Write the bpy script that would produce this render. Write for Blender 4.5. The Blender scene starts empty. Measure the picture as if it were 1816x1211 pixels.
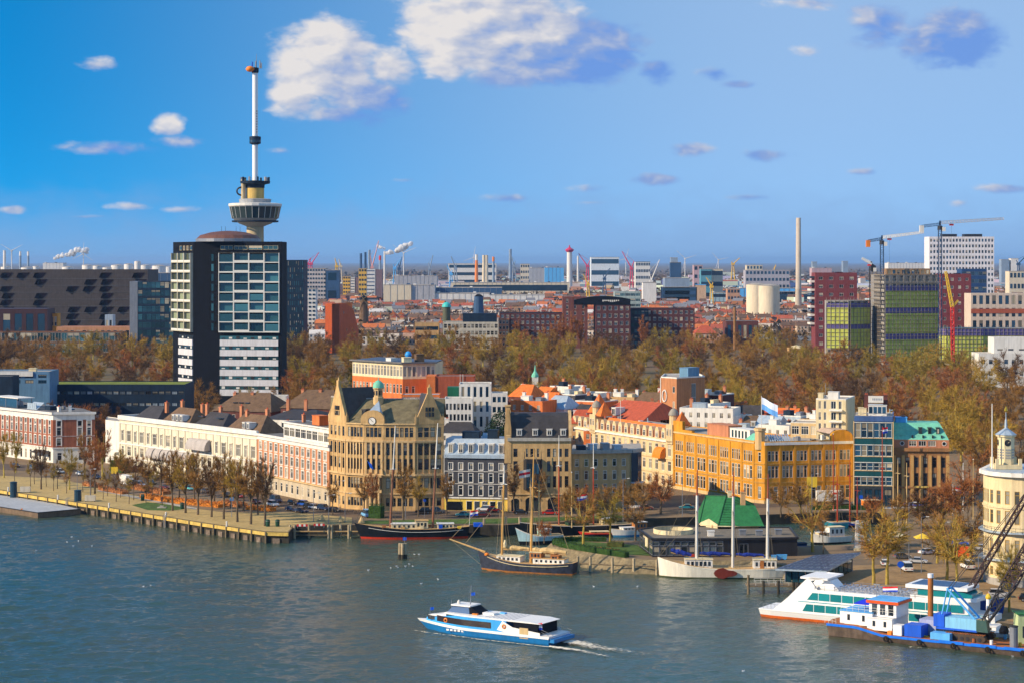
import bpy,bmesh,math,random
from mathutils import Vector,Matrix
from mathutils.geometry import tessellate_polygon
R=math.radians
rnd=random.Random(7)
SC=bpy.context.scene
COL=SC.collection
# -- camera
F,CX,HY,H,GZ=3800.0,908.0,464.0,75.0,3.0
cam=bpy.data.cameras.new('camera')
cam.sensor_width=36.0
cam.lens=36.0*F/1816.0
cam.shift_y=-(605.5-HY)/1816.0
cam.clip_start,cam.clip_end=1.0,200000.0
camo=bpy.data.objects.new('camera',cam)
COL.objects.link(camo)
camo.location=(0,0,H)
camo.rotation_euler=(R(90),0,0)
SC.camera=camo
# -- sun, sky, exposure
SUN_EL=28.0
SUN_D=Vector((0.94,0.34,0)).normalized()
ld=Vector((SUN_D.x*math.cos(R(SUN_EL)),SUN_D.y*math.cos(R(SUN_EL)),-math.sin(R(SUN_EL))))
sun=bpy.data.lights.new('sun','SUN')
sun.energy=4.6
sun.angle=R(0.5)
sun.color=(1.0,0.82,0.58)
suno=bpy.data.objects.new('sun',sun)
COL.objects.link(suno)
suno.rotation_euler=ld.to_track_quat('-Z','Y').to_euler()
suno.location=(-300,-100,400)
W=bpy.data.worlds.new('World')
SC.world=W
W.use_nodes=True
wt=W.node_tree
wt.nodes.clear()
def wn(kind,**kw):
 n=wt.nodes.new(kind)
 for k,v in kw.items():
  setattr(n,k,v)
 return n
def wm(op,a,b=None,c=None,clamp=False):
 n=wn('ShaderNodeMath',operation=op,use_clamp=clamp)
 for i,x in enumerate((a,b,c)):
  if x is None:
   continue
  if isinstance(x,(int,float)):
   n.inputs[i].default_value=x
  else:
   wt.links.new(x,n.inputs[i])
 return n.outputs[0]
sky=wn('ShaderNodeTexSky',sky_type='NISHITA',sun_disc=False)
sky.sun_elevation=R(SUN_EL)
sky.sun_rotation=math.atan2(-SUN_D.x,-SUN_D.y)
sky.altitude=0
sky.air_density,sky.dust_density,sky.ozone_density=1.25,0.35,2.4
hs=wn('ShaderNodeHueSaturation')
hs.inputs['Hue'].default_value=0.497
hs.inputs['Saturation'].default_value=1.66
hs.inputs['Value'].default_value=1.45
wt.links.new(sky.outputs[0],hs.inputs['Color'])
tc=wn('ShaderNodeTexCoord')
sep=wn('ShaderNodeSeparateXYZ')
wt.links.new(tc.outputs['Generated'],sep.inputs[0])
lift=wn('ShaderNodeCombineXYZ')
wt.links.new(sep.outputs[0],lift.inputs[0])
wt.links.new(sep.outputs[1],lift.inputs[1])
wt.links.new(wm('MULTIPLY_ADD',wm('MAXIMUM',sep.outputs[2],0.0),4.0,0.26),lift.inputs[2])
nrm=wn('ShaderNodeVectorMath',operation='NORMALIZE')
wt.links.new(lift.outputs[0],nrm.inputs[0])
wt.links.new(nrm.outputs[0],sky.inputs[0])
ay=wm('MAXIMUM',wm('ABSOLUTE',sep.outputs[1]),0.05)
su=wm('DIVIDE',sep.outputs[0],ay)
sv=wm('DIVIDE',sep.outputs[2],ay)
comb=wn('ShaderNodeCombineXYZ')
wt.links.new(su,comb.inputs[0])
wt.links.new(wm('MULTIPLY',sv,1.9),comb.inputs[1])
wt.links.new(sep.outputs[1],comb.inputs[2])
def wnoise(scale,detail,rough,off):
 mp=wn('ShaderNodeMapping')
 mp.inputs['Location'].default_value=off
 wt.links.new(comb.outputs[0],mp.inputs[0])
 n=wn('ShaderNodeTexNoise')
 n.inputs['Scale'].default_value=scale
 n.inputs['Detail'].default_value=detail
 n.inputs['Roughness'].default_value=rough
 wt.links.new(mp.outputs[0],n.inputs['Vector'])
 return n.outputs[0]
def wbillow(scale,off):
 mp=wn('ShaderNodeMapping')
 mp.inputs['Location'].default_value=off
 wt.links.new(comb.outputs[0],mp.inputs[0])
 ds=wn('ShaderNodeTexNoise')
 ds.inputs['Scale'].default_value=scale*1.4
 ds.inputs['Detail'].default_value=3
 wt.links.new(mp.outputs[0],ds.inputs['Vector'])
 va=wn('ShaderNodeVectorMath',operation='MULTIPLY_ADD')
 wt.links.new(ds.outputs['Color'],va.inputs[0])
 va.inputs[1].default_value=(.022,.022,0)
 wt.links.new(mp.outputs[0],va.inputs[2])
 v=wn('ShaderNodeTexVoronoi',feature='F1',voronoi_dimensions='2D')
 v.inputs['Scale'].default_value=scale
 v.inputs['Detail'].default_value=2
 v.inputs['Roughness'].default_value=.5
 wt.links.new(va.outputs[0],v.inputs['Vector'])
 return wm('SUBTRACT',1.0,v.outputs['Distance'])
def wmix(off):
 return wm('ADD',wm('MULTIPLY',wnoise(24,6,0.55,off),0.7),wm('MULTIPLY',wbillow(44,off),0.3))
nA=wmix((0,0,0))
nB=wmix((0.005,-0.008,0))
nC=wnoise(75,6,0.6,(3,1,0))
nE=wnoise(190,5,0.6,(1,4,0))
relief=wm('MULTIPLY',wm('SUBTRACT',nA,nB),1.5)
CLOUDS=[(575,110,100,92,1.25,.8,1.0),(635,172,105,46,1.0,0.42,1.0),(520,165,60,52,1.0,1.0,0.9),(690,120,69,56,0.8,0.8,1.2),(850,40,155,98,1.3,.82,1.0),(985,88,140,72,1.5,0.34,1.1),(1070,100,75,48,1.1,0.15,1.1),(900,135,110,30,.9,.3,1.1),(610,200,80,26,.9,.3,1.1),(800,110,70,45,0.9,0.85,1.0),(640,205,80,31,0.75,0.2,1.3),(300,222,40,24,1.0,0.95,1.2),(330,250,80,20,0.7,0.3,1.5),(190,262,126,18,0.7,0.35,1.5),(180,116,63,20,0.65,0.55,1.4),(1165,125,48,32,0.8,0.12,1.5),(1080,120,69,43,0.7,0.2,1.4),(1265,132,51,20,0.65,0.15,1.5),(1310,150,46,10,0.65,0.15,1.3),(1690,70,105,58,1.2,0.06,1.1),(1560,40,80,60,0.8,0.22,1.3),(1420,5,115,20,0.75,0.75,1.2),(1430,92,46,25,0.65,0.6,1.4),(1230,265,59,18,0.8,0.3,1.4),(1350,275,80,17,0.75,0.28,1.5),(1160,318,71,16,0.8,0.28,1.5),(1530,305,50,12,0.7,0.3,1.5),(1040,335,50,16,0.7,0.3,1.5),(1330,350,66,11,0.75,0.3,1.4),(900,352,69,15,0.7,0.32,1.5),(1780,335,92,15,0.75,0.35,1.4),(230,366,51,13,0.8,0.85,1.5),(320,372,50,10,0.7,0.75,1.5),(20,372,36,12,0.8,0.75,1.5),(1050,360,57,8,0.7,0.75,1.5),(1700,360,29,12,0.7,0.75,1.5),(720,320,46,8,0.6,0.3,1.5),(150,385,80,7,0.6,0.6,1.5),(500,268,57,12,0.5,0.3,1.6)]
dens,lit=None,None
for(x,y,rw,rh,d,b,e) in CLOUDS:
 cu,cv=(x-CX)/F,(HY-y)/F
 du=wm('MULTIPLY',wm('SUBTRACT',su,cu),F/rw)
 dv=wm('MULTIPLY',wm('SUBTRACT',sv,cv),F/rh)
 r2=wm('ADD',wm('MULTIPLY',du,du),wm('MULTIPLY',dv,dv))
 g=wm('MULTIPLY',wm('MAXIMUM',wm('SUBTRACT',1.0,wm('MULTIPLY',wm('SQRT',r2),0.66)),0.0),d)
 tone=wm('MULTIPLY_ADD',wm('SUBTRACT',wm('MULTIPLY',dv,0.75),wm('MULTIPLY',du,0.7)),0.46,b)
 w=wm('MULTIPLY',g,g)
 dens=g if dens is None else wm('MAXIMUM',dens,g)
 lit=(wm('MULTIPLY',w,tone),w) if lit is None else(wm('ADD',lit[0],wm('MULTIPLY',w,tone)),wm('ADD',lit[1],w))
tone=wm('DIVIDE',lit[0],wm('MAXIMUM',lit[1],0.001))
nD=wnoise(9,7,0.6,(5,2,0))
front=wm('MULTIPLY',wm('GREATER_THAN',sep.outputs[1],0.0),wm('LESS_THAN',wm('ABSOLUTE',su),0.27))
front=wm('MULTIPLY',front,wm('LESS_THAN',sv,0.16))
rest=wm('MULTIPLY',wm('MULTIPLY',wm('SUBTRACT',nD,0.52),3.0,clamp=True),wm('SUBTRACT',1.0,front))
ns=wm('ADD',wm('ADD',wm('MULTIPLY',nA,0.60),wm('MULTIPLY',nC,0.28)),wm('MULTIPLY',nE,0.12))
fac=wm('SUBTRACT',wm('ADD',wm('MULTIPLY',dens,2.9),wm('MULTIPLY',wm('SUBTRACT',ns,0.53),3.4)),0.78)
gate=wm('MULTIPLY',dens,4.0,clamp=True)
ss=wn('ShaderNodeMapRange',interpolation_type='SMOOTHSTEP')
ss.inputs['From Min'].default_value,ss.inputs['From Max'].default_value=0.0,1.0
wt.links.new(fac,ss.inputs['Value'])
cfac=wm('MULTIPLY',ss.outputs[0],gate)
cfac=wm('MAXIMUM',cfac,wm('MULTIPLY',rest,0.6))
cfac=wm('MULTIPLY',cfac,0.93,clamp=True)
ramp=wn('ShaderNodeValToRGB')
cr=ramp.color_ramp
cr.elements[0].position,cr.elements[0].color=0.0,(1.0,2.1,5.0,1)
cr.elements[1].position,cr.elements[1].color=1.0,(5.6,5.25,5.0,1)
for p,c in((0.3,(1.7,2.5,4.6,1)),(0.62,(3.4,3.65,4.5,1))):
 e=cr.elements.new(p)
 e.color=c
wt.links.new(wm('ADD',tone,relief),ramp.inputs[0])
veil=wn('ShaderNodeMix',data_type='RGBA')
vr=wn('ShaderNodeMapRange',interpolation_type='SMOOTHSTEP')
vr.inputs['From Min'].default_value,vr.inputs['From Max'].default_value=-0.26,0.16
vr.inputs['To Max'].default_value=0.58
wt.links.new(su,vr.inputs['Value'])
wt.links.new(vr.outputs[0],veil.inputs[0])
wt.links.new(hs.outputs[0],veil.inputs[6])
veil.inputs[7].default_value=(3.5,4.6,6.3,1)
mixc=wn('ShaderNodeMix',data_type='RGBA')
wt.links.new(cfac,mixc.inputs[0])
wt.links.new(veil.outputs[2],mixc.inputs[6])
wt.links.new(ramp.outputs[0],mixc.inputs[7])
bank=wn('ShaderNodeMix',data_type='RGBA')
br=wn('ShaderNodeMapRange',interpolation_type='SMOOTHSTEP')
br.inputs['From Min'].default_value,br.inputs['From Max'].default_value=0.04,0.002
br.inputs['To Max'].default_value=0.62
wt.links.new(wm('ADD',sv,wm('MULTIPLY',wm('SUBTRACT',nA,0.5),0.03)),br.inputs['Value'])
wt.links.new(br.outputs[0],bank.inputs[0])
wt.links.new(mixc.outputs[2],bank.inputs[6])
bank.inputs[7].default_value=(1.6,2.6,4.55,1)
bg=wn('ShaderNodeBackground')
bg.inputs[1].default_value=0.11
wt.links.new(bank.outputs[2],bg.inputs[0])
wo=wn('ShaderNodeOutputWorld')
wt.links.new(bg.outputs[0],wo.inputs[0])
W.cycles.sampling_method='MANUAL'
W.cycles.sample_map_resolution=512
SC.view_settings.view_transform='Standard'
SC.view_settings.look='None'
SC.view_settings.exposure=0.47
SC.view_settings.gamma=1.0
SC.view_settings.use_curve_mapping=False
SC.cycles.use_denoising=True
SC.cycles.max_bounces=6
SC.cycles.diffuse_bounces=2
SC.cycles.glossy_bounces=3
SC.cycles.transmission_bounces=3
SC.cycles.transparent_max_bounces=8
SC.cycles.volume_bounces=0
SC.cycles.sample_clamp_indirect=4.0
SC.cycles.use_adaptive_sampling=True
SC.cycles.adaptive_threshold=0.02
# -- materials
MATS={}
def mat(name,col,rough=0.8,metal=0.0,var=0.12,scale=0.35,bump=0.0,rand=0.0,spec=0.3,fine=None):
 """plain painted / masonry surface: base colour broken up by two noises in world space, optional tint per object"""
 if name in MATS:
  return MATS[name]
 m=bpy.data.materials.new(name)
 m.use_nodes=True
 t=m.node_tree
 b=t.nodes['Principled BSDF']
 b.inputs['Roughness'].default_value=rough
 b.inputs['Metallic'].default_value=metal
 b.inputs['Specular IOR Level'].default_value=spec
 c=(*col,1)
 if var<=0 and rand<=0:
  b.inputs['Base Color'].default_value=c
 else:
  g=t.nodes.new('ShaderNodeNewGeometry')
  n=t.nodes.new('ShaderNodeTexNoise')
  n.inputs['Scale'].default_value=scale
  n.inputs['Detail'].default_value=5
  n.inputs['Roughness'].default_value=0.65
  t.links.new(g.outputs['Position'],n.inputs['Vector'])
  val=n.outputs[0]
  mr=t.nodes.new('ShaderNodeMapRange')
  mr.inputs['From Min'].default_value,mr.inputs['From Max'].default_value=0.28,0.72
  mr.inputs['To Min'].default_value,mr.inputs['To Max'].default_value=1-var,1+var
  t.links.new(val,mr.inputs['Value'])
  fac=mr.outputs[0]
  if var>=.05:
   mp=t.nodes.new('ShaderNodeMapping')
   mp.inputs['Scale'].default_value=(1.1,1.1,.09)
   t.links.new(g.outputs['Position'],mp.inputs[0])
   n3=t.nodes.new('ShaderNodeTexNoise')
   n3 .inputs['Scale'].default_value=.9
   n3 .inputs['Detail'].default_value=4
   n3 .inputs['Roughness'].default_value=.7
   t.links.new(mp.outputs[0],n3 .inputs['Vector'])
   m5=t.nodes.new('ShaderNodeMapRange')
   m5 .inputs['From Min'].default_value,m5 .inputs['From Max'].default_value=.42,.72
   m5 .inputs['To Min'].default_value,m5 .inputs['To Max'].default_value=1.05,1.0-min(.3,.14+var)
   t.links.new(n3 .outputs[0],m5 .inputs['Value'])
   m6=t.nodes.new('ShaderNodeMath');m6 .operation='MULTIPLY'
   t.links.new(fac,m6 .inputs[0]);t.links.new(m5 .outputs[0],m6 .inputs[1])
   fac=m6 .outputs[0]
  if rand>0:
   oi=t.nodes.new('ShaderNodeObjectInfo')
   m2=t.nodes.new('ShaderNodeMath');m2 .operation='MULTIPLY_ADD'
   t.links.new(oi.outputs['Random'],m2 .inputs[0])
   m2 .inputs[1].default_value,m2 .inputs[2].default_value=2*rand,1-rand
   m3=t.nodes.new('ShaderNodeMath');m3 .operation='MULTIPLY'
   t.links.new(fac,m3 .inputs[0]);t.links.new(m2 .outputs[0],m3 .inputs[1])
   fac=m3 .outputs[0]
  mx=t.nodes.new('ShaderNodeVectorMath');mx.operation='SCALE'
  mx.inputs[0].default_value=col
  t.links.new(fac,mx.inputs['Scale'])
  t.links.new(mx.outputs[0],b.inputs['Base Color'])
  if bump>0:
   bp=t.nodes.new('ShaderNodeBump')
   bp.inputs['Strength'].default_value=bump
   bp.inputs['Distance'].default_value=0.1
   n2=t.nodes.new('ShaderNodeTexNoise')
   n2 .inputs['Scale'].default_value=fine or scale*8
   n2 .inputs['Detail'].default_value=4
   t.links.new(g.outputs['Position'],n2 .inputs['Vector'])
   t.links.new(n2 .outputs[0],bp.inputs['Height'])
   t.links.new(bp.outputs[0],b.inputs['Normal'])
 MATS[name]=m
 return m
def tint_mat(name,cols,rough=0.9,var=0.2,scale=0.4):
 """one material whose colour differs from object to object along a ramp (bare crowns, far houses, cars)"""
 if name in MATS:
  return MATS[name]
 m=bpy.data.materials.new(name)
 m.use_nodes=True
 t=m.node_tree
 b=t.nodes['Principled BSDF']
 b.inputs['Roughness'].default_value=rough
 b.inputs['Specular IOR Level'].default_value=0.2
 oi=t.nodes.new('ShaderNodeObjectInfo')
 rp=t.nodes.new('ShaderNodeValToRGB')
 while len(rp.color_ramp.elements)<len(cols):
  rp.color_ramp.elements.new(0.5)
 for i,c in enumerate(cols):
  rp.color_ramp.elements[i].position=i/max(1,len(cols)-1)
  rp.color_ramp.elements[i].color=(*c,1)
 t.links.new(oi.outputs['Random'],rp.inputs[0])
 g=t.nodes.new('ShaderNodeNewGeometry')
 n=t.nodes.new('ShaderNodeTexNoise')
 n.inputs['Scale'].default_value=scale
 n.inputs['Detail'].default_value=4
 t.links.new(g.outputs['Position'],n.inputs['Vector'])
 mr=t.nodes.new('ShaderNodeMapRange')
 mr.inputs['From Min'].default_value,mr.inputs['From Max'].default_value=0.3,0.7
 mr.inputs['To Min'].default_value,mr.inputs['To Max'].default_value=1-var,1+var
 t.links.new(n.outputs[0],mr.inputs['Value'])
 mx=t.nodes.new('ShaderNodeVectorMath');mx.operation='SCALE'
 t.links.new(rp.outputs[0],mx.inputs[0])
 t.links.new(mr.outputs[0],mx.inputs['Scale'])
 t.links.new(mx.outputs[0],b.inputs['Base Color'])
 MATS[name]=m
 return m
def glass(name,col,lo=0.4,hi=2.2,rough=0.08):
 """window glass over a dark or curtained room: brightness differs from pane to pane"""
 if name in MATS:
  return MATS[name]
 m=bpy.data.materials.new(name)
 m.use_nodes=True
 t=m.node_tree
 b=t.nodes['Principled BSDF']
 b.inputs['Roughness'].default_value=rough
 b.inputs['Specular IOR Level'].default_value=0.6
 oi=t.nodes.new('ShaderNodeObjectInfo')
 pw=t.nodes.new('ShaderNodeMath');pw.operation='POWER'
 t.links.new(oi.outputs['Random'],pw.inputs[0]);pw.inputs[1].default_value=2.2
 m2=t.nodes.new('ShaderNodeMath');m2 .operation='MULTIPLY_ADD'
 t.links.new(pw.outputs[0],m2 .inputs[0])
 m2 .inputs[1].default_value,m2 .inputs[2].default_value=hi-lo,lo
 mx=t.nodes.new('ShaderNodeVectorMath');mx.operation='SCALE'
 mx.inputs[0].default_value=col
 t.links.new(m2 .outputs[0],mx.inputs['Scale'])
 t.links.new(mx.outputs[0],b.inputs['Base Color'])
 MATS[name]=m
 return m
GL=glass('window_glass',(0.028,0.036,0.045))
GLT=glass('teal_glass',(0.025,0.085,0.105),.4,1.9)
GLB=glass('blue_glass',(0.015,0.05,0.09),.5,1.8)
GLC=glass('curtained_glass',(0.07,0.065,0.05),.3,4.0)
WHITE=mat('white_paint',(0.74,0.71,0.64),.6,var=.06)
CREAM=mat('cream_stucco',(0.72,0.60,0.36),.75,var=.08)
SAND=mat('sandstone',(0.56,0.36,0.155),.85,var=.2,scale=.5,bump=.3)
SANDL=mat('sandstone_trim',(0.62,0.42,0.20),.85,var=.14)
OCHRE=mat('yellow_ochre_brick',(0.60,0.27,0.022),.8,var=.2,scale=.25)
BRICK=mat('red_brick',(0.36,0.085,0.04),.85,var=.16,bump=.2)
BRICKO=mat('orange_brick',(0.62,0.17,0.045),.85,var=.12)
BRICKD=mat('dark_brick',(0.13,0.045,0.038),.85,var=.14)
BRICKP=mat('pink_brick',(0.50,0.20,0.10),.85,var=.12)
BROWNST=mat('brown_stone',(0.30,0.15,0.06),.85,var=.18)
GREYW=mat('charcoal_stucco',(0.052,0.055,0.066),.7,var=.08)
BLACK=mat('black_cladding',(0.006,0.008,0.014),.8,var=.2,spec=.12)
NAVY=mat('navy_cladding',(0.009,0.024,0.048),.65,var=.25,spec=.2)
SLATE=mat('dark_slate',(0.05,0.045,0.045),.6,var=.3,scale=.25,bump=.4)
MOSSY=mat('mossy_slate',(0.17,0.14,0.075),.8,var=.35,scale=.5,bump=.4)
TILEB=mat('brown_tiles',(0.15,0.09,0.05),.8,var=.3,scale=.5,bump=.4)
TILEO=mat('orange_tiles',(0.72,0.17,0.03),.75,var=.15,scale=.8,bump=.3)
TILER=mat('red_tiles',(0.45,0.09,0.04),.75,var=.18,scale=.8,bump=.3)
GREENR=mat('green_roof_tiles',(0.026,0.165,0.05),.6,var=.2,scale=.6,bump=.3)
COPPER=mat('green_copper',(0.17,0.52,0.36),.6,var=.12)
ZINC=mat('pale_zinc',(0.42,0.50,0.56),.45,metal=.3,var=.08)
FLAT=mat('grey_roofing',(0.17,0.16,0.15),.9,var=.25,scale=.2)
FLATL=mat('pale_gravel_roof',(0.38,0.34,0.29),.9,var=.2,scale=.3)
CONC=mat('concrete',(0.36,0.34,0.31),.85,var=.15)
METAL=mat('grey_metal',(0.28,0.29,0.31),.45,metal=.5,var=.1)
STEELD=mat('dark_steel',(0.035,0.035,0.04),.5,metal=.3,var=.15)
YELLOW=mat('yellow_paint',(0.78,0.52,0.04),.6,var=.1)
REDP=mat('red_paint',(0.62,0.03,0.02),.5,var=.08)
BLUEP=mat('blue_paint',(0.01,0.10,0.62),.45,var=.08)
LBLUE=mat('light_blue_paint',(0.11,0.42,0.80),.45,var=.08)
TEALP=mat('teal_paint',(0.02,0.34,0.42),.45,var=.08)
ORANGEP=mat('orange_paint',(0.80,0.22,0.02),.5,var=.08)
WOOD=mat('varnished_wood',(0.42,0.16,0.045),.5,var=.2,scale=2)
PINE=mat('pale_wood',(0.55,0.34,0.13),.6,var=.2,scale=2)
OLDWOOD=mat('weathered_timber',(0.20,0.15,0.09),.9,var=.35,scale=1.5)
RUST=mat('rusty_deck',(0.36,0.12,0.035),.85,var=.35,scale=.8)
GREENP=mat('hedge_green',(0.03,0.075,0.012),.9,var=.5,scale=2.5,bump=1,fine=6)
GRASS=mat('lawn_green',(0.07,0.125,0.022),.95,var=.45,scale=.5,bump=1,fine=5)
TYRE=mat('black_rubber',(0.012,0.012,0.013),.8,var=0)
# -- geometry kit
def P(px,py,z=GZ):
 """a point of the ground (height z) seen at photo pixel px, py"""
 Y=F*(H-z)/(py-HY)
 return Vector(((px-CX)*Y/F,Y,z))
def Q(px,Y,z=GZ):
 return Vector(((px-CX)*Y/F,Y,z))
def ZP(py,Y):
 return H-(py-HY)*Y/F
class MB:
 """collects faces; build() links them as one mesh object"""
 def __init__(self):
  self.v,self.f,self.mi,self.M=[],[],[],None
 def poly(self,pts,mi=0):
  k=len(self.v)
  M=self.M
  for p in pts:
   p=Vector(p)
   self.v.append(M@p if M else p)
  self.f.append(tuple(range(k,k+len(pts))))
  self.mi.append(mi)
 def faces(self,pts,fs,mi=0):
  k=len(self.v)
  M=self.M
  for p in pts:
   p=Vector(p)
   self.v.append(M@p if M else p)
  for f in fs:
   self.f.append(tuple(k+i for i in f))
   self.mi.append(mi)
 def box(self,x0,x1,y0,y1,z0,z1,mi=0):
  self.faces([(x0,y0,z0),(x1,y0,z0),(x1,y1,z0),(x0,y1,z0),(x0,y0,z1),(x1,y0,z1),(x1,y1,z1),(x0,y1,z1)],[(0,3,2,1),(4,5,6,7),(0,1,5,4),(1,2,6,5),(2,3,7,6),(3,0,4,7)],mi)
  return self
 def prism(self,poly,z0,z1,mi=0,cap=True,base=False):
  n=len(poly)
  pts=[(p[0],p[1],z0) for p in poly]+[(p[0],p[1],z1) for p in poly]
  fs=[(i,(i+1)%n,n+(i+1)%n,n+i) for i in range(n)]
  if cap:
   fs+=[tuple(n+i for i in t) for t in tri2(poly)]
  if base:
   fs+=[tuple(reversed(t)) for t in tri2(poly)]
  self.faces(pts,fs,mi)
  return self
 def tube(self,p,q,r0,r1=None,n=6,mi=0,cap=True):
  p,q=Vector(p),Vector(q)
  r1=r0 if r1 is None else r1
  d=(q-p)
  if d.length<1e-6:
   return self
  d.normalize()
  a=d.orthogonal().normalized()
  b=d.cross(a)
  pts=[]
  for c,r in((p,r0),(q,r1)):
   for i in range(n):
    t=2*math.pi*i/n
    pts.append(c+a*(r*math.cos(t))+b*(r*math.sin(t)))
  fs=[(i,(i+1)%n,n+(i+1)%n,n+i) for i in range(n)]
  if cap:
   fs+=[tuple(reversed(range(n))),tuple(range(n,2*n))]
  self.faces(pts,fs,mi)
  return self
 def path(self,pts,r,n=5,mi=0):
  for a,b in zip(pts,pts[1:]):
   self.tube(a,b,r,r,n,mi)
  return self
 def lathe(self,prof,n=16,c=(0,0),mi=0,a0=0.0,a1=2*math.pi):
  full=abs(a1-a0-2*math.pi)<1e-6
  m=n if full else n+1
  pts=[]
  for(r,z) in prof:
   for i in range(m):
    t=a0+(a1-a0)*i/n
    pts.append((c[0]+r*math.cos(t),c[1]+r*math.sin(t),z))
  fs=[]
  for j in range(len(prof)-1):
   for i in range(n):
    k=(i+1)%m
    fs.append((j*m+i,j*m+k,(j+1)*m+k,(j+1)*m+i))
  self.faces(pts,fs,mi)
  return self
 def mesh(self,name,mats,smooth=False):
  me=bpy.data.meshes.new(name)
  me.from_pydata([tuple(p) for p in self.v],[],self.f)
  for m in(mats if isinstance(mats,(list,tuple)) else[mats]):
   me.materials.append(m)
  if any(self.mi):
   me.polygons.foreach_set('material_index',self.mi)
  if smooth:
   me.polygons.foreach_set('use_smooth',[True]*len(me.polygons))
  me.update()
  return me
 def build(self,name,mats,parent=None,loc=None,smooth=False):
  return link(name,self.mesh(name,mats,smooth),parent,loc)
def tri2(poly):
 return tessellate_polygon([[Vector((p[0],p[1],0)) for p in poly]])
def link(name,me,parent=None,loc=None,M=None):
 o=bpy.data.objects.new(name,me)
 COL.objects.link(o)
 if parent is not None:
  o.parent=parent
 if M is not None:
  o.matrix_basis=M
 elif loc is not None:
  o.location=loc
 return o
def tag(o,label,cat=None,group=None,kind=None):
 o['label']=label
 if cat:
  o['category']=cat
 if group:
  o['group']=group
 if kind:
  o['kind']=kind
 return o
def thing(name,label,cat,loc=(0,0,0),rz=0.0,group=None):
 o=bpy.data.objects.new(name,None)
 COL.objects.link(o)
 o.empty_display_size=0.5
 o.location=loc
 o.rotation_euler=(0,0,rz)
 return tag(o,label,cat,group)
def struct(name,mb,m,label=None,smooth=False):
 o=mb.build(name,m,smooth=smooth)
 o['kind']='structure'
 if label:
  o['label']=label
 return o
def copy_tree(o,parent=None):
 c=o.copy()
 COL.objects.link(c)
 c.parent=parent
 for ch in o.children:
  copy_tree(ch,c)
 return c
ORD=['first','second','third','fourth','fifth','sixth','seventh','eighth','ninth','tenth','eleventh','twelfth','thirteenth','fourteenth','fifteenth','sixteenth','seventeenth','eighteenth','nineteenth','twentieth']
WIN={}
BLIND=glass('roller_blind',(.34,.29,.20),.5,1.7,.5)
wr_=random.Random(17)
def window_meshes(w,h,style,fm,gm,solid=False):
 """frame and pane, origin at the opening's lower left corner on the wall plane, recessed; shared between alike windows"""
 q=wr_.random()
 var=0 if q<.58 else 1 if q<.74 else 2 if q<.9 else 3
 key=(round(w,2),round(h,2),style,fm.name,gm.name,var,solid)
 if key in WIN:
  return WIN[key]
 t=min(0.12,w*0.1)
 y0,y1=0.06,0.2
 f=MB()
 f.box(0,t,y0,y1,0,h);f.box(w-t,w,y0,y1,0,h)
 f.box(t,w-t,y0,y1,h-t,h);f.box(t,w-t,y0,y1,0,t)
 cols,tr={'s':(1,0),'t':(1,.7),'c':(2,.68),'d':(2,0),'3':(3,0),'4':(4,0),'3t':(3,.7),'h':(1,.5),'4t':(4,.6),'6':(6,0)}[style]
 for i in range(1,cols):
  x=t+(w-2*t)*i/cols
  f.box(x-t*.35,x+t*.35,y0+.02,y1-.01,t,h-t)
 if tr:
  z=h*tr
  f.box(t,w-t,y0+.01,y1-.02,z-t*.4,z+t*.4)
 p=MB()
 lo={0:0,1:.35,2:.62,3:1.0}[var]
 zb=h-t*.9-(h-t*1.8)*lo
 tgt,k=(f,1) if solid else(p,0)
 if lo<1:
  tgt.box(t*.9,w-t*.9,.15,.17,t*.9,zb,k)
 if lo>0:
  tgt.box(t*.9,w-t*.9,.145,.165,zb+.001,h-t*.9,k+1)
 if solid:
  WIN[key]=(f.mesh('window',[fm,gm,BLIND]),None)
 else:
  WIN[key]=(f.mesh('window',fm),p.mesh('pane',[gm,BLIND]))
 return WIN[key]
def even(Wd,n,w,m0=0.0,m1=None):
 """n openings of width w spread evenly over a wall of length Wd"""
 m1=m0 if m1 is None else m1
 if n==0:
  return[]
 pitch=(Wd-m0-m1)/n
 return[(m0+pitch*(i+.5)-w/2,m0+pitch*(i+.5)+w/2) for i in range(n)]
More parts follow.
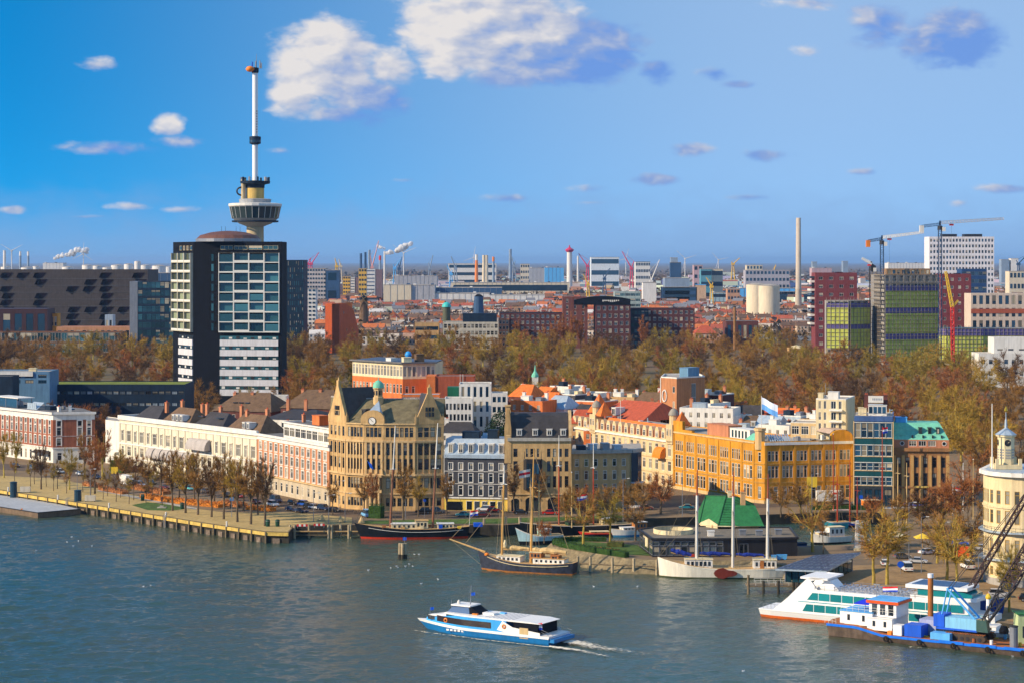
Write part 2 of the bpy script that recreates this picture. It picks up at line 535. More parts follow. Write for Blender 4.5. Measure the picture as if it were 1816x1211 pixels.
class Bld:
 """a building over a footprint; pts go left to right along the front, then round the back"""
 def __init__(s,name,label,cat,pts,group=None):
  s.o=thing(name,label,cat,pts[0],0,group)
  s.L=[Vector(p)-Vector(pts[0]) for p in pts]
  for p in s.L:
   p.z=0
  s.z0=pts[0][2]
  s.n=len(pts)
 def edge(s,i):
  a,b=s.L[i],s.L[(i+1)%s.n]
  return a,b,(b-a).length
 def M(s,i,off=0.0):
  """frame of wall i: x along it, y into the building, z up from the ground datum (z = 0 is world 0)"""
  a,b,l=s.edge(i)
  d=(b-a)/l
  inn=Vector((-d.y,d.x,0))
  o=a-inn*off
  return Matrix(((d.x,inn.x,0,o.x),(d.y,inn.y,0,o.y),(0,0,1,-s.z0),(0,0,0,1)))
 def walls(s,m,z0,z1,rows={},name='wall',rev=.25,fm=WHITE,gm=GL,wname='window',only=None,label=None,panes=True):
  """wall part with real openings; rows: {edge: [(z bottom, z top, openings, style), ...]}"""
  mb=MB()
  todo=[]
  for i in(range(s.n) if only is None else only):
   a,b,Wd=s.edge(i)
   mb.M=s.M(i)
   z=z0
   for(zb,zt,ops,st) in sorted(rows.get(i,[]),key=lambda r:r[0]):
    if zb>z:
     mb.poly([(0,0,z),(Wd,0,z),(Wd,0,zb),(0,0,zb)])
    x=0.0
    for(u0,u1) in ops:
     mb.poly([(x,0,zb),(u0,0,zb),(u0,0,zt),(x,0,zt)])
     mb.poly([(u0,0,zb),(u0,rev,zb),(u0,rev,zt),(u0,0,zt)])
     mb.poly([(u1,rev,zb),(u1,0,zb),(u1,0,zt),(u1,rev,zt)])
     mb.poly([(u0,0,zb),(u1,0,zb),(u1,rev,zb),(u0,rev,zb)])
     mb.poly([(u0,rev,zt),(u1,rev,zt),(u1,0,zt),(u0,0,zt)])
     if st:
      todo.append((mb.M@Matrix.Translation((u0,0,zb)),u1-u0,zt-zb,st))
     else:
      mb.poly([(u0,rev,zb),(u1,rev,zb),(u1,rev,zt),(u0,rev,zt)])
     x=u1
    mb.poly([(x,0,zb),(Wd,0,zb),(Wd,0,zt),(x,0,zt)])
    z=zt
   if z1>z:
    mb.poly([(0,0,z),(Wd,0,z),(Wd,0,z1),(0,0,z1)])
  wo_=mb.build(name,m,s.o)
  if label:
   wo_['label']=label
  for(Mx,w,h,st) in todo:
   fme,pme=window_meshes(w,h,st,fm,gm,not panes)
   f=link(wname,fme,s.o,M=Mx)
   if panes:
    link('pane',pme,f)
  return wo_
 def band(s,m,z0,z1,proud=.15,edges=None,name='cornice',thick=None,ext=0.0):
  """a course running along the walls, standing proud of them"""
  mb=MB()
  for i in(range(s.n) if edges is None else edges):
   a,b,Wd=s.edge(i)
   mb.M=s.M(i)
   mb.box(-ext,Wd+ext,-proud,(thick if thick is not None else-.003),z0,z1)
  return mb.build(name,m,s.o)
 def flat(s,m,z,name='roof',par=0.0,pm=None):
  """flat roof, parapet of height par on all edges"""
  mb=MB()
  pts=[(p.x,p.y) for p in s.L]
  for t in tri2(pts):
   mb.poly([(pts[k][0],pts[k][1],z-s.z0) for k in t])
  o=mb.build(name,m,s.o)
  if par:
   mb=MB()
   for i in range(s.n):
    a,b,Wd=s.edge(i)
    mb.M=s.M(i)
    mb.box(0,Wd,.002,.3,z-.02,z+par)
   mb.build('parapet',pm or m,s.o)
  return o
 def part(s,name,m,edge=None,label=None,smooth=False):
  """context: returns an MB in wall frame (or local frame); call .done()"""
  mb=MB()
  mb.M=s.M(edge) if edge is not None else Matrix.Translation((0,0,-s.z0))
  def done():
   o=mb.build(name,m,s.o,smooth=smooth)
   if label:
    o['label']=label
   return o
  mb.done=done
  return mb
 def hip(s,m,z0,z1,i=0,inset=3.0,over=.3,name='roof',d0=0.0,d1=None,x0=0,x1=None,gable=False):
  """hipped or gabled roof with its ridge along edge i"""
  a,b,Wd=s.edge(i)
  D=s.edge(i+1)[2] if d1 is None else d1
  x1=Wd if x1 is None else x1
  mb=s.part(name,m,i)
  ym=(d0+D)/2
  e=0.0 if gable else inset
  x0-=over;x1+=over
  c=[(x0,d0-over,z0),(x1,d0-over,z0),(x1,D+over,z0),(x0,D+over,z0),(x0+e,ym,z1),(x1-e,ym,z1)]
  mb.faces(c,[(0,1,5,4),(1,2,5),(2,3,4,5),(3,0,4)])
  return mb.done()
# -- the setting: water, ground, quays
def node_mat(name):
 m=bpy.data.materials.new(name)
 m.use_nodes=True
 MATS[name]=m
 return m,m.node_tree,m.node_tree.nodes['Principled BSDF']
def water_mat():
 m,t,b=node_mat('river_water')
 b.inputs['Roughness'].default_value=0.09
 b.inputs['IOR'].default_value=1.33
 b.inputs['Specular IOR Level'].default_value=0.5
 g=t.nodes.new('ShaderNodeNewGeometry')
 def noise(sc,det,rough,stretch,rot=0.0):
  mp=t.nodes.new('ShaderNodeMapping')
  mp.inputs['Rotation'].default_value=(0,0,rot)
  mp.inputs['Scale'].default_value=stretch
  t.links.new(g.outputs['Position'],mp.inputs[0])
  n=t.nodes.new('ShaderNodeTexNoise')
  n.inputs['Scale'].default_value=sc
  n.inputs['Detail'].default_value=det
  n.inputs['Roughness'].default_value=rough
  t.links.new(mp.outputs[0],n.inputs['Vector'])
  return n.outputs[0]
 big=noise(0.012,4,.6,(1,.6,1))
 rp=t.nodes.new('ShaderNodeValToRGB')
 rp.color_ramp.elements[0].position,rp.color_ramp.elements[0].color=.3,(0.078,0.076,0.038,1)
 rp.color_ramp.elements[1].position,rp.color_ramp.elements[1].color=.7,(0.020,0.078,0.074,1)
 t.links.new(big,rp.inputs[0])
 t.links.new(rp.outputs[0],b.inputs['Base Color'])
 def bump(h,dist,strength,prev=None):
  bp=t.nodes.new('ShaderNodeBump')
  bp.inputs['Strength'].default_value=strength
  bp.inputs['Distance'].default_value=dist
  t.links.new(h,bp.inputs['Height'])
  if prev:
   t.links.new(prev,bp.inputs['Normal'])
  return bp.outputs[0]
 n1=bump(noise(0.9,4,.6,(.7,1.0,1),-.15),.35,1.0)
 n3=bump(noise(3.0,3,.6,(.8,1.0,1),.3),.06,.8,n1)
 t.links.new(n3,b.inputs['Normal'])
 return m
WATER=water_mat()
def ground_mat():
 m,t,b=node_mat('city_ground')
 b.inputs['Roughness'].default_value=.95
 b.inputs['Specular IOR Level'].default_value=.1
 g=t.nodes.new('ShaderNodeNewGeometry')
 def ramp(sc,els,det=5):
  n=t.nodes.new('ShaderNodeTexNoise')
  n.inputs['Scale'].default_value=sc
  n.inputs['Detail'].default_value=det
  n.inputs['Roughness'].default_value=.65
  t.links.new(g.outputs['Position'],n.inputs['Vector'])
  r=t.nodes.new('ShaderNodeValToRGB')
  while len(r.color_ramp.elements)<len(els):
   r.color_ramp.elements.new(.5)
  for e,(p,c) in zip(r.color_ramp.elements,els):
   e.position,e.color=p,(*c,1)
  t.links.new(n.outputs[0],r.inputs[0])
  return r.outputs[0]
 near=ramp(.05,[(.3,(.16,.12,.08)),(.5,(.24,.17,.10)),(.7,(.19,.13,.085))])
 far=ramp(.006,[(.25,(.12,.09,.045)),(.45,(.18,.12,.07)),(.6,(.13,.10,.05)),(.75,(.20,.16,.11))])
 sp=t.nodes.new('ShaderNodeSeparateXYZ')
 t.links.new(g.outputs['Position'],sp.inputs[0])
 mr=t.nodes.new('ShaderNodeMapRange')
 mr.inputs['From Min'].default_value,mr.inputs['From Max'].default_value=800,1100
 t.links.new(sp.outputs[1],mr.inputs['Value'])
 mx=t.nodes.new('ShaderNodeMix');mx.data_type='RGBA'
 t.links.new(mr.outputs[0],mx.inputs[0]);t.links.new(near,mx.inputs[6]);t.links.new(far,mx.inputs[7])
 t.links.new(mx.outputs[2],b.inputs['Base Color'])
 return m
GROUND=ground_mat()
PAVE=mat('promenade_gravel',(0.46,0.33,0.13),.95,var=.16,scale=.12)
ASPH=mat('asphalt',(0.12,0.085,0.06),.9,var=.2,scale=.1)
KERB=mat('pale_kerb_stone',(0.42,0.38,0.31),.9,var=.12)
STONE=mat('rubble_bank',(0.23,0.18,0.10),.95,var=.45,scale=.9,bump=1.0,fine=2.0)
QWALL=mat('dark_quay_wall',(0.045,0.04,0.03),.9,var=.4,scale=.5)
FEND=mat('yellow_fender_boards',(0.58,0.40,0.10),.85,var=.32,scale=.8)
import numpy as np
def water_sheet():
 x0,x1,y0,y1=-190.0,135.0,366.0,640.0
 nx,ny=560,470
 ys=y0+(y1-y0)*np.linspace(0,1,ny)**1.15
 X,Y=np.meshgrid(np.linspace(x0,x1,nx),ys)
 Z=np.zeros_like(X)
 rg=np.random.RandomState(4)
 for lam,amp,k in((13,.10,5),(7,.085,8),(4,.06,10),(2.4,.04,12)):
  for _ in range(k):
   th=-1.25+rg.normal(0,.55)
   l=lam*rg.uniform(.75,1.3)
   ph=2*np.pi*((X*np.cos(th)+Y*np.sin(th))/l+rg.rand())+.9*np.sin(X*.031*rg.rand()*2+Y*.027+rg.rand()*6)
   Z+=amp*(1-np.abs(np.sin(ph/2)))*rg.uniform(.5,1.0)/np.sqrt(k)*3.6
 Z-=Z.mean()
 gust=.75+.45*np.sin(X*.021+1.3*np.sin(Y*.017))*np.sin(Y*.023+.8)
 edge=np.clip(np.minimum.reduce([X-x0,x1-X,Y-y0,y1-Y])/8,0,1)
 Z*=gust*edge
 v=np.stack([X,Y,Z],-1).reshape(-1,3)
 i=np.arange(nx*ny).reshape(ny,nx)
 f=np.stack([i[:-1,:-1],i[:-1,1:],i[1:,1:],i[1:,:-1]],-1).reshape(-1,4)
 n0=len(v)
 out=[(-6000,-400,0),(6000,-400,0),(6000,2600,0),(-6000,2600,0),(x0,y0,0),(x1,y0,0),(x1,y1,0),(x0,y1,0)]
 v=np.concatenate([v,np.array(out,float)])
 f=np.concatenate([f,np.array([(0,1,5,4),(1,2,6,5),(2,3,7,6),(3,0,4,7)])+n0])
 me=bpy.data.meshes.new('water')
 me.vertices.add(len(v));me.vertices.foreach_set('co',v.ravel())
 me.loops.add(f.size);me.loops.foreach_set('vertex_index',f.ravel())
 me.polygons.add(len(f));me.polygons.foreach_set('loop_start',np.arange(0,f.size,4));me.polygons.foreach_set('loop_total',np.full(len(f),4))
 me.polygons.foreach_set('use_smooth',np.ones(len(f),bool))
 me.materials.append(WATER)
 me.update();me.validate()
 o=link('water',me)
 o['kind']='structure';o['label']='choppy green grey river water in the foreground'
water_sheet()
EDGE=[Vector((-3000,2400,GZ)),Vector((-263,791,GZ)),P(70,879),P(176,896),P(360,926),P(472,942),P(512,943),P(522,931),P(625,930),P(890,930),P(1130,919),P(1470,908),P(1572,908),P(1580,962),P(1420,968),P(1140,958),P(990,957),P(980,968),P(1110,990),P(1180,993),P(1330,993),P(1400,1003),P(1425,1042),P(1600,1072),P(1816,1110),P(2100,1165),Vector((3000,300,GZ))]
FARP=[Vector((60000,90000,GZ)),Vector((-60000,90000,GZ))]
mb=MB()
ring=EDGE+FARP
for t3 in tri2(ring):
 mb.poly([ring[k] for k in t3])
struct('ground',mb,GROUND,'city ground reaching from the quays to the horizon')
mb=MB()
for a,b in zip(EDGE,EDGE[1:]):
 mb.poly([(a.x,a.y,-1),(b.x,b.y,-1),(b.x,b.y,GZ),(a.x,a.y,GZ)])
struct('quay_wall',mb,QWALL,'dark quay wall along the river and the yacht harbour')
def sheet(name,pts,m,z=.03,label=None):
 mb=MB()
 for t3 in tri2(pts):
  mb.poly([(pts[k][0],pts[k][1],GZ+z) for k in t3])
 o=struct(name,mb,m,label)
 return o
sheet('promenade',[Vector((-262.5,791.6,0)),P(70,878.6),P(176,895.6),P(360,925.6),P(472,941.5),P(510,942.5),P(521,930),P(624,929),P(624,917),P(520,908),P(400,908),P(345,901),P(170,862),P(100,848),P(0,843),P(-120,825)],PAVE,.03,'tan gravel promenade along the quay')
sheet('road',[P(-120,821),P(0,832),P(100,838),P(200,852),P(330,872),P(460,892),P(560,906),P(700,919),P(900,916),P(1130,905),P(1440,897),P(1700,893),P(1700,886),P(1420,889),P(1130,893),P(900,905),P(640,907),P(520,893),P(460,880),P(330,858),P(205,838),P(100,828),P(-120,812)],ASPH,.03,'asphalt road in front of the waterfront houses')
sheet('lawn',[P(233,895),P(262,904),P(300,905),P(330,902),P(322,897),P(262,890)],GRASS,.06,'bright green lawn on the promenade')
sheet('lawn',[P(640,928.5),P(880,928),P(1120,917),P(1120,913),P(880,919),P(760,921),P(640,923)],GRASS,.06,'grass verge along the harbour quay')
sheet('lawn',[P(1000,962),P(1105,983),P(1160,985),P(1130,966),P(1010,958.5)],GRASS,.05,'lawn inside the hedge on the harbour point')
sheet('path',[P(172,870),P(345,903),P(352,901),P(176,866.5)],KERB,.07,'pale kerbed path between promenade and flower beds')
sheet('forecourt',[P(1572,1000),P(1816,1000),P(1950,1080),P(1816,1105),P(1600,1068),P(1430,1040),P(1440,1005)],mat('brown_brick_paving',(0.30,0.19,0.085),.95,var=.2,scale=.2),.03,'brown brick forecourt beside the excursion ship')
sheet('far_canal',[Q(1330,1990),Q(1470,1930),Q(1480,2060),Q(1350,2110)],WATER,.05,'small strip of blue canal beyond the park')
mb=MB()
bank=[P(978,962),P(981,968),P(1110,990),P(1180,993),P(1330,993),P(1400,1003)]
low=[Vector((p.x+dx,p.y+dy,-.4)) for p,(dx,dy) in zip(bank,((-4,-1),(-3,-4.5),(-1,-4.5),(0,-2.6),(0,-2.6),(0,-2)))]
for i in range(len(bank)-1):
 mb.poly([low[i],low[i+1],bank[i+1]+Vector((0,0,.04)),bank[i]+Vector((0,0,.04))])
struct('stone_bank',mb,STONE,'sloping rubble bank below the hedge at the harbour point')
def quay_fenders():
 root=thing('quay_fender','yellow timber fender wall with dark posts along the left quay','fender',P(70,879,0))
 O=root.location
 pts=[Vector((-263,791,0)),P(70,879),P(176,896),P(360,926),P(472,942),P(512,943)]
 for p in pts:
  p.z=0
 bm_,pm_,cm_,lm_=None,None,None,None
 n=0
 for a,b in zip(pts,pts[1:]):
  L=(b-a).length
  k=max(1,round(L/6.2))
  d=(b-a).normalized()
  rz=math.atan2(d.y,d.x)
  for i in range(k):
   s0=a+d*(L*i/k)
   w=L/k
   M=Matrix.Translation(s0-O)@Matrix.Rotation(rz,4,'Z')
   if s0 .x<-230:
    continue
   f=MB();f.box(.0,w-.0,-.5,-.05,2.0,2.9)
   link('fender_board',f.mesh('fender_board',FEND),root,M=M)
   f=MB();f.box(w*.3,w*.62,-.3,-.05,-.3,1.25)
   link('lower_panel',f.mesh('lower_panel',mat('weathered_pink_panel',(.20,.15,.11),.9,var=.5,scale=1.2)),root,M=M)
   f=MB();f.box(-.17,.17,-.75,.02,-1,2.95)
   link('post',f.mesh('post',OLDWOOD),root,M=M)
   if n%5==2:
    f=MB();f.tube((0,-.35,2.95),(0,-.35,4.2),.26,.22,8)
    f.tube((0,-.35,4.2),(0,-.35,4.35),.3,.2,8)
    link('bollard_cap',f.mesh('bollard_cap',WHITE),root,M=M)
   if n%9==5:
    f=MB()
    for sx in(-.5,.5):
     f.tube((sx,-.8,-.3),(sx,-.8,3.5),.07,.07,5)
     f.tube((sx,-.8,3.5),(sx,.2,4.0),.07,.07,5)
    for q in range(9):
     f.tube((-.5,-.8,.1+q*.38),(.5,-.8,.1+q*.38),.05,.05,4)
    link('ladder',f.mesh('ladder',METAL),root,M=M)
   n+=1
quay_fenders()
def pile(px,py,h,r,label,m=OLDWOOD,cap=None,name='mooring_pile',z=0.0):
 p=P(px,py,0)
 o=thing(name,label,'mooring pile',(p.x,p.y,0))
 mb=MB();mb.tube((0,0,-1.5),(0,0,h),r,r*.94,9)
 mb.build('shaft',m,o,smooth=False)
 mb=MB();mb.lathe([(r*1.04,h),(r*1.04,h+.12),(r*.5,h+.3),(0,h+.32)],9)
 mb.build('cap',cap or m,o)
 return o
def jetty():
 root=thing('timber_jetty','low timber jetty with weathered posts by the black ship bow','jetty',P(516,953,0))
 O=root.location
 a,b=P(514,953,0),P(700,953,0)
 mb=MB()
 L=b.x-a.x
 mb.box(0,L,-.9,.0,1.7,2.0);mb.box(0,L,-.5,-.2,.7,.95)
 mb.build('walkway',OLDWOOD,root)
 mb=MB();mb.box(0,L,-1.0,-.92,1.75,2.02);mb.build('edge_plank',PINE,root)
 for px in(515,523,548,583,589,604,619,622):
  p=P(px,953,0)-O
  mb=MB();mb.tube((p.x,-1.0 if px%2 else .1,-1.5),(p.x,-1.0 if px%2 else .1,3.6),.34,.32,8);mb.build('post',mat('pale_pile_wood',(.42,.33,.2),.9,var=.3,scale=1.2),root)
jetty()
for i,(px,py) in enumerate([(858,949),(897,947),(922,947),(944,946)]):
 pile(px,py,4.6,.42,f"pale timber mooring pile on the harbour quay, {ORD[i]} right of the black ship's stern",mat('pale_pile_wood',(.42,.33,.2),.9))
d=thing('mooring_dolphin','cluster of three timber piles with a blue flag standing in open water','mooring dolphin',P(714,990,0))
for i,(x,y) in enumerate(((-.75,.1),(0,-.35),(.75,.15))):
 mb=MB();mb.tube((x,y,-1.5),(x*.9,y*.9,3.9),.42,.40,10);mb.build('pile',mat('pale_pile_wood',(.42,.33,.2),.9),d)
 mb=MB();mb.tube((x,y,-1.5),(x,y,1.1),.45,.44,10);mb.build('wet_base',QWALL,d)
mb=MB();mb.tube((.5,-.4,3.9),(.5,-.4,5.6),.05);mb.build('flag_staff',METAL,d)
mb=MB();mb.box(.1,1.0,-.42,-.38,4.7,5.5);mb.build('flag',BLUEP,d)
for i,(px,py,lab) in enumerate([(24,890,'navy steel mooring column at the far end of the pontoon'),(138,906,'navy steel mooring column at the near end of the pontoon')]):
 pile(px,py,6.2,1.15,lab,mat('navy_steel',(.012,.045,.075),.5,var=.2),name='mooring_column')
po=thing('pontoon','long grey decked pontoon moored against the left quay','pontoon',P(67,917,0))
O=po.location
c=[P(-150,863,1.6),P(-60,884-14,1.6),P(88,890,1.6),P(143,902,1.6),P(67,908,1.6),P(-150,880,1.6)]
c=[P(-190,851,1.6),P(88,889,1.6),P(143,902,1.6),P(67,908.5,1.6),P(-190,868,1.6)]
cc=[(p.x-O.x,p.y-O.y) for p in c]
mb=MB();mb.prism(list(reversed(cc))[::-1],-.6,1.5);mb.build('hull',mat('stained_hull',(.16,.11,.07),.8,var=.35,scale=.6),po)
mb=MB()
for t3 in tri2(cc):
 mb.poly([(cc[k][0],cc[k][1],1.56) for k in t3])
mb.build('deck',mat('pale_deck',(.42,.43,.43),.6,var=.12,scale=.2),po)
mb=MB()
for a,b in zip(c[1:4],c[2:5]):
 mb.tube((a-O).to_tuple(),(b-O).to_tuple(),.16,.16,5)
mb.build('edge_rail',STEELD,po)
p=P(39,912,0)-O
mb=MB();mb.box(p.x-.25,p.x+.25,p.y-.5,p.y-.1,0,1.9);mb.build('depth_mark',ORANGEP,po)
for px,py in((45,873),(160,889)):
 g=P(px,py)
 o=thing('notice_board','pale service cabinet on the quay behind the pontoon, '+('left one' if px<100 else 'right one'),'cabinet',g)
 mb=MB();mb.box(-1.6,1.6,-.4,.4,.25,1.9);mb.build('body',mat('pale_cabinet',(.55,.5,.4),.7),o)
 mb=MB();mb.box(-1.5,-1.2,-.3,.3,0,.25);mb.box(1.2,1.5,-.3,.3,0,.25);mb.build('foot',STEELD,o)
# -- waterfront houses, left to right
def back(a,b,depth):
 """the two rear corners of a block whose front runs a -> b"""
 d=(b-a).normalized()
 n=Vector((-d.y,d.x,0))
 return[b+n*depth,a+n*depth]
def chimney(s,x,y,z0,h,edge=0,w=1.1,m=BRICKP,pots=2):
 mb=s.part('chimney',m,edge)
 mb.box(x-w/2,x+w/2,y-.45,y+.45,z0,z0+h)
 mb.box(x-w/2-.1,x+w/2+.1,y-.55,y+.55,z0+h,z0+h+.22)
 o=mb.done()
 for k in range(pots):
  p=MB();p.M=s.M(edge)
  xx=x+(k-(pots-1)/2)*.5
  p.tube((xx,y,z0+h+.22),(xx,y,z0+h+.75),.16,.13,6)
  p.build('chimney_pot',TILER,o)
 return o
def rooftop_box(s,x0,x1,y0,y1,z0,z1,m,edge=0,name='rooftop_unit'):
 mb=s.part(name,m,edge);mb.box(x0,x1,y0,y1,z0,z1)
 mb.box(x0-.12,x1+.12,y0-.12,y1+.12,z1,z1+.15)
 return mb.done()
def dormer(s,x,w,z0,z1,edge=0,d0=-.1,d1=3.0,m=WHITE,rm=None,gm=GL,style='d',slope=.0,arch=False):
 """dormer: cheeks and roof plus a window in its face"""
 mb=s.part('dormer',m,edge)
 mb.faces([(x,d0,z0),(x+w,d0,z0),(x+w,d0,z1),(x,d0,z1),(x,d1,z0),(x+w,d1,z0),(x+w,d1,z1),(x,d1,z1)],[(0,1,2,3),(1,5,6,2),(4,0,3,7)])
 mb.box(x-.12,x+w+.12,d0-.15,d1,z1,z1+.15)
 o=mb.done()
 fme,pme=window_meshes(w-.3,z1-z0-.3,style,m,gm)
 f=link('window',fme,o,M=s.M(edge)@Matrix.Translation((x+.15,d0-.22,z0+.15)))
 link('pane',pme,f)
 return o
a,b,c_=Q(-32,807),Q(94,768),Q(168,771)
A=Bld('corner_house','red brick corner house with white cornice and window surrounds, far left','house',[a,b,c_,c_+Vector((-8,20,0)),a+Vector((10,22,0))])
Wd=A.edge(0)[2]
op=even(Wd,15,1.25,.6)
A.walls(mat('brown_red_brick',(.30,.10,.055),.85,var=.2),8.2,18.4,{0:[(9.2,12.4,op,'t'),(13.3,16.0,op,'t'),(16.5,18.2,op,'s')],1:[(9.2,11.8,[(1.3,2.9),(8.6,10.2),(12.0,13.4)],'t'),(12.8,15.6,[(1.3,2.9),(8.6,10.2),(12.0,13.4)],'t'),(16.1,18.1,[(1.3,2.9),(8.6,10.2),(12.0,13.4)],'s')]})
A.walls(mat('white_stucco',(.74,.70,.60),.8,var=.1),GZ,8.2,{0:[(3.6,7.0,even(Wd,15,1.5,.6),'t')],1:[(3.8,6.6,[(1.5,3.1),(9,10.6)],'t')]},name='ground_floor')
A.walls(WHITE,18.4,20.3,{},name='frieze')
A.band(WHITE,20.3,21.1,.7,[0,1],ext=.5,thick=.1)
A.band(WHITE,8.1,8.5,.25,[0,1],'string_course')
A.band(mat('thin_white_course',(.6,.55,.5),.8),12.45,12.6,.08,[1],'string_course')
for e,ops in((0,op),(1,[(1.3,2.9),(8.6,10.2),(12.0,13.4)])):
 for(u0,u1) in ops:
  mb=A.part('window_surround',WHITE,e)
  for(zb,zt) in(((9.2,12.4),(13.3,16.0),(16.5,18.2)) if e==0 else((9.2,11.8),(12.8,15.6),(16.1,18.1))):
   mb.box(u0-.28,u0,-.1,.02,zb-.2,zt+.3);mb.box(u1,u1+.28,-.1,.02,zb-.2,zt+.3)
   mb.box(u0,u1,-.12,.02,zt,zt+.32)
  mb.done()
A.flat(FLAT,20.9)
g=A.part('roof_terrace_canopy',METAL,0)
for x in(4,12.5,21):
 g.box(x,x+.2,3,3.2,20.9,24.4);g.box(x,x+.2,9,9.2,20.9,24.4)
g.done()
g=A.part('canopy_roof',WHITE,0);g.box(3,22.5,2.6,9.6,24.4,24.7);g.done()
g=A.part('canopy_glass',GLB,0);g.box(4.2,21,3.1,3.15,20.95,24.3);g.done()
g=A.part('skylight',ZINC,0)
for k in range(5):
 g.box(27+k*1.3,28.1+k*1.3,4,4.2,20.9,23.2)
g.faces([(26.5,3.9,20.9),(34,3.9,20.9),(34,7,23.4),(26.5,7,23.4)],[(0,1,2,3)])
g.done()
rooftop_box(A,36,40,6,10,20.9,22.2,NAVY)
chimney(A,48,5,20.9,1.6,m=WHITE)
chimney(A,6,6,20.9,1.9,1,m=WHITE,pots=1)
mb=A.part('awning',STEELD,0);mb.faces([(40,0,7.2),(50,0,7.2),(50,-2.2,6.2),(40,-2.2,6.2)],[(0,1,2,3)]);mb.done()
a,b=Q(212,747),Q(456,677)
B=Bld('white_terrace','long cream white stucco terrace with grey barrel awnings behind the quay trees','terrace',[a,b]+back(a,b,15))
Wd=B.edge(0)[2]
nb=20
pitch=Wd/nb
ops=[]
for i in range(nb):
 w=2.5 if i%2 else 1.5
 ops.append((pitch*(i+.5)-w/2,pitch*(i+.5)+w/2))
def st(i):return '3' if i%2 else 'd'
rows_odd=[o for i,o in enumerate(ops) if i%2]
CRW=mat('cream_white_stucco',(.70,.63,.47),.75,var=.07)
for kk,nm in((0,'wall'),):
 B.walls(CRW,GZ,20.2,{0:[(3.6,6.4,ops,'t'),(8.0,11.2,ops,'c'),(12.9,16.5,ops,'3t')],3:[(8.2,11.2,even(15,3,1.3),'d'),(13,16.4,even(15,3,1.3),'d')]},gm=GLC)
B.band(WHITE,20.2,21.7,.55,[0,3],ext=.4,thick=.3)
B.band(WHITE,18.9,19.2,.2,[0,3],'string_course')
B.band(WHITE,11.8,12.3,.28,[0,3],'string_course')
B.band(WHITE,7.0,7.4,.3,[0,3],'string_course')
for i in range(nb+1):
 mb=B.part('pilaster',CRW,0);x=min(max(pitch*i,.3),Wd-.3);mb.box(x-.28,x+.28,-.22,-.003,7.5,18.8);mb.done()
for i in range(nb):
 u0,u1=ops[i]
 mb=B.part('window_hood',CRW,0)
 mb.box(u0-.25,u1+.25,-.3,-.003,16.6,16.85);mb.box(u0-.2,u0-.02,-.12,-.003,12.9,16.6);mb.box(u1+.02,u1+.2,-.12,-.003,12.9,16.6)
 mb.done()
B.flat(FLAT,20.3)
AWN=mat('grey_awning_cloth',(.42,.38,.35),.8,var=.08)
def barrel(s,x0,x1,z0,h,edge=0,depth=1.8,m=AWN):
 mb=s.part('awning',m,edge)
 n=6
 pts=[]
 for i in range(n+1):
  t=math.pi/2*i/n
  pts.append((-depth*math.sin(t),z0+h*math.cos(t)))
 for(p,q) in zip(pts,pts[1:]):
  mb.poly([(x0,p[0]-.03,p[1]),(x1,p[0]-.03,p[1]),(x1,q[0]-.03,q[1]),(x0,q[0]-.03,q[1])])
 mb.poly([(x0,-.03,z0)]+[(x0,p[0]-.03,p[1]) for p in pts]);mb.poly([(x1,-.03,z0)]+[(x1,p[0]-.03,p[1]) for p in pts])
 return mb.done()
for i in range(6):
 x=Wd*(.235+.055*i)
 barrel(B,x,x+4.2,8.6,3.2)
for i in range(2):
 x=Wd*(.545+.07*i)
 barrel(B,x,x+6.2,13.4,3.6,depth=2.4)
for k,(x0,x1,zz) in enumerate([(4,22,25.2),(24,44,25.6),(46,66,25.2),(68,90,25.8)]):
 B.hip(TILEB if k%2 else SLATE,20.35,zz,0,4,0,d0=2.6,d1=13.5,x0=x0*Wd/93,x1=x1*Wd/93)
for k,x in enumerate((.22,.30,.41,.52,.58,.69,.80,.90)):
 chimney(B,Wd*x,7.5+(k%3)*2,23.2,4.2 if k%2 else 3.4,w=1.3)
for x in(.36,.39,.42,.86,.89):
 dormer(B,Wd*x,1.5,21.6,23.5,0,2.3,5)
for x in(.5,.63):
 mb=B.part('skylight',GLB,0);mb.box(Wd*x,Wd*x+3,5.0,7.2,23.55,23.7);mb.done()
porch=B.part('porch',CRW,3)
porch.box(9,14.8,-4.2,-.003,7.0,7.5);porch.box(9.2,9.6,-4.0,-3.6,GZ,7.0);porch.box(14.2,14.6,-4.0,-3.6,GZ,7.0);porch.box(9,14.8,-4.2,-4.0,7.5,8.4)
porch.done()
side=Q(186,752)
LH=Bld('side_wing','plain white side wing half in shadow left of the cream terrace','house',[Q(187,768),Q(212,760),Q(214,775),Q(190,784)])
LH.walls(WHITE,GZ,18.5,{0:[(8,10,[(1.2,2.1)],'s'),(13,15,[(1.2,2.1)],'s')]});LH.flat(FLATL,18.3)
a,b=Q(456,677),Q(584,633)
C=Bld('brick_hotel','pink brick hotel with white band and glazed penthouse left of the clock building','hotel',[a,b]+back(a,b,14))
Wd=C.edge(0)[2]
o1=even(Wd,13,1.75,.8)
C.walls(mat('grey_limestone',(.50,.42,.30),.85,var=.12),GZ,8.3,{0:[(4.2,6.9,even(Wd,13,1.4,.8),'t')]},name='ground_floor')
C.walls(mat('salmon_brick',(.52,.22,.10),.85,var=.12),8.3,19.1,{0:[(8.9,11.8,o1,'c'),(12.6,15.3,o1,'c'),(16.2,18.6,o1,'c')]},gm=GLC)
C.walls(WHITE,19.1,20.3,{},name='frieze')
C.band(WHITE,20.3,21.0,.5,[0],ext=.1,thick=.2)
C.band(SANDL,8.1,8.5,.5,[0],'balcony_slab')
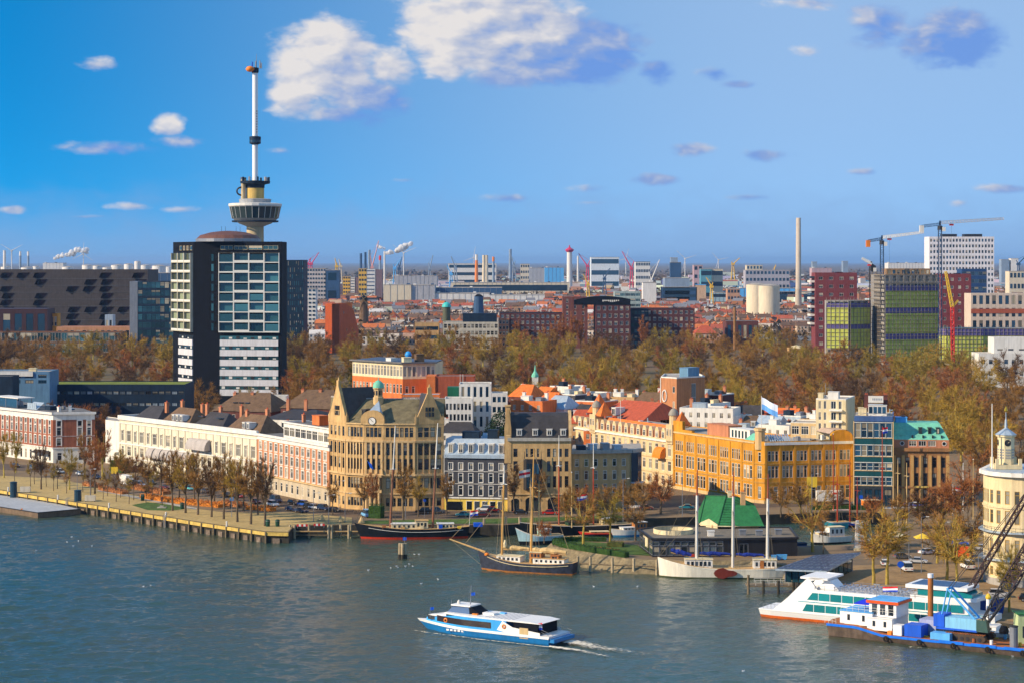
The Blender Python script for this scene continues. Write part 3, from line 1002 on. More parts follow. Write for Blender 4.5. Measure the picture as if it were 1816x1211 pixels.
for i,(u0,u1) in enumerate(o1):
 mb=C.part('window_surround',WHITE,0)
 for(zb,zt) in((8.9,11.8),(12.6,15.3),(16.2,18.6)):
  mb.box(u0-.3,u0,-.1,.02,zb-.1,zt+.25);mb.box(u1,u1+.3,-.1,.02,zb-.1,zt+.25);mb.box(u0,u1,-.12,.02,zt,zt+.3);mb.box(u0-.35,u1+.35,-.16,.02,zb-.28,zb-.1)
 mb.done()
C.flat(FLAT,20.5)
pa,pb=C.L[0]+(C.L[1]-C.L[0])*.3,C.L[1]
C2a=Vector(a)+(b-a)*.3+(back(a,b,2)[1]-a)
C2b=b+(back(a,b,2)[0]-b)
CP=Bld('penthouse','white framed glass penthouse on the roof of the brick hotel','penthouse',[Vector((C2a.x,C2a.y,20.6)),Vector((C2b.x,C2b.y,20.6))]+[Vector((p.x,p.y,20.6)) for p in back(C2a,C2b,9)])
wd=CP.edge(0)[2]
CP.walls(WHITE,20.5,25.2,{0:[(21.2,24.0,even(wd,9,wd/9-.5,.1),'3t')]},gm=GLC);CP.band(WHITE,25.2,25.6,.5,[0,1,3],thick=.2);CP.flat(FLAT,25.3)
rooftop_box(CP,14,19,3,6,25.4,28.2,BRICKO)
chimney(CP,4,5,25.4,2.2)
pts=[Q(583,634),Q(614,625.5),Q(646,622.5),Q(680,621.3),Q(737,621),Q(787,623)]
D=Bld('clock_building','sandstone office building with two pointed gables, clock and green cupola','office building',pts+[Q(786,650),Q(690,652),Q(600,656)])
rows={}
ROWZ=[(4.2,6.6),(9.3,12.4),(14.8,17.9),(19.0,22.3),(24.2,27.0)]
NB=[4,5,3,5,4]
WW=[1.15,.95,1.4,1.2,1.4]
for e in range(5):
 L=D.edge(e)[2]
 rr=[]
 for k,(zb,zt) in enumerate(ROWZ):
  n=NB[e]
  w=WW[e]
  if k==4 and e in(2,3):
   n,w=n+1,1.05
  if L/n<w+.35:
   w=L/n-.35
  rr.append((zb,zt,even(L,n,w,.5),'t' if k else 'h'))
 rows[e]=rr
D.walls(SAND,GZ,27.9,rows,rev=.55,fm=mat('bronze_frame',(.10,.07,.04),.6),gm=GL)
D.band(SANDL,22.7,23.3,.4,range(5),'string_course',thick=.1)
D.band(SANDL,13.0,13.6,.45,range(5),'string_course',thick=.1)
D.band(SANDL,7.6,8.0,.25,range(5),'string_course',thick=.1)
D.band(SANDL,27.8,28.2,.3,range(1,4),'eaves',thick=.1)
for e in range(5):
 L=D.edge(e)[2]
 n=NB[e]
 for i in range(n+1):
  x=.5+(L-1.0)*i/n
  x=min(max(x,.3),L-.3)
  mb=D.part('buttress',SANDL,e)
  big=e in(2,3)
  mb.box(x-(.3 if big else .18),x+(.3 if big else .18),-.35 if big else-.2,.02,13.6,22.7)
  mb.done()
DARKB=mat('stone_spandrel',(.45,.29,.12),.9,var=.2)
for e in range(5):
 L=D.edge(e)[2]
 mb=D.part('spandrel',DARKB,e);mb.box(.4,L-.4,-.12,-.003,18.05,18.9);mb.done()
def gable(s,e,zb,zp,x0,x1,m,thick=.9,win=True,kink=.0):
 xm=(x0+x1)/2
 mb=s.part('gable',m,e)
 prof=[(x0,zb),(x1,zb),(x1,zb+1.2),(xm+.55,zp-1.6),(xm+.55,zp),(xm-.55,zp),(xm-.55,zp-1.6),(x0,zb+1.2)]
 n=len(prof)
 mb.faces([(x,-.05,z) for x,z in prof]+[(x,thick,z) for x,z in prof],[tuple(range(n)),tuple(range(2*n-1,n-1,-1))]+[(i,n+i,n+(i+1)%n,(i+1)%n) for i in range(n)])
 o=mb.done()
 if win:
  for k in(-1,0,1):
   for r in(0,1):
    fme,pme=window_meshes(.7,1.25,'s',MATS['bronze_frame'],GL)
    f=link('window',fme,o,M=s.M(e)@Matrix.Translation((xm+k*.95-.35,-.3,zb+2.2+r*1.5)))
    link('pane',pme,f)
 mb=s.part('gable_roof',SLATE,e)
 mb.faces([(x0+.2,thick,zb),(xm,thick,zp-2.2),(x1-.2,thick,zb),(x0+.2,12,zb),(xm,12,zp-2.2),(x1-.2,12,zb)],[(0,1,4,3),(1,2,5,4),(0,2,1),(3,4,5)])
 mb.done()
 mb=s.part('finial',m,e);mb.tube((xm,.4,zp),(xm,.4,zp+.9),.35,.12,6);mb.done()
 for x in(x0,x1):
  mb=s.part('pinnacle',m,e);mb.box(x-.3,x+.3,-.1,.6,zb,zb+2.2);mb.tube((x,.25,zb+2.2),(x,.25,zb+3.2),.3,.05,4);mb.done()
L0,L5=D.edge(0)[2],D.edge(4)[2]
gable(D,0,27.9,40.2,.2,L0-.1,SAND)
gable(D,4,27.9,38.6,.2,L5-.2,SAND)
mb=D.part('roof',MOSSY)
fr=[D.L[i] for i in range(0,6)]
inn=[Vector((0,9.5,0)),Vector((-1,10.5,0)),Vector((0,11,0)),Vector((0,11,0)),Vector((0,11,0)),Vector((0,10.5,0))]
for i in range(5):
 p,q=fr[i],fr[i+1]
 mb.poly([(p.x,p.y,27.95),(q.x,q.y,27.95),(q.x+inn[i+1].x,q.y+inn[i+1].y,34.6),(p.x+inn[i].x,p.y+inn[i].y,34.6)])
 mb.poly([(p.x,p.y+26,27.95),(q.x,q.y+26,27.95),(q.x+inn[i+1].x,q.y+inn[i+1].y,34.6),(p.x+inn[i].x,p.y+inn[i].y,34.6)])
mb.done()
mb=D.part('ridge',FLATL)
for i in range(5):
 p,q=fr[i]+inn[i],fr[i+1]+inn[i+1]
 mb.tube((p.x,p.y,34.6),(q.x,q.y,34.6),.25,.25,5)
mb.done()
L2=D.edge(2)[2]
mb=D.part('clock_gable',SAND,2)
prof=[(-1.0,27.9),(L2+.3,27.9)]+[(L2/2-.35+(L2/2+.65)*math.cos(t),29.4+2.6*math.sin(t)) for t in[math.pi*k/8 for k in range(9)]]
n=len(prof)
mb.faces([(x,-.25,z) for x,z in prof]+[(x,.8,z) for x,z in prof],[tuple(range(n)),tuple(range(2*n-1,n-1,-1))]+[(i,n+i,n+(i+1)%n,(i+1)%n) for i in range(n)])
cg=mb.done()
mb=D.part('clock_face',WHITE,2)
cx_=L2*.42
mb.faces([(cx_+1.05*math.cos(t),-.34,28.9+1.05*math.sin(t)) for t in[2*math.pi*k/24 for k in range(24)]],[tuple(range(24))])
cf=mb.done()
mb=D.part('clock_rim',STEELD,2)
for k in range(24):
 t0,t1=2*math.pi*k/24,2*math.pi*(k+1)/24
 mb.tube((cx_+1.1*math.cos(t0),-.32,28.9+1.1*math.sin(t0)),(cx_+1.1*math.cos(t1),-.32,28.9+1.1*math.sin(t1)),.1,.1,4)
mb.done()
for nm,dx,dz in(('hour_hand',.45,-.3),('minute_hand',-.5,.62)):
 mb=D.part(nm,STEELD,2);mb.tube((cx_,-.38,28.9),(cx_+dx,-.38,28.9+dz),.07,.05,4);mb.done()
mb=D.part('clock_gable_roof',ZINC,2)
apx=(L2*.5,5.5,34.4)
mb.faces([(-.6,.6,29.6),(L2*.2,.6,31.6),(L2*.8,.6,31.6),(L2,.6,29.6),apx],[(0,1,4),(1,2,4),(2,3,4)])
mb.done()
cq=Q(671,631)-D.o.location
mb=D.part('cupola',SANDL);mb.lathe([(1.5,33),(1.5,35.2),(1.25,35.3),(1.25,37.6),(1.6,37.7),(1.6,38)],8,(cq.x,cq.y));cu=mb.done()
for k in range(8):
 t=math.pi/4*(k+.5)
 mb=D.part('cupola_opening',STEELD);mb.M=mb.M@Matrix.Translation((cq.x,cq.y,0))@Matrix.Rotation(t,4,'Z');mb.box(1.1,1.2,-.3,.3,35.8,37.2);mb.done()
mb=D.part('cupola_dome',COPPER,smooth=True);mb.lathe([(1.65,38),(1.6,38.6),(1.3,39.4),(.7,40),(.12,40.2),(.1,40.9),(0,41)],12,(cq.x,cq.y));mb.done()
dormer(D,D.edge(3)[2]*.5,2.0,29.6,31.6,4,2.2,6,m=MOSSY)
dormer(D,D.edge(1)[2]*.55,1.4,30.2,31.8,1,3.0,6,m=SLATE)
for k in range(4):
 mb=D.part('entrance_column',SANDL,2);x=1+k*(L2-2)/3;mb.tube((x,-1.1,GZ),(x,-1.1,12.6),.45,.38,8);mb.done()
mb=D.part('entrance_canopy',SANDL,2);mb.box(.2,L2-.2,-1.7,-.36,12.7,13.3);mb.done()
mb=D.part('balcony',SANDL,2);mb.box(.2,L2-.2,-1.5,-.36,8.2,9.0);mb.done()
fl=D.part('flag_staff',WHITE,2);fl.tube((L2*.35,-.4,15.2),(L2*.30,-2.6,17.6),.06);fl.done()
fl=D.part('flag',BLUEP,2,label='blue and white flag on the clock building');fl.faces([(L2*.3,-2.6,17.5),(L2*.42,-2.5,15.6),(L2*.6,-2.3,15.0),(L2*.5,-2.4,16.6)],[(0,1,2,3)]);fl.done()
a,b=Q(788,622),Q(900,619)
E=Bld('charcoal_house','charcoal grey house with white windows, yellow ground floor and pale zinc mansard','house',[a,b]+back(a,b,13))
Wd=E.edge(0)[2]
ops=even(Wd,6,1.25,.4)
E.walls(mat('yellow_stucco',(.78,.56,.10),.8,var=.06),GZ,6.6,{0:[(3.02,5.6,[(.6,5.4)],None),(5.62,5.63,[],'s')]},name='ground_floor')
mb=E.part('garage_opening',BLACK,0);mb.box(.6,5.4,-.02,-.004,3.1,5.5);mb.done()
for k in range(5):
 mb=E.part('shop_window',GL,0);x=6.6+k*2.3;mb.box(x,x+1.5,-.05,-.004,3.3,5.7);mb.done()
 mb=E.part('shop_window_frame',WHITE,0);mb.box(x-.12,x,-.1,-.004,3.2,5.8);mb.box(x-.12,x+1.6,-.1,-.004,5.72,5.85);mb.done()
E.walls(GREYW,6.6,18.3,{0:[(7.4,10.2,ops,'t'),(11.2,13.8,ops,'t'),(14.8,16.8,ops,'d')]})
for z in(10.7,14.3):
 E.band(WHITE,z,z+.14,.12,[0],'string_course',thick=.02)
for(u0,u1) in ops:
 mb=E.part('window_surround',WHITE,0)
 for(zb,zt) in((7.4,10.2),(11.2,13.8),(14.8,16.8)):
  mb.box(u0-.14,u0,-.07,.02,zb-.14,zt+.14);mb.box(u1,u1+.14,-.07,.02,zb-.14,zt+.14);mb.box(u0,u1,-.07,.02,zt,zt+.14);mb.box(u0,u1,-.12,.02,zb-.14,zb)
 mb.done()
E.band(WHITE,6.5,6.9,.3,[0],'string_course',thick=.02)
E.band(ZINC,18.2,19.2,.45,[0,1],thick=.1)
mb=E.part('mansard_roof',ZINC,0)
mb.faces([(0,0,19.2),(Wd,0,19.2),(Wd,2.6,23.6),(0,2.6,23.6),(0,13,19.2),(Wd,13,19.2),(Wd,13,23.6),(0,13,23.6)],[(0,1,2,3),(3,2,6,7),(1,5,6,2),(4,0,3,7)])
mb.done()
for(u0,u1) in ops:
 dormer(E,u0-.15,1.55,19.6,22.3,0,.15,2.4,m=WHITE)
rooftop_box(E,4.5,9.5,4,8,23.6,25.4,NAVY);rooftop_box(E,12,15,4,7,23.6,26.0,NAVY)
g=E.part('roof_light',ZINC,0);g.faces([(10,6,23.6),(12,6,23.6),(12,8,25),(10,8,25)],[(0,1,2,3)]);g.done()
a,b=Q(900,618),Q(1013,618)
G_=Bld('arched_office','sandstone office with big dark curved roof and arched ground floor','office building',[a,b]+back(a,b,15))
Wd=G_.edge(0)[2]
wl,wr=[(1.6,2.9)],[(13.2,14.3),(14.9,16.0),(16.6,17.7)]
rows=[(3.1,7.2,[(1.1,3.4),(5.2,9.3),(11.6,15.2),(16.4,18.1)],None)]
for zb,zt in((10.0,13.3),(14.6,17.6),(18.8,21.2)):
 rows.append((zb,zt,[(1.7,2.9),(5.3,5.9),(6.6,7.8),(8.5,9.1),(11.4,12.4),(13.1,14.1),(14.7,15.7),(16.5,17.6)],'t'))
G_.walls(SAND,GZ,23.4,{0:rows},rev=.5,fm=MATS['bronze_frame'])
mb=G_.part('ground_floor_glass',GL,0);mb.box(1,18.2,.48,.49,3,7.3);mb.done()
for x0,x1 in((1.1,3.4),(5.2,9.3),(11.6,15.2)):
 mb=G_.part('arch',SANDL,0)
 xm,r=(x0+x1)/2,(x1-x0)/2
 k=10
 for i in range(k):
  t0,t1=math.pi*i/k,math.pi*(i+1)/k
  mb.faces([(xm+r*math.cos(t0),-.15,6.2+r*.55*math.sin(t0)),(xm+r*math.cos(t1),-.15,6.2+r*.55*math.sin(t1)),(xm+(r+.5)*math.cos(t1),-.15,6.2+(r*.55+.5)*math.sin(t1)),(xm+(r+.5)*math.cos(t0),-.15,6.2+(r*.55+.5)*math.sin(t0))],[(0,1,2,3)])
  mb.faces([(xm+(r+.5)*math.cos(t0),-.15,6.2+(r*.55+.5)*math.sin(t0)),(xm+(r+.5)*math.cos(t1),-.15,6.2+(r*.55+.5)*math.sin(t1)),(xm+(r+.5)*math.cos(t1),.0,6.2+(r*.55+.5)*math.sin(t1)),(xm+(r+.5)*math.cos(t0),.0,6.2+(r*.55+.5)*math.sin(t0))],[(0,1,2,3)])
 mb.done()
G_.band(SANDL,7.9,8.3,.3,[0],'string_course',thick=.1)
G_.band(mat('grey_gutter',(.40,.38,.33),.7),23.4,24.3,.5,[0],thick=.2)
mb=G_.part('oriel',mat('dark_timber_bay',(.03,.028,.03),.6),0);mb.prism([(4.6,0),(5.4,-1.5),(9.2,-1.5),(10,0)],9.4,18.2);mb.done()
for k in range(4):
 for z in(10,14):
  mb=G_.part('oriel_window',GLB,0);mb.box(5.5+k*.95,6.2+k*.95,-1.56,-1.51,z,z+3);mb.done()
for x in(4.9,9.7):
 mb=G_.part('oriel_post',STEELD,0);mb.tube((x,-1.2,18.2),(x,-1.2,20.5),.12,.06);mb.done()
mb=G_.part('roof',SLATE,0,smooth=False)
prof=[(.2,24.3),(1.0,26.6),(2.2,28.8),(3.8,30.5),(5.5,31.2),(10.5,31.0),(15,24.3)]
for(y0,z0),(y1,z1) in zip(prof,prof[1:]):
 mb.faces([(.9,y0,z0),(Wd-.7,y0,z0),(Wd-.7,y1,z1),(.9,y1,z1)],[(0,1,2,3)])
mb.done()
for x in(2.6,7.2,11.3,15.3):
 dormer(G_,x,1.6,24.9,26.7,0,.3,2.0)
for nm,x0,x1 in(('end_gable',-.4,.9),('end_gable',Wd-.7,Wd+.1)):
 mb=G_.part(nm,SANDL,0)
 pr=[(0,23.4)]+[(y-.4,z+.6) for y,z in prof[:6]]+[(15,23.4)]
 n=len(pr)
 mb.faces([(x0,y,z) for y,z in pr]+[(x1,y,z) for y,z in pr],[tuple(range(n-1,-1,-1)),tuple(range(n,2*n))]+[(i,(i+1)%n,n+(i+1)%n,n+i) for i in range(n)])
 mb.done()
mb=G_.part('chimney',SAND,0);mb.box(-.6,.8,1.5,3.2,28,33.2);mb.box(-.8,1,1.3,3.4,33.2,33.6);mb.done()
mb=G_.part('left_gable',SAND,0)
pr=[(-.9,17),(1.1,17),(1.1,27),(.4,32.6),(-.2,32.6),(-.9,27)]
mb.faces([(x,-.12,z) for x,z in pr]+[(x,1.2,z) for x,z in pr],[tuple(range(6)),tuple(range(11,5,-1))]+[(i,6+i,6+(i+1)%6,(i+1)%6) for i in range(6)])
mb.done()
a,b=Q(1013,626),Q(1120,629)
K=Bld('sandstone_house','plain sandstone house with dark glazed corner bay right of the arched office','house',[a,b,Q(1138,634)]+[Q(1136,655),Q(1016,650)])
Wd=K.edge(0)[2]
ops=[(1.1+k*2.8,2.3+k*2.8) for k in range(6)]
K.walls(SAND,GZ,19.0,{0:[(3.8,6,ops,'t'),(7.4,10.1,ops,'t'),(11.3,14.0,ops,'t'),(15.2,17.4,ops,'t')]},gm=GLC)
K.band(mat('grey_gutter',(.40,.38,.33),.7),19.0,20.0,.6,[0,1],thick=.2)
K.band(SANDL,6.5,6.9,.2,[0],'string_course',thick=.05)
K.flat(FLATL,19.6)
mb=K.part('corner_bay',GREYW,1);mb.prism([(-.6,-.3),(.2,-2.0),(2.2,-2.0),(3.0,-.3)],10.6,19.0);mb.done()
for z in(11.2,15.2):
 for k in range(2):
  mb=K.part('bay_window',GLB,1);mb.box(.35+k*.95,1.1+k*.95,-2.06,-2.01,z,z+2.6);mb.done()
mb=K.part('balcony',ZINC,1);mb.box(-.6,3.4,-2.3,-.02,10.1,10.55);mb.done()
for k in range(4):
 rooftop_box(K,3+k*3.6,5.2+k*3.6,4+k%2,8,19.6,20.8+.3*(k%3),[NAVY,ZINC,METAL,ZINC][k])
a,b=Q(1012,744),Q(1194,682)
N=Bld('ornate_terrace','cream ornate terrace with dormer gables, orange roof and two small turrets','terrace',[a,b]+back(a,b,15))
Wd=N.edge(0)[2]
CRM=mat('warm_cream_stone',(.66,.49,.27),.8,var=.12)
ops=even(Wd,17,1.9,.4)
N.walls(CRM,GZ,18.4,{0:[(3.6,6.6,ops,'c'),(8.2,11.4,ops,'c'),(13.0,16.6,ops,'c')]},gm=GLC)
N.band(WHITE,17.4,18.0,.5,[0],thick=.1);N.band(CRM,12.0,12.5,.3,[0],'string_course',thick=.05);N.band(CRM,7.2,7.6,.3,[0],'string_course',thick=.05)
mb=N.part('roof',TILEO,0)
mb.faces([(20,.6,18.4),(Wd-4,.6,18.4),(Wd-4,3.2,22.4),(20,3.2,22.4)],[(0,1,2,3)])
mb.faces([(0,.6,18.4),(20,.6,18.4),(20,3.2,21.4),(0,3.2,21.4)],[(0,1,2,3)]);mb.done()
N.flat(FLATL,18.35)
mb=N.part('flat_roof',FLATL,0);mb.box(0,Wd,3.2,14.5,18.4,21.3);mb.done()
for i,(u0,u1) in enumerate(ops):
 mb=N.part('dormer_gable',CRM,0)
 x0,x1,xm=u0-.35,u1+.35,(u0+u1)/2
 pr=[(x0,18.2),(x1,18.2),(x1,20.6),(xm+.6,21.8),(xm-.6,21.8),(x0,20.6)]
 mb.faces([(x,.1,z) for x,z in pr]+[(x,1.8,z) for x,z in pr],[tuple(range(6)),tuple(range(11,5,-1))]+[(k,6+k,6+(k+1)%6,(k+1)%6) for k in range(6)])
 o=mb.done()
 fme,pme=window_meshes(1.5,2.0,'c',WHITE,GLC)
 f=link('window',fme,o,M=N.M(0)@Matrix.Translation((xm-.75,-.1,18.5)));link('pane',pme,f)
for x,zt in((16.5,27.0),(Wd-1.8,27.5)):
 mb=N.part('turret',CRM,0);mb.prism([(x-2,-.5),(x+2,-.5),(x+2,3),(x-2,3)],17,23.2);mb.lathe([(1.4,23.2),(1.4,zt-1.5),(1.7,zt-1.4)],10,(x,1.2));o=mb.done()
 for k in(-1,1):
  fme,pme=window_meshes(.9,2.2,'s',WHITE,GLC)
  f=link('window',fme,o,M=N.M(0)@Matrix.Translation((x+k*.9-.45,-.72,19.6)));link('pane',pme,f)
 mb=N.part('turret_dome',mat('grey_dome',(.30,.27,.22),.7),0,smooth=True);mb.lathe([(1.75,zt-1.4),(1.5,zt-.4),(.8,zt+.5),(.1,zt+.9),(0,zt+1.6)],10,(x,1.2));mb.done()
 mb=N.part('turret_roof',TILEO,0);mb.faces([(x+1.2,0,22.8),(x+5,0,22.8),(x+5,5,22.8),(x+1.2,5,22.8),(x+3,2.5,27.5)],[(0,1,4),(1,2,4),(2,3,4),(3,0,4)]);mb.done()
barrel(N,Wd*.86,Wd*.86+5,12.2,3.4,depth=2.2,m=ORANGEP)
mb=N.part('flag_staff',WHITE,0);mb.tube((Wd*.5,.3,21),(Wd*.5,.3,29),.08);mb.done()
N2=Bld('red_tiled_house','house with broad red tiled roof and pyramid corner behind the cream terrace','house',[Q(1052,742),Q(1140,722),Q(1142,745),Q(1056,765)])
N2 .walls(BRICKD,GZ,21.5,{});N2 .hip(TILER,21.4,27.0,0,3,.2,gable=False)
dormer(N2,9,2,22.5,25,0,.6,5)
mb=N2 .part('pyramid_roof',TILEO,0);mb.faces([(-2,-1,23),(4,-1,23),(4,5,23),(-2,5,23),(1,2,29.5)],[(0,1,4),(1,2,4),(2,3,4),(3,0,4)]);mb.done()
a,b,c_=Q(1194,682),Q(1338,641),Q(1513,645)
I_=Bld('ochre_building','golden ochre brick corner building with rows of tall white windows','office building',[a,b,Q(1356,638.5),c_]+[Q(1515,665),Q(1390,665),Q(1225,700)])
L0,L2=I_.edge(0)[2],I_.edge(2)[2]
def groups(L,n,per,w,gap,m0=.4):
 out=[]
 for(u0,u1) in even(L,n,per*w+(per-1)*gap,m0):
  for k in range(per):
   out.append((u0+k*(w+gap),u0+k*(w+gap)+w))
 return out
W3=groups(L0,7,3,1.35,.3,.3)
R3=groups(L2,6,3,.95,.22,.4)
LC=I_.edge(1)[2]
I_.walls(OCHRE,GZ,21.0,{0:[(4.6,8.4,W3,'t'),(10.0,14.0,W3,'t'),(15.2,18.4,groups(L0,7,4,.85,.35,.3),'t')],1:[(4.4,8.0,[(LC/2-.6,LC/2+.6)],'c'),(10.4,14.2,[(LC/2-.8,LC/2+.8)],'c'),(15.4,18.2,[(LC/2-.5,LC/2+.5)],'t')],2:[(4.2,8.0,groups(L2,6,2,1.4,.4,.4),'t'),(10.6,14.2,R3,'t'),(15.6,18.6,R3,'t')]},rev=.35,gm=GLC)
I_.band(SANDL,GZ,4.0,.2,[0,1,2],'plinth',thick=.05)
I_.band(mat('dark_ochre_course',(.5,.26,.05),.8),9.0,9.4,.15,[0,1,2],'string_course',thick=.03)
I_.band(MATS['dark_ochre_course'],14.6,14.9,.15,[0,1,2],'string_course',thick=.03)
I_.band(WHITE,20.4,21.2,.35,[2],thick=.1);I_.band(SANDL,20.7,21.2,.25,[0],thick=.1)
for e,L in((0,L0),(2,L2)):
 n=7 if e==0 else 6
 for i in range(n+1):
  x=min(max(.3+(L-.6)*i/n,.35),L-.35)
  mb=I_.part('pier',OCHRE,e);mb.box(x-.3,x+.3,-.2,.02,4,20.4);mb.done()
I_.flat(FLATL,21.0,par=.5,pm=OCHRE)
mb=I_.part('corner_turret',SANDL,1);mb.lathe([(1.5,19),(1.5,24.5),(1.8,24.6),(1.8,25.4)],10,(LC/2-.5,.9));mb.done()
mb=I_.part('corner_gable',OCHRE,0);mb.box(L0*.0,L0*.12,-.05,1,21,24.6);mb.box(L0*.12,L0*.24,-.05,1,21,22);mb.done()
mb=I_.part('copper_hood',COPPER,0);mb.faces([(L0*.87,.3,21.4),(L0*.98,.3,21.4),(L0*.95,3,23.4),(L0*.89,3,23.4)],[(0,1,2,3)]);mb.done()
mb=I_.part('roof_slats',ZINC,2)
for k in range(9):
 mb.faces([(2+k*.75,.6,21.4),(2.45+k*.75,.6,21.4),(2.45+k*.75,3.4,23.4),(2+k*.75,3.4,23.4)],[(0,1,2,3)])
mb.done()
mb=I_.part('arched_gable',OCHRE,2)
x0,x1=L2-7.2,L2-.2
pr=[(x0,21),(x1,21)]+[((x0+x1)/2+3.5*math.cos(t),22.6+2.0*math.sin(t)) for t in[math.pi*k/8 for k in range(9)]]
n=len(pr)
mb.faces([(x,-.1,z) for x,z in pr]+[(x,1,z) for x,z in pr],[tuple(range(n)),tuple(range(2*n-1,n-1,-1))]+[(i,n+i,n+(i+1)%n,(i+1)%n) for i in range(n)])
mb.done()
mb=I_.part('gable_roof',mat('pinkish_roofing',(.45,.33,.25),.8),2);mb.faces([(x0,1,23.4),(x1,1,23.4),(x1,12,23.4),(x0,12,23.4),(x0+1.5,1,24.5),(x1-1.5,1,24.5),(x1-1.5,12,24.5),(x0+1.5,12,24.5)],[(0,4,7,3),(4,5,6,7),(5,1,2,6)]);mb.done()
rooftop_box(I_,L0*.3,L0*.56,4,9,21,24.4,BRICKP,0,'roof_storey');rooftop_box(I_,L0*.56,L0*.8,4.5,9,21,23.8,WHITE,0,'roof_storey')
for k in range(5):
 mb=I_.part('roof_door',GLT,0);mb.box(L0*(.585+.04*k),L0*(.605+.04*k),4.42,4.49,21.2,23.4);mb.done()
mb=I_.part('flag_staff',WHITE,1);mb.tube((LC/2,1,25.4),(LC/2,1,35),.12,.08);mb.done()
fx=LC/2
for q,mf in((0,mat('flag_pale',(.62,.70,.85),.8)),(1,mat('flag_azure',(.12,.35,.78),.8))):
 mb=I_.part('flag',mf,1)
 for i in range(6):
  f0,f1=i/6,(i+1)/6
  w0,w1=.3*math.sin(i*1.3),.3*math.sin((i+1)*1.3)
  zt,zb=(34.6,32.6) if q==0 else(32.6,31.0)
  mb.faces([(fx+.1+5.6*f0,1+w0,zt-2.2*f0),(fx+.1+5.6*f1,1+w1,zt-2.2*f1),(fx+.1+5.6*f1,1+w1,zb-2.2*f1),(fx+.1+5.6*f0,1+w0,zb-2.2*f0)],[(0,1,2,3)])
 mb.done()
a,b=Q(1515,633),Q(1583,631)
J=Bld('teal_office','narrow office block with blue glass and teal bands beside the ochre building','office building',[a,b]+back(a,b,20))
Wd=J.edge(0)[2]
fl=[(9.2,11.6),(13.6,15.8),(17.8,21.0),(23.2,27.6)]
ops=even(Wd,6,Wd/6-.22,.12)
J.walls(mat('teal_panels',(.012,.075,.085),.4,var=.1),8.8,29.4,{0:[(zb,zt,ops,'h') for zb,zt in fl]},gm=GLB,only=[0])
J.walls(mat('office_base',(.03,.04,.05),.5),GZ,8.8,{0:[(3.4,8.0,even(Wd,4,2.2),'d')]},name='ground_floor',fm=STEELD,gm=GLB,only=[0])
J.walls(CREAM,GZ,29.4,{3:[(22.6,25,[(3,3.9)],'s')]},only=[1,2,3],name='side_wall')
J.band(mat('blue_fascia',(.06,.12,.28),.5),28.0,29.6,.25,[0,1],'fascia',thick=.1)
for zb,zt in fl:
 J.band(WHITE,zt+.02,zt+.2,.12,[0],'band',thick=.02);J.band(SANDL,zb-.22,zb-.02,.12,[0],'band',thick=.02)
mb=J.part('corner_frame',SANDL,0);mb.box(-.3,.0,-.15,.3,3,28);mb.box(Wd,Wd+.3,-.15,.3,3,28);mb.done()
J.flat(FLATL,29.3)
rooftop_box(J,4,9.4,5,10,29.3,32.4,WHITE,name='penthouse');rooftop_box(J,1,3.4,6,9,29.3,31.4,CREAM,name='penthouse')
for k in range(4):
 mb=J.part('penthouse_window',GLB,0);mb.box(4.2+k*1.3,5.2+k*1.3,4.93,4.99,30,32);mb.done()
for x in(3.4,9.0):
 chimney(J,x,7,31.2,4.0,w=1.3,m=BRICKD)
mb=J.part('roof_sign',WHITE,0,label='white roof sign with faint lettering');mb.box(4.0,8.4,5.2,5.35,33.2,35.2);sg=mb.done()
mb=J.part('sign_letters',mat('sign_grey',(.30,.34,.38),.6),0)
for k,ch in enumerate(('H','A','V','E','N','R','O')[:6]):
 mb.box(5.2+k*.5,5.5+k*.5,5.16,5.19,33.9,34.5)
o=mb.done();o['kind']='stuff'
for k in range(3):
 mb=J.part('terrace_rail',METAL,0);mb.tube((.2+k*3.5,.4,29.4),(3.4+k*3.5,.4,30.4),.05);mb.tube((.2+k*3.5,.4,30.4),(3.7+k*3.5,.4,30.4),.05);mb.done()
J2=Bld('cream_stair_block','cream stair block with tall window left of the teal office roof','house',[Q(1447,655),Q(1500,652),Q(1516,668),Q(1462,672)])
J2 .walls(CREAM,GZ,33.0,{0:[(20+k*3.4,22.4+k*3.4,[(.8,1.6),(2.4,3.2),(4.6,6.2),(7.0,7.9)],'d') for k in range(4)]})
for k in range(3):
 mb=J2 .part('balcony',WHITE,0);mb.box(4.2,8.2,-1.1,-.01,22.8+k*3.4,23.3+k*3.4);mb.done()
rooftop_box(J2,3.4,6.6,1.5,4,33,35.2,WHITE)
mb=J2 .part('antenna',METAL,0);mb.tube((2.6,2,33),(2.6,2,38),.07);mb.done();J2 .flat(FLATL,32.9,par=.4,pm=WHITE);rooftop_box(J2,.4,2,1,3,33,34.8,CREAM)
J3=Bld('low_cream_block','low block with white ribbon windows behind the ochre parapet','house',[Q(1402,660),Q(1470,656),Q(1478,668),Q(1410,672)])
w3=J3 .edge(0)[2]
J3 .walls(mat('tan_render',(.62,.44,.22),.8),GZ,25.5,{0:[(22,24.6,even(w3,4,2.3),'3t')]});J3 .flat(FLATL,25.4,par=.3,pm=WHITE)
a,b=Q(1584,633),Q(1683,631)
Kb=Bld('green_mansard_house','brown stone house with bright green copper mansard roof and round windows','house',[a,b]+back(a,b,18))
Wd=Kb.edge(0)[2]
ops=even(Wd,6,1.25,.3)
Kb.walls(BROWNST,GZ,20.0,{0:[(4.0,8.0,ops,'t'),(9.0,12.8,ops,'t'),(14.4,17.4,ops,'t')]},rev=.45,fm=MATS['bronze_frame'])
for i in range(7):
 x=min(max(.3+(Wd-.6)*i/6,.35),Wd-.35)
 mb=Kb.part('pilaster',mat('tan_pilaster',(.50,.29,.10),.85,var=.12),0);mb.box(x-.45,x+.45,-.4,.02,4,18);mb.done()
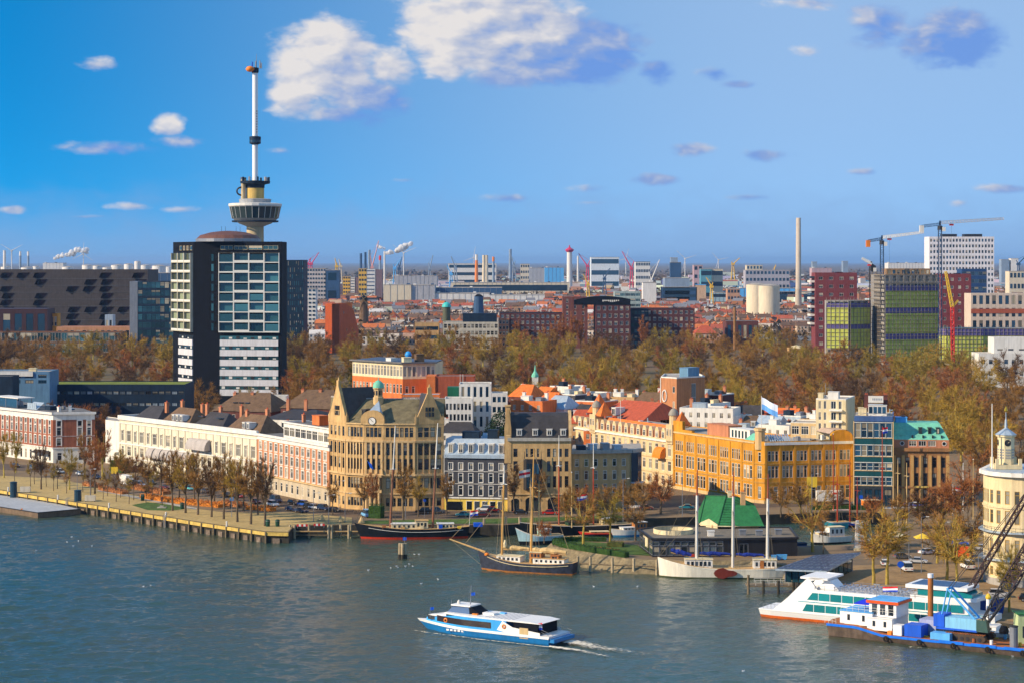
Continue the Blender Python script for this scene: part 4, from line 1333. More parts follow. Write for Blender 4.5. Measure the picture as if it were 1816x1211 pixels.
Kb.band(BROWNST,19.2,20.2,.6,[0],thick=.1);Kb.band(BROWNST,8.3,8.8,.5,[0],'string_course',thick=.1)
Kb.walls(BRICKP,20.2,22.6,{0:[(20.7,22.3,[(4.6,6.8),(7.4,9.6),(10.2,12.4)],'3')]},name='attic',fm=WHITE)
for x in(2.6,14.8):
 mb=Kb.part('round_window',WHITE,0)
 for k in range(14):
  t0,t1=2*math.pi*k/14,2*math.pi*(k+1)/14
  mb.tube((x+.6*math.cos(t0),-.05,21.5+.6*math.sin(t0)),(x+.6*math.cos(t1),-.05,21.5+.6*math.sin(t1)),.1,.1,4)
 o=mb.done()
 p=Kb.part('round_pane',GL,0);p.faces([(x+.58*math.cos(t),-.03,21.5+.58*math.sin(t)) for t in[2*math.pi*k/14 for k in range(14)]],[tuple(range(14))]);p.done()
mb=Kb.part('mansard_roof',COPPER,0)
mb.faces([(0,0,22.6),(Wd,0,22.6),(Wd-2.4,4.2,27.2),(.3,4.2,27.2),(0,18,22.6),(Wd,18,22.6),(Wd-2.4,14,27.2),(.3,14,27.2)],[(0,1,2,3),(1,5,6,2),(3,2,6,7),(5,4,7,6),(4,0,3,7)])
mb.done()
mb=Kb.part('roof_seam',mat('pale_copper',(.30,.62,.46),.6),0)
for z,y in((23.8,1.1),(25.2,2.38)):
 mb.box(.3,Wd-1.5,y-.06,y+.1,z-.02,z+.1)
mb.done()
for x in(7.5,10.2,12.6):
 dormer(Kb,x,1.0,24.2,26.0,0,1.4,3.4,m=mat('dark_frame',(.05,.08,.07),.6),style='s')
for x in(5.4,8.5,11.3,13.9):
 mb=Kb.part('roof_vent',STEELD,0);mb.box(x,x+.45,.2,.8,23.1,23.9);mb.done()
rooftop_box(Kb,1,4.4,6,10,27.2,28.6,LBLUE);chimney(Kb,3.4,8,27.2,1.8,pots=1)
sg=Kb.part('door_sign',mat('gold_sign',(.6,.42,.1),.5),0,label='gilt lettering sign over the door');sg.box(6.2,10.4,-.7,-.6,8.5,9.0);sg.done()
c0=Q(1815,482)
Lb=thing('clock_turret_building','cream round cornered building with balconies and small clock turret, far right','office building',(c0 .x,c0 .y,GZ))
def arcpts(r,a0,a1,n):
 return[(r*math.cos(t),r*math.sin(t)) for t in[a0+(a1-a0)*k/n for k in range(n+1)]]
Rr=8.6
fp=[(-Rr+5.5,15),(-Rr,2)]+arcpts(Rr,math.pi,math.pi*1.5,6)[1:]+[(24,-Rr),(24,15)]
Lpts=[Vector((p[0]+c0 .x,p[1]+c0 .y,GZ)) for p in fp]
LB=Bld.__new__(Bld);LB.o=Lb;LB.L=[Vector((p[0],p[1],0)) for p in fp];LB.z0=GZ;LB.n=len(fp)
CRT=mat('butter_stucco',(.70,.56,.32),.75,var=.08)
rows={}
for e in range(0,LB.n-2):
 L=LB.edge(e)[2]
 n=2 if e==0 else(1 if L<4 else 5)
 ops=even(L,n,min(1.15,L*.55),.1)
 rows[e]=[(5.2,7.2,ops,'c'),(10.4,13.4,ops,'t'),(16.8,19.8,ops,'t'),(21.2,24.2,ops,'t')]
LB.walls(CRT,4.6,27.4,rows,fm=mat('ochre_frame',(.50,.30,.05),.6),gm=GLC)
LB.walls(CONC,GZ,4.6,{},name='plinth')
LB.band(WHITE,27.4,28.3,.9,range(LB.n-2),thick=.2,ext=.15)
for z in(8.6,14.8):
 LB.band(ZINC,z,z+.35,1.1,range(LB.n-2),'balcony',thick=.05,ext=.2)
 mb=MB()
 for e in range(LB.n-2):
  Lw=LB.edge(e)[2]
  mb.M=LB.M(e)
  mb.tube((-.2,-1.05,z+1.3),(Lw+.2,-1.05,z+1.3),.05,.05,4)
  for k in range(max(2,int(Lw/.9))):
   x=k*.9
   mb.tube((x,-1.05,z+.35),(x,-1.05,z+1.3),.035,.035,4)
 mb.build('balcony_railing',STEELD,Lb)
LB.band(CRT,20.3,20.7,.25,range(LB.n-2),'string_course',thick=.05)
mb=MB();mb.M=Matrix.Translation((0,0,-GZ))
for t3 in tri2(fp):
 mb.poly([(fp[k][0],fp[k][1],28.25) for k in t3])
mb.build('roof',ZINC,Lb)
tq=Q(1784,486)-c0
mb=MB();mb.M=Matrix.Translation((tq.x,tq.y,-GZ));mb.box(-3,3,-3,3,28.3,29.2);mb.build('turret_base',CRT,Lb)
for(x,y) in((-2.6,-2.6),(2.6,-2.6),(2.6,2.6),(-2.6,2.6)):
 mb=MB();mb.M=Matrix.Translation((tq.x,tq.y,-GZ));mb.box(x-.35,x+.35,y-.35,y+.35,29.2,30.6);mb.build('turret_pedestal',CRT,Lb)
mb=MB();mb.M=Matrix.Translation((tq.x,tq.y,-GZ));mb.lathe([(1.9,29.2),(1.9,35.4),(2.3,35.5),(2.3,35.9)],8,a0=math.pi/8,a1=2*math.pi+math.pi/8);tu=mb.build('turret',CREAM,Lb)
mb=MB();mb.M=Matrix.Translation((tq.x,tq.y,-GZ));mb.lathe([(2.5,35.9),(1.2,36.8),(.35,37.4),(.25,39.2),(.1,39.4),(.08,41)],8,a0=math.pi/8,a1=2*math.pi+math.pi/8);mb.build('turret_roof',ZINC,Lb)
mb=MB();mb.M=Matrix.Translation((tq.x,tq.y,-GZ));mb.lathe([(0,40.9),(.45,41.3),(.2,42),(0,42.4)],6);mb.build('gilt_figure',mat('gilt',(.8,.5,.05),.35,metal=.8),Lb)
for k in range(8):
 t=math.pi/4*k-math.pi/2
 mb=MB();mb.M=Matrix.Translation((tq.x,tq.y,-GZ))@Matrix.Rotation(t,4,'Z')
 if k%2==0:
  mb.faces([(1.80,.75*math.cos(q),34.1+.75*math.sin(q)) for q in[2*math.pi*j/16 for j in range(16)]],[tuple(range(16))]);mb.build('clock_face',STEELD,Lb)
  m2=MB();m2 .M=mb.M;m2 .tube((1.84,0,34.1),(1.84,.4,34.4),.05,.04,4);m2 .build('clock_hand',CREAM,Lb)
 for z in(30.6,31.2,31.8,32.4):
  m2=MB();m2 .M=Matrix.Translation((tq.x,tq.y,-GZ))@Matrix.Rotation(t,4,'Z');m2 .box(1.77,1.86,-.5,.5,z,z+.3);m2 .build('louvre',CONC,Lb)
mb=MB();mb.M=Matrix.Translation((0,0,-GZ));mb.tube((-6.6,2,28.3),(-6.6,2,43),.16,.1,6);mb.build('flag_pole',WHITE,Lb)
rq=random.Random(41)
for bl,e,z,n,m0 in((N,0,21.35,12,4),(I_,0,21.05,8,9.5),(I_,2,21.05,9,4),(A,0,20.95,6,11),(K,0,19.65,5,9),(J,0,29.35,4,11),(C,0,20.55,4,11.5)):
 L=bl.edge(e)[2]
 for k in range(n):
  x=L*(k+rq.random())/n*.94+.3
  y=m0+rq.uniform(0,2.5)
  t=k%4
  mb=bl.part(['roof_vent','skylight','plant_unit','vent_pipe'][t],[METAL,GLB,WHITE,ZINC][t],e)
  if t==3:mb.tube((x,y,z),(x,y,z+rq.uniform(1,2.2)),.18,.18,7);mb.tube((x,y,z+1.0),(x+.9,y,z+1.2),.15,.15,6)
  else:mb.box(x,x+rq.uniform(.7,2.0),y,y+rq.uniform(.8,1.8),z,z+(.4 if t==1 else rq.uniform(.8,1.6)))
  mb.done()
# -- the observation tower
Te=1190.0
ep=Q(452.5,Te)
T=thing('observation_tower','tall observation tower with crow\'s nest platform and slim white mast','tower',ep)
def tz(py):return ZP(py,Te)-GZ
def tl(name,prof,m,n=20,smooth=True,c=(0,0)):
 mb=MB();mb.lathe(prof,n,c);return mb.build(name,m,T,smooth=smooth)
CON2=mat('tower_concrete',(.50,.40,.24),.8,var=.1)
tl('shaft',[(5.0,0),(4.8,tz(402))],CON2)
zz=[tz(y) for y in(402,397,384,366,362)]
tl('crows_nest',[(4.8,zz[0]),(9.0,zz[1]),(12.8,zz[2]-1.2)],mat('pale_grey_panels',(.52,.54,.54),.5,var=.06),24)
tl('lower_windows',[(12.9,zz[2]-1.2),(14.2,zz[3]-.5)],glass('tower_glass',(.02,.035,.04)),24,False)
tl('platform_rim',[(14.3,zz[3]-.5),(14.8,zz[3]),(14.8,zz[4]),(13.0,zz[4]+.3),(4,zz[4]+.4)],WHITE,24,False)
for k in range(24):
 t=2*math.pi*(k+.5)/24
 t=2*math.pi*k/24
 mb=MB()
 mb.tube((12.98*math.cos(t),12.98*math.sin(t),zz[2]-1.2),(14.3*math.cos(t),14.3*math.sin(t),zz[3]-.5),.16,.16,4)
 mb.build('window_mullion',WHITE,T)
tl('lower_band',[(12.3,zz[2]-3.4),(12.95,zz[2]-3.2),(12.95,zz[2]-2.4),(12.3,zz[2]-2.4)],NAVY,24,False)
tl('upper_deck',[(8.6,zz[4]+.3),(9.0,tz(354)),(7,tz(353))],mat('deck_grey',(.35,.36,.37),.6),16,False)
tl('upper_shaft',[(5.0,tz(356)),(5.0,tz(331))],mat('ochre_drum',(.62,.42,.12),.8),20)
tl('machine_ring',[(5.2,tz(334)),(5.3,tz(328)),(8.2,tz(326)),(8.4,tz(322)),(5,tz(321))],NAVY,16,False)
mb=MB();mb.tube((-6.2,-2.6,tz(356)),(-6.2,-2.6,tz(319)),1.4,1.3,10);mb.build('side_stack',CON2,T)
mb=MB()
for k in range(8):
 t0,t1=math.pi*(.5+k/8),math.pi*(.5+(k+1)/8)
 z0=(tz(334)+tz(346))/2
 mb.tube((-7.2+2.6*math.cos(t0),-3,z0+2.2*math.sin(t0)),(-7.2+2.6*math.cos(t1),-3,z0+2.2*math.sin(t1)),.5,.5,6)
mb.build('curved_duct',STEELD,T)
for k in range(10):
 t=2*math.pi*k/10
 mb=MB();mb.box(-.5,.5,-.4,.4,0,2.6);o=mb.build('antenna_panel',METAL if k%2 else NAVY,T);o.location=(7.6*math.cos(t),7.6*math.sin(t),tz(323));o.rotation_euler=(0,0,t)
tl('mast',[(1.55,tz(326)),(1.5,tz(128))],mat('white_mast',(.86,.86,.84),.4,var=.02),14)
tl('cabin',[(1.6,tz(257)),(3.2,tz(255)),(3.2,tz(248)),(3.2,tz(243)),(1.6,tz(242))],NAVY,16,False)
tl('cabin_window_band',[(3.24,tz(253)),(3.24,tz(249))],GLB,16,False)
tl('mast_head',[(1.7,tz(130)),(2.0,tz(128)),(2.0,tz(121)),(.8,tz(120))],NAVY,10,False)
mb=MB();mb.lathe([(0,-2.3),(1.5,-1.7),(2.3,0),(1.5,1.7),(0,2.3)],14);o=mb.build('orange_radome',ORANGEP,T,smooth=True);o.location=(-2.6,-1.8,tz(123.5));o.scale=(1.1,1,.75)
for(x,h) in((-1.6,113),(.3,112),(2.6,111),(3.4,115)):
 mb=MB();mb.tube((x,0,tz(122)),(x,0,tz(h-3)),.45,.35,6);mb.build('antenna',BLUEP if x<0 else METAL,T)
mb=MB();mb.tube((.6,0,tz(120)),(.8,0,tz(96)),.28,.08,6);mb.build('antenna_spike',METAL,T)
mb=MB()
for k in range(9):
 mb.box(.7,1.5,-1.7,-1.45,tz(236-k*4.6),tz(236-k*4.6)+.7)
o=mb.build('mast_rungs',METAL,T);o['kind']='stuff'
# -- black residential tower
Yb=1081.0
a,b,c_=Q(307,1112),Q(343,1088),Q(499,Yb)
BT=Bld('black_tower','black apartment tower with white balcony grid and low brown dome','apartment tower',[a,b,c_,c_+Vector((0,26,0)),a+Vector((4,24,0))])
def bz(py):return ZP(py,Yb)
ztop=bz(429)
L0,L1=BT.edge(0)[2],BT.edge(1)[2]
mpx=L1/(499-343)
BT.walls(BLACK,GZ,ztop,{0:[(bz(444),bz(436),even(L0,4,3.0,8,1),'s')],1:[(bz(443),bz(436),[((391-343)*mpx,(413-343)*mpx),((415-343)*mpx,(439-343)*mpx),((441-343)*mpx,(465-343)*mpx),((467-343)*mpx,(493-343)*mpx)],'3')]},gm=GLT,fm=CREAM)
BT.flat(FLAT,ztop)
y0b,y1b=449,590
fh=(y1b-y0b)/8
BW=mat('balcony_white',(.62,.62,.58),.6,var=.04)
BC=mat('balcony_soffit',(.42,.38,.30),.7,var=.1)
x0b,x1b=(389-343)*mpx,(496.4-343)*mpx
for r in range(8):
 zt_,zb_=bz(y0b+r*fh),bz(y0b+(r+1)*fh)
 for c in range(4):
  u0=x0b+(x1b-x0b)*c/4
  u1=x0b+(x1b-x0b)*(c+1)/4
  mb=MB();mb.M=BT.M(1)
  mb.box(u0,u1,-1.6,-.01,zb_,zb_+.45)
  mb.box(u0,u0+.3,-1.6,-.01,zb_+.45,zt_);mb.box(u1-.3,u1-.02,-1.6,-.01,zb_+.45,zt_)
  bo=mb.build('balcony',BW,BT.o)
  mb=MB();mb.M=BT.M(1)
  if(r+c)%2:
   mb.box(u0+.35,u1-.35,-.16,-.02,zb_+.5,zt_-.1)
  else:
   mb.box(u0+.35,u1-.35,-1.3,-1.24,zb_+.5,zt_-.7)
  mb.build('glazing',GLT,bo)
  mb=MB();mb.M=BT.M(1);mb.box(u0+.3,u1-.3,-1.58,-1.5,zb_+.45,zb_+1.3 if(r*3+c)%3 else zb_+.7);mb.build('parapet',BW if(r+c)%3 else GLT,bo)
  mb=MB();mb.M=BT.M(1);mb.box(u0+.32,u1-.32,-1.5,-.03,zt_-.08,zt_-.02);mb.build('soffit',BC,bo)
 for c in range(3):
  u0=1.0+(L0-1.4)*c/3
  u1=1.0+(L0-1.4)*(c+1)/3
  mb=MB();mb.M=BT.M(0)
  mb.box(u0,u1,-1.6,-.01,zb_,zb_+.45);mb.box(u0,u0+.4,-1.6,-.01,zb_+.45,zt_);mb.box(u1-.4,u1-.02,-1.6,-.01,zb_+.45,zt_)
  bo=mb.build('balcony',mat('balcony_beige',(.44,.41,.31),.7),BT.o)
  mb=MB();mb.M=BT.M(0);mb.box(u0+.45,u1-.45,-.3,-.05,zb_+.5,zt_-.1);mb.build('glazing',glass('green_glass',(.12,.14,.09),.5,2.5),bo)
  mb=MB();mb.M=BT.M(0);mb.box(u0+.4,u1-.4,-1.58,-1.5,zb_+.45,zb_+1.4);mb.build('parapet',BW,bo)
 mb=MB();mb.M=BT.M(1);mb.box((375-343)*mpx,(379-343)*mpx,-.05,-.003,zb_+.8,zt_-.6);mb.build('slit_window',GLT,BT.o)
for r in range(6):
 zt_,zb_=bz(603+r*17.6),bz(614+r*17.6)
 for e,(u0,u1) in((1,(x0b+.4,x1b-.8)),(0,(L0*.3,L0-.5))):
  mb=MB();mb.M=BT.M(e);mb.box(u0,u1,-.5,-.01,zb_,zt_);mb.build('white_band',mat('band_white',(.60,.60,.62),.6,var=.05),BT.o)
  mb=MB();mb.M=BT.M(e);mb.box(u0,u1,-.12,-.01,zt_+.05,zt_+1.9);mb.build('window_strip',GLT if e else GLB,BT.o)
  n=8 if e else 5
  for k in range(n):
   x=u0+(u1-u0)*(k+.25)/n
   mb=MB();mb.M=BT.M(e);mb.box(x,x+(u1-u0)/n*.45,-.3,-.13,zt_+.4,zt_+.9+.4*((k*7+r)%3));mb.build('window_frame',BW if(k+r)%2 else STEELD,BT.o)
dome_c=Vector(((343+6-CX)*Yb/F,Yb+18,0))-BT.o.location
dc=Q(405,Yb+17)-BT.o.location
mb=BT.part('dome',mat('brown_dome_cladding',(.15,.065,.045),.6,var=.12),smooth=False);mb.lathe([(16.4,ztop+1.6),(14.5,ztop+3.4),(9,ztop+4.9),(4,ztop+5.5),(0,ztop+5.7)],20,(dc.x,dc.y));mb.done()
mb=BT.part('dome_rim',METAL);mb.lathe([(16.8,ztop+.1),(16.8,ztop+1.6),(16.2,ztop+1.7)],20,(dc.x,dc.y));mb.done()
for dx in(-3.5,-1.5,4,6):
 mb=BT.part('antenna',STEELD);mb.tube((dc.x+dx,dc.y,ztop+5.2),(dc.x+dx,dc.y,ztop+8),.12,.08,4);mb.done()
# -- second row: houses between waterfront and park
def block(name,label,cat,px0,px1,Y,ytop,m,depth=14,rows=0,cols=0,style='s',gm=GL,fm=WHITE,roof=FLAT,par=.4,Y1=None,right=True,zf=2.0,frac=.6,win=.62,side=0,group=None,pm=None,panes=False,wname='window',zbot=None):
 """rectangular block: front from px0 to px1, top edge at photo row ytop"""
 a,b=Q(px0,Y),Q(px1,Y1 or Y)
 s=Bld(name,label,cat,[a,b]+back(a,b,depth),group)
 zt=ZP(ytop,Y)
 s.zt=zt
 rr={}
 zl=(GZ+1) if zbot is None else zbot
 def fill(L,n):
  fhh=(zt-par-zl)/rows
  return[(zl+fhh*(k+.25),zl+fhh*(k+.25+frac),even(L,n,L/n*win,.3),style) for k in range(rows)]
 if rows and cols:
  rr[0]=fill(s.edge(0)[2],cols)
  if side:
   rr[1]=fill(s.edge(1)[2],side);rr[3]=fill(s.edge(3)[2],side)
 s.walls(m,GZ,zt,rr,gm=gm,fm=fm,panes=panes,rev=.3,wname=wname)
 s.flat(roof,zt-.1,par=par,pm=pm or m)
 return s
s=block('dark_long_block','long dark block with green mossy roof and pale window strips, left of the tower','office building',25,328,905,682,NAVY,26,3,26,'3',glass('pale_strip',(.10,.12,.13),.1,4),STEELD,mat('moss_roof',(.16,.19,.02),.95,var=.4,scale=.15),.3,zbot=8,frac=.28,win=.8)  # pale strip glass, its tone differing from window to window
s=block('blue_white_block','pale blue flat roofed block at the left edge behind the brick corner house','office building',-30,88,890,660,mat('blue_render',(.10,.22,.36),.7),18,2,5,'3',GLB,STEELD,FLATL,.5,zbot=24)
rooftop_box(s,18,21,4,7,s.zt,s.zt+1.4,CREAM)
mb=s.part('white_fascia',WHITE,0);mb.box(-.2,s.edge(0)[2]*.75,-.5,-.003,s.zt-1.6,s.zt+.3);mb.done()
s=block('dark_blue_block','dark blue block with white roof edge at the left frame edge','house',-30,22,870,668,NAVY,12,0,0)  # one even navy over the whole block
for i,(x0,x1,Y,ye,yr,m,lab) in enumerate([(378,480,762,727,697,TILEB,'large brown hipped roof house below the black tower'),(498,592,752,722,692,TILEB,'large brown hipped roof house left of the clock building gable'),(470,560,735,741,727,SLATE,'low dark tiled roof house in front of the two hipped roofs')]):
 a,b=Q(x0,Y),Q(x1,Y-8)
 s=Bld('hipped_house',lab,'house',[a,b]+back(a,b,20))
 z=ZP(ye,Y)
 s.walls(BRICKD if i<2 else WHITE,GZ,z,{0:[(z-3,z-1.2,even(s.edge(0)[2],7,1.3),'s')]},panes=False)
 s.hip(m,z-.1,ZP(yr,Y),0,5.5,.4)
 for k in range(2+i%2):
  chimney(s,4+k*7,9,z+1.5,4.2)
 for k in range(3 if i==0 else 0):
  mb=s.part('skylight',GLB,0);mb.box(6+k*2.4,7.6+k*2.4,3.6,4.6,z+(ZP(yr,Y)-z)*.42,z+(ZP(yr,Y)-z)*.47);mb.done()
s=block('white_gable_end','small white rooftop house beside the brown hipped roofs','house',480,508,770,703,WHITE,8,0,0)
a,b,c_=Q(625,812),Q(714,787),Q(772,790)
s=Bld('orange_office','orange brick office with pale glazed top floor and blue ball on the roof','office building',[a,b,c_,c_+Vector((2,22,0)),a+Vector((8,24,0))])
z0=22.0
L0,L1=s.edge(0)[2],s.edge(1)[2]
s.walls(BRICKO,GZ,32.0,{0:[(14,17,even(L0,15,1.25),'t'),(19.2,22.6,even(L0,15,1.25),'t'),(26.6,30,even(L0,15,1.3),'t')],1:[(14,17,even(L1,5,1.2),'t'),(26.6,29.4,[(1,2.2),(3.4,4.6)],'t')]},panes=False,gm=GLC)
s.walls(CREAM,32.0,37.6,{0:[(32.8,36.6,even(L0,16,1.5),'3t')],1:[(32.8,36.6,even(L1,7,1.2),'d')]},name='top_floor',panes=False,gm=GLC)
s.band(FLAT,37.6,38.1,1.0,[0,1],thick=.3,ext=.6);s.flat(mat('blue_grey_roofing',(.07,.11,.18),.8),37.9)
mb=s.part('roof_ball',mat('sky_blue_ball',(.03,.30,.70),.4),smooth=True)
q=Q(724,800)-s.o.location
for_prof=[(0,38.9),(.8,39.2),(1.35,40.3),(.8,41.4),(0,41.7)]
mb.lathe(for_prof,12,(q.x,q.y));mb.done()
rooftop_box(s,1,4,3,7,37.9,39.6,CREAM,1);rooftop_box(s,6,9,4,8,37.9,40.6,TILEB,1)
rooftop_box(s,L0*.5,L0*.6,4,7,37.9,39,WHITE,0)
s=block('red_stair_block','plain red brick block, sunlit end painted orange, right of the orange office','office building',772,842,776,668,BRICK,14,0,0)
mb=s.part('painted_lit_end',BRICKO,0);mb.box(-3.2,-.01,-.4,13,GZ,s.zt+.3);mb.done()  # sunlight on this end is put into a brighter brick colour
mb=s.part('ladder',WHITE,0);mb.tube((9,-.3,s.zt-5),(9,-.3,s.zt+1),.08);mb.tube((10,-.3,s.zt-5),(10,-.3,s.zt+1),.08);mb.done()
s=block('banded_brick_block','low orange brick block with white window bands behind the clock building','office building',712,780,752,700,BRICKO,10,5,9,'3t',GL,WHITE,ZINC,.3,zbot=14,win=.9)
s=block('white_modern_block','white modern apartment block with tall glass strips behind the charcoal house','apartment building',788,838,722,709,WHITE,12,5,7,'s',GL,METAL,FLATL,.6,zbot=10)
s=block('white_modern_block','taller white apartment tower with vertical glass strips next to the dark evergreen','apartment building',814,871,736,682,WHITE,14,4,5,'s',GLB,WHITE,FLATL,.4,zbot=12,frac=.72,win=.5)
mb=s.part('green_panel',mat('deep_green_panel',(.01,.12,.06),.6),0);mb.box(-4,.0-.01,-.02,6,24,32);mb.done()
s=block('white_colonnade','low white framed block with blue glazing behind the evergreen','house',871,900,770,698,WHITE,10,2,3,'s',GLB,WHITE,FLATL,.4,zbot=20,win=.7)
jum=[(902,940,800,686,BRICKD,'gable',TILEO,'dark gabled house with bright orange roof left of the little spire'),(940,962,812,690,BRICKD,'gable',TILEO,'narrow house with orange pyramid roof behind the dark curved roof'),(946,985,775,700,BRICKO,'gable',TILEO,'brick house with steep orange hipped roof above the dark curved roof'),(905,962,745,712,BRICKO,'flat',FLATL,'orange brick house with white quoins above the dark curved roof'),(960,1000,752,706,WHITE,'gable',ZINC,'pale house with grey zinc roof right of the brick house'),(985,1020,790,700,GREYW,'flat',FLATL,'grey rendered house with white window bays'),(1010,1060,800,698,WHITE,'flat',FLATL,'white flat roofed house with blue roof units below the park trees'),(1020,1070,762,712,BRICKO,'flat',FLATL,'long brick house with white cornice behind the left turret'),(1005,1048,748,722,BRICK,'gable',SLATE,'small red gabled house left of the ornate turret'),(1070,1125,800,705,mat('tan_brick',(.48,.30,.14),.85),'flat',FLATL,'tan brick house with flat roof left of the brick tower'),(1120,1170,790,700,mat('beige_render',(.60,.46,.28),.85),'gable',TILEB,'beige gabled house with pink roof next to the brick tower'),(1140,1172,760,728,BRICKD,'flat',FLAT,'dark low house at the foot of the brick tower'),(1085,1140,765,725,CREAM,'flat',FLAT,'cream house with balconies above the red tiled roof'),(1225,1260,730,716,WHITE,'flat',FLATL,'white roof house with stacked terraces right of the brick tower'),(1205,1300,712,725,WHITE,'flat',FLATL,'white house with long glass front right of the brick tower'),(1290,1345,722,742,BRICKO,'gable',ZINC,'brick house with grey lean-to roof below the big flag'),(1260,1300,712,738,WHITE,'flat',FLATL,'white cube house with three small windows'),(1330,1372,705,742,WHITE,'gable',ZINC,'white gabled house with pale zinc roof behind the flag'),(1345,1400,690,755,WHITE,'flat',FLATL,'white house with brick base behind the corner turret'),(1372,1420,720,738,ZINC,'flat',ZINC,'pale grey roofed house left of the cream stair block'),(1290,1350,694,762,BRICKP,'flat',FLAT,'brick house with white shutters behind the ochre facade'),(1418,1462,700,745,mat('tan_brick',(.48,.30,.14),.85),'flat',FLAT,'tan house with row of arched windows and roof railing'),(975,1010,830,686,WHITE,'flat',FLATL,'white house peeping out below the park trees behind the zinc roof'),(1225,1280,770,700,BRICKD,'flat',FLATL,'dark brick roof terrace with glass screen behind the brick tower')]
for i,(x0,x1,Y,ye,m,kind,rm,lab) in enumerate(jum):
 a,b=Q(x0,Y+3),Q(x1,Y-3)
 s=Bld('town_house',lab,'house',[a,b]+back(a,b,11))
 z=ZP(ye,Y)
 L=s.edge(0)[2]
 if kind=='gable':
  z-=3.6
 n=max(2,int(L/2.6))
 s.walls(m,GZ,z,{0:[(z-2.9-3.2*k,z-1.1-3.2*k,even(L,n,1.15),'d') for k in range(3)]},panes=False,gm=GLC)
 if kind=='gable':
  s.hip(rm,z-.05,z+4.4,0,2.4,.3,gable=bool(i%2))
 else:
  s.flat(rm,z-.1,par=.5,pm=WHITE if i%3 else m)
  rooftop_box(s,L*.2,L*.45,3,6,z-.1,z+1.7,[WHITE,NAVY,ZINC][i%3])
  if i%2:
   rooftop_box(s,L*.62,L*.78,4,7,z-.1,z+1.2,[CREAM,METAL][i%4//2])
 for k in range(1+i%2):
  chimney(s,L*(.12+.7*k),7.5,z+(1.5 if kind=='gable' else 0),2.6,m=BRICKP if i%3 else WHITE)
rj=random.Random(31)
pk=[('brick',BRICKO),('white',WHITE),('dark brick',BRICKD),('tan',MATS['tan_brick']),('cream',CREAM),('red brick',BRICK)]
rk=[('orange tiled',TILEO),('red tiled',TILER),('slate',SLATE),('zinc',ZINC),('brown tiled',TILEB)]
SPOT=[(Y,px) for Y,xs_ in((735,(905,925,1010,1035)),(770,(1060,1095,1125,1150)),(792,(925,955,1030,1052)),(815,(870,890,915,985,1010,1040,1065,1090,1115,1140,1165)),(840,(1000,1030,1060,1095,1130,1158,1210)),(735,(1215,1250,1285)),(755,(1265,1300,1330,1360,1390)),(705,(1310,1345,1385,1420)),(775,(1240,1275,1310,1345)),(720,(760,780)),(700,(500,530,560))) for px in xs_]
for i,(Y,px) in enumerate(sorted(SPOT,key=lambda q:q[1])):
 w=rj.uniform(7,12)
 cn,cm_=pk[rj.randrange(6)]
 rn,rm_=rk[rj.randrange(5)]
 a=Q(px,Y+rj.uniform(-6,6));b=a+Vector((w,-w*rj.uniform(.05,.5),0))
 zone='left of the clock building' if px<600 else 'behind the charcoal house' if px<900 else 'behind the arched office' if px<1010 else 'behind the ornate terrace' if px<1172 else 'behind the ochre building'
 h_=Bld('roof_house',f'{cn} house, {rn} roof, {zone}, {ORD[min(19, sum(1 for q in SPOT if q[1] < px and (q[1] < 600, q[1] < 900, q[1] < 1010, q[1] < 1172) == (px < 600, px < 900, px < 1010, px < 1172)))]} from left','house',[a,b]+back(a,b,rj.uniform(8,11)),'jumble of small houses')
 z=rj.uniform(16.5,21)
 L=h_.edge(0)[2]
 h_.walls(cm_,GZ,z,{0:[(z-2.8-3.1*k,z-1.1-3.1*k,even(L,max(2,int(L/2.6)),1.1),'d') for k in range(2)],3:[(z-2.8,z-1.1,even(h_.edge(3)[2],3,1.0),'s')]},panes=False,gm=GLC)
 if rn in('zinc',):
  h_.flat(FLATL,z-.1,par=.5,pm=WHITE);rooftop_box(h_,1,3.4,2,5,z,z+1.8,WHITE)
 else:
  h_.hip(rm_,z-.05,z+rj.uniform(3,4.6),0,2.2,.25,gable=bool(i%2))
  if i%3==0:dormer(h_,L*.4,1.5,z+.6,z+2.2,0,.6,2.6)
 chimney(h_,L*.15,5,z+.6,3.4,m=BRICKP if i%2 else WHITE)
 if i%2:chimney(h_,L*.85,5,z+.6,3.0)
sp=thing('church_spire','tiny green copper spire poking out of the park trees','spire',Q(949,905))
mb=MB();mb.box(-1.3,1.3,-1.3,1.3,0,ZP(668,905)-GZ);mb.build('tower',WHITE,sp)
mb=MB();z=ZP(668,905)-GZ;mb.lathe([(1.6,z),(1.4,z+1),(.5,z+2.4),(.1,z+5)],8);mb.build('spire',COPPER,sp)
a,b=Q(1172,748),Q(1200,742)
s=Bld('brick_tower','square orange brick tower with white ring ornaments','tower',[a,b,Q(1250,752),Q(1240,770),Q(1178,768)])
z=ZP(670,745)
L0,L1=s.edge(0)[2],s.edge(1)[2]
s.walls(mat('tan_orange_brick',(.46,.20,.085),.85,var=.15),GZ,z,{0:[(z-5-5.2*k,z-2.8-5.2*k,[(L0-2.0,L0-.9)],'s') for k in range(4)],1:[(z-14,z-2,[(L1*.52,L1*.68)],'4t')]},panes=False,gm=GLT)
s.flat(FLATL,z-.1,par=.5,pm=WHITE)
rooftop_box(s,L1*.55,L1*.95,2,6,z,z+3.2,mat('blue_grey_box',(.12,.25,.38),.6),1)
for k in range(3):
 mb=s.part('ring_ornament',WHITE,0)
 zc=z-6.2-5.0*k
 for j in range(14):
  t0,t1=2*math.pi*j/14,2*math.pi*(j+1)/14
  mb.tube((2.0+1.0*math.cos(t0),-.2,zc+2.0*math.sin(t0)),(2.0+1.0*math.cos(t1),-.2,zc+2.0*math.sin(t1)),.24,.24,5)
 mb.done()
mb=s.part('white_quoin',WHITE,0);mb.box(-.15,.1,-.2,.3,GZ,z);mb.done()
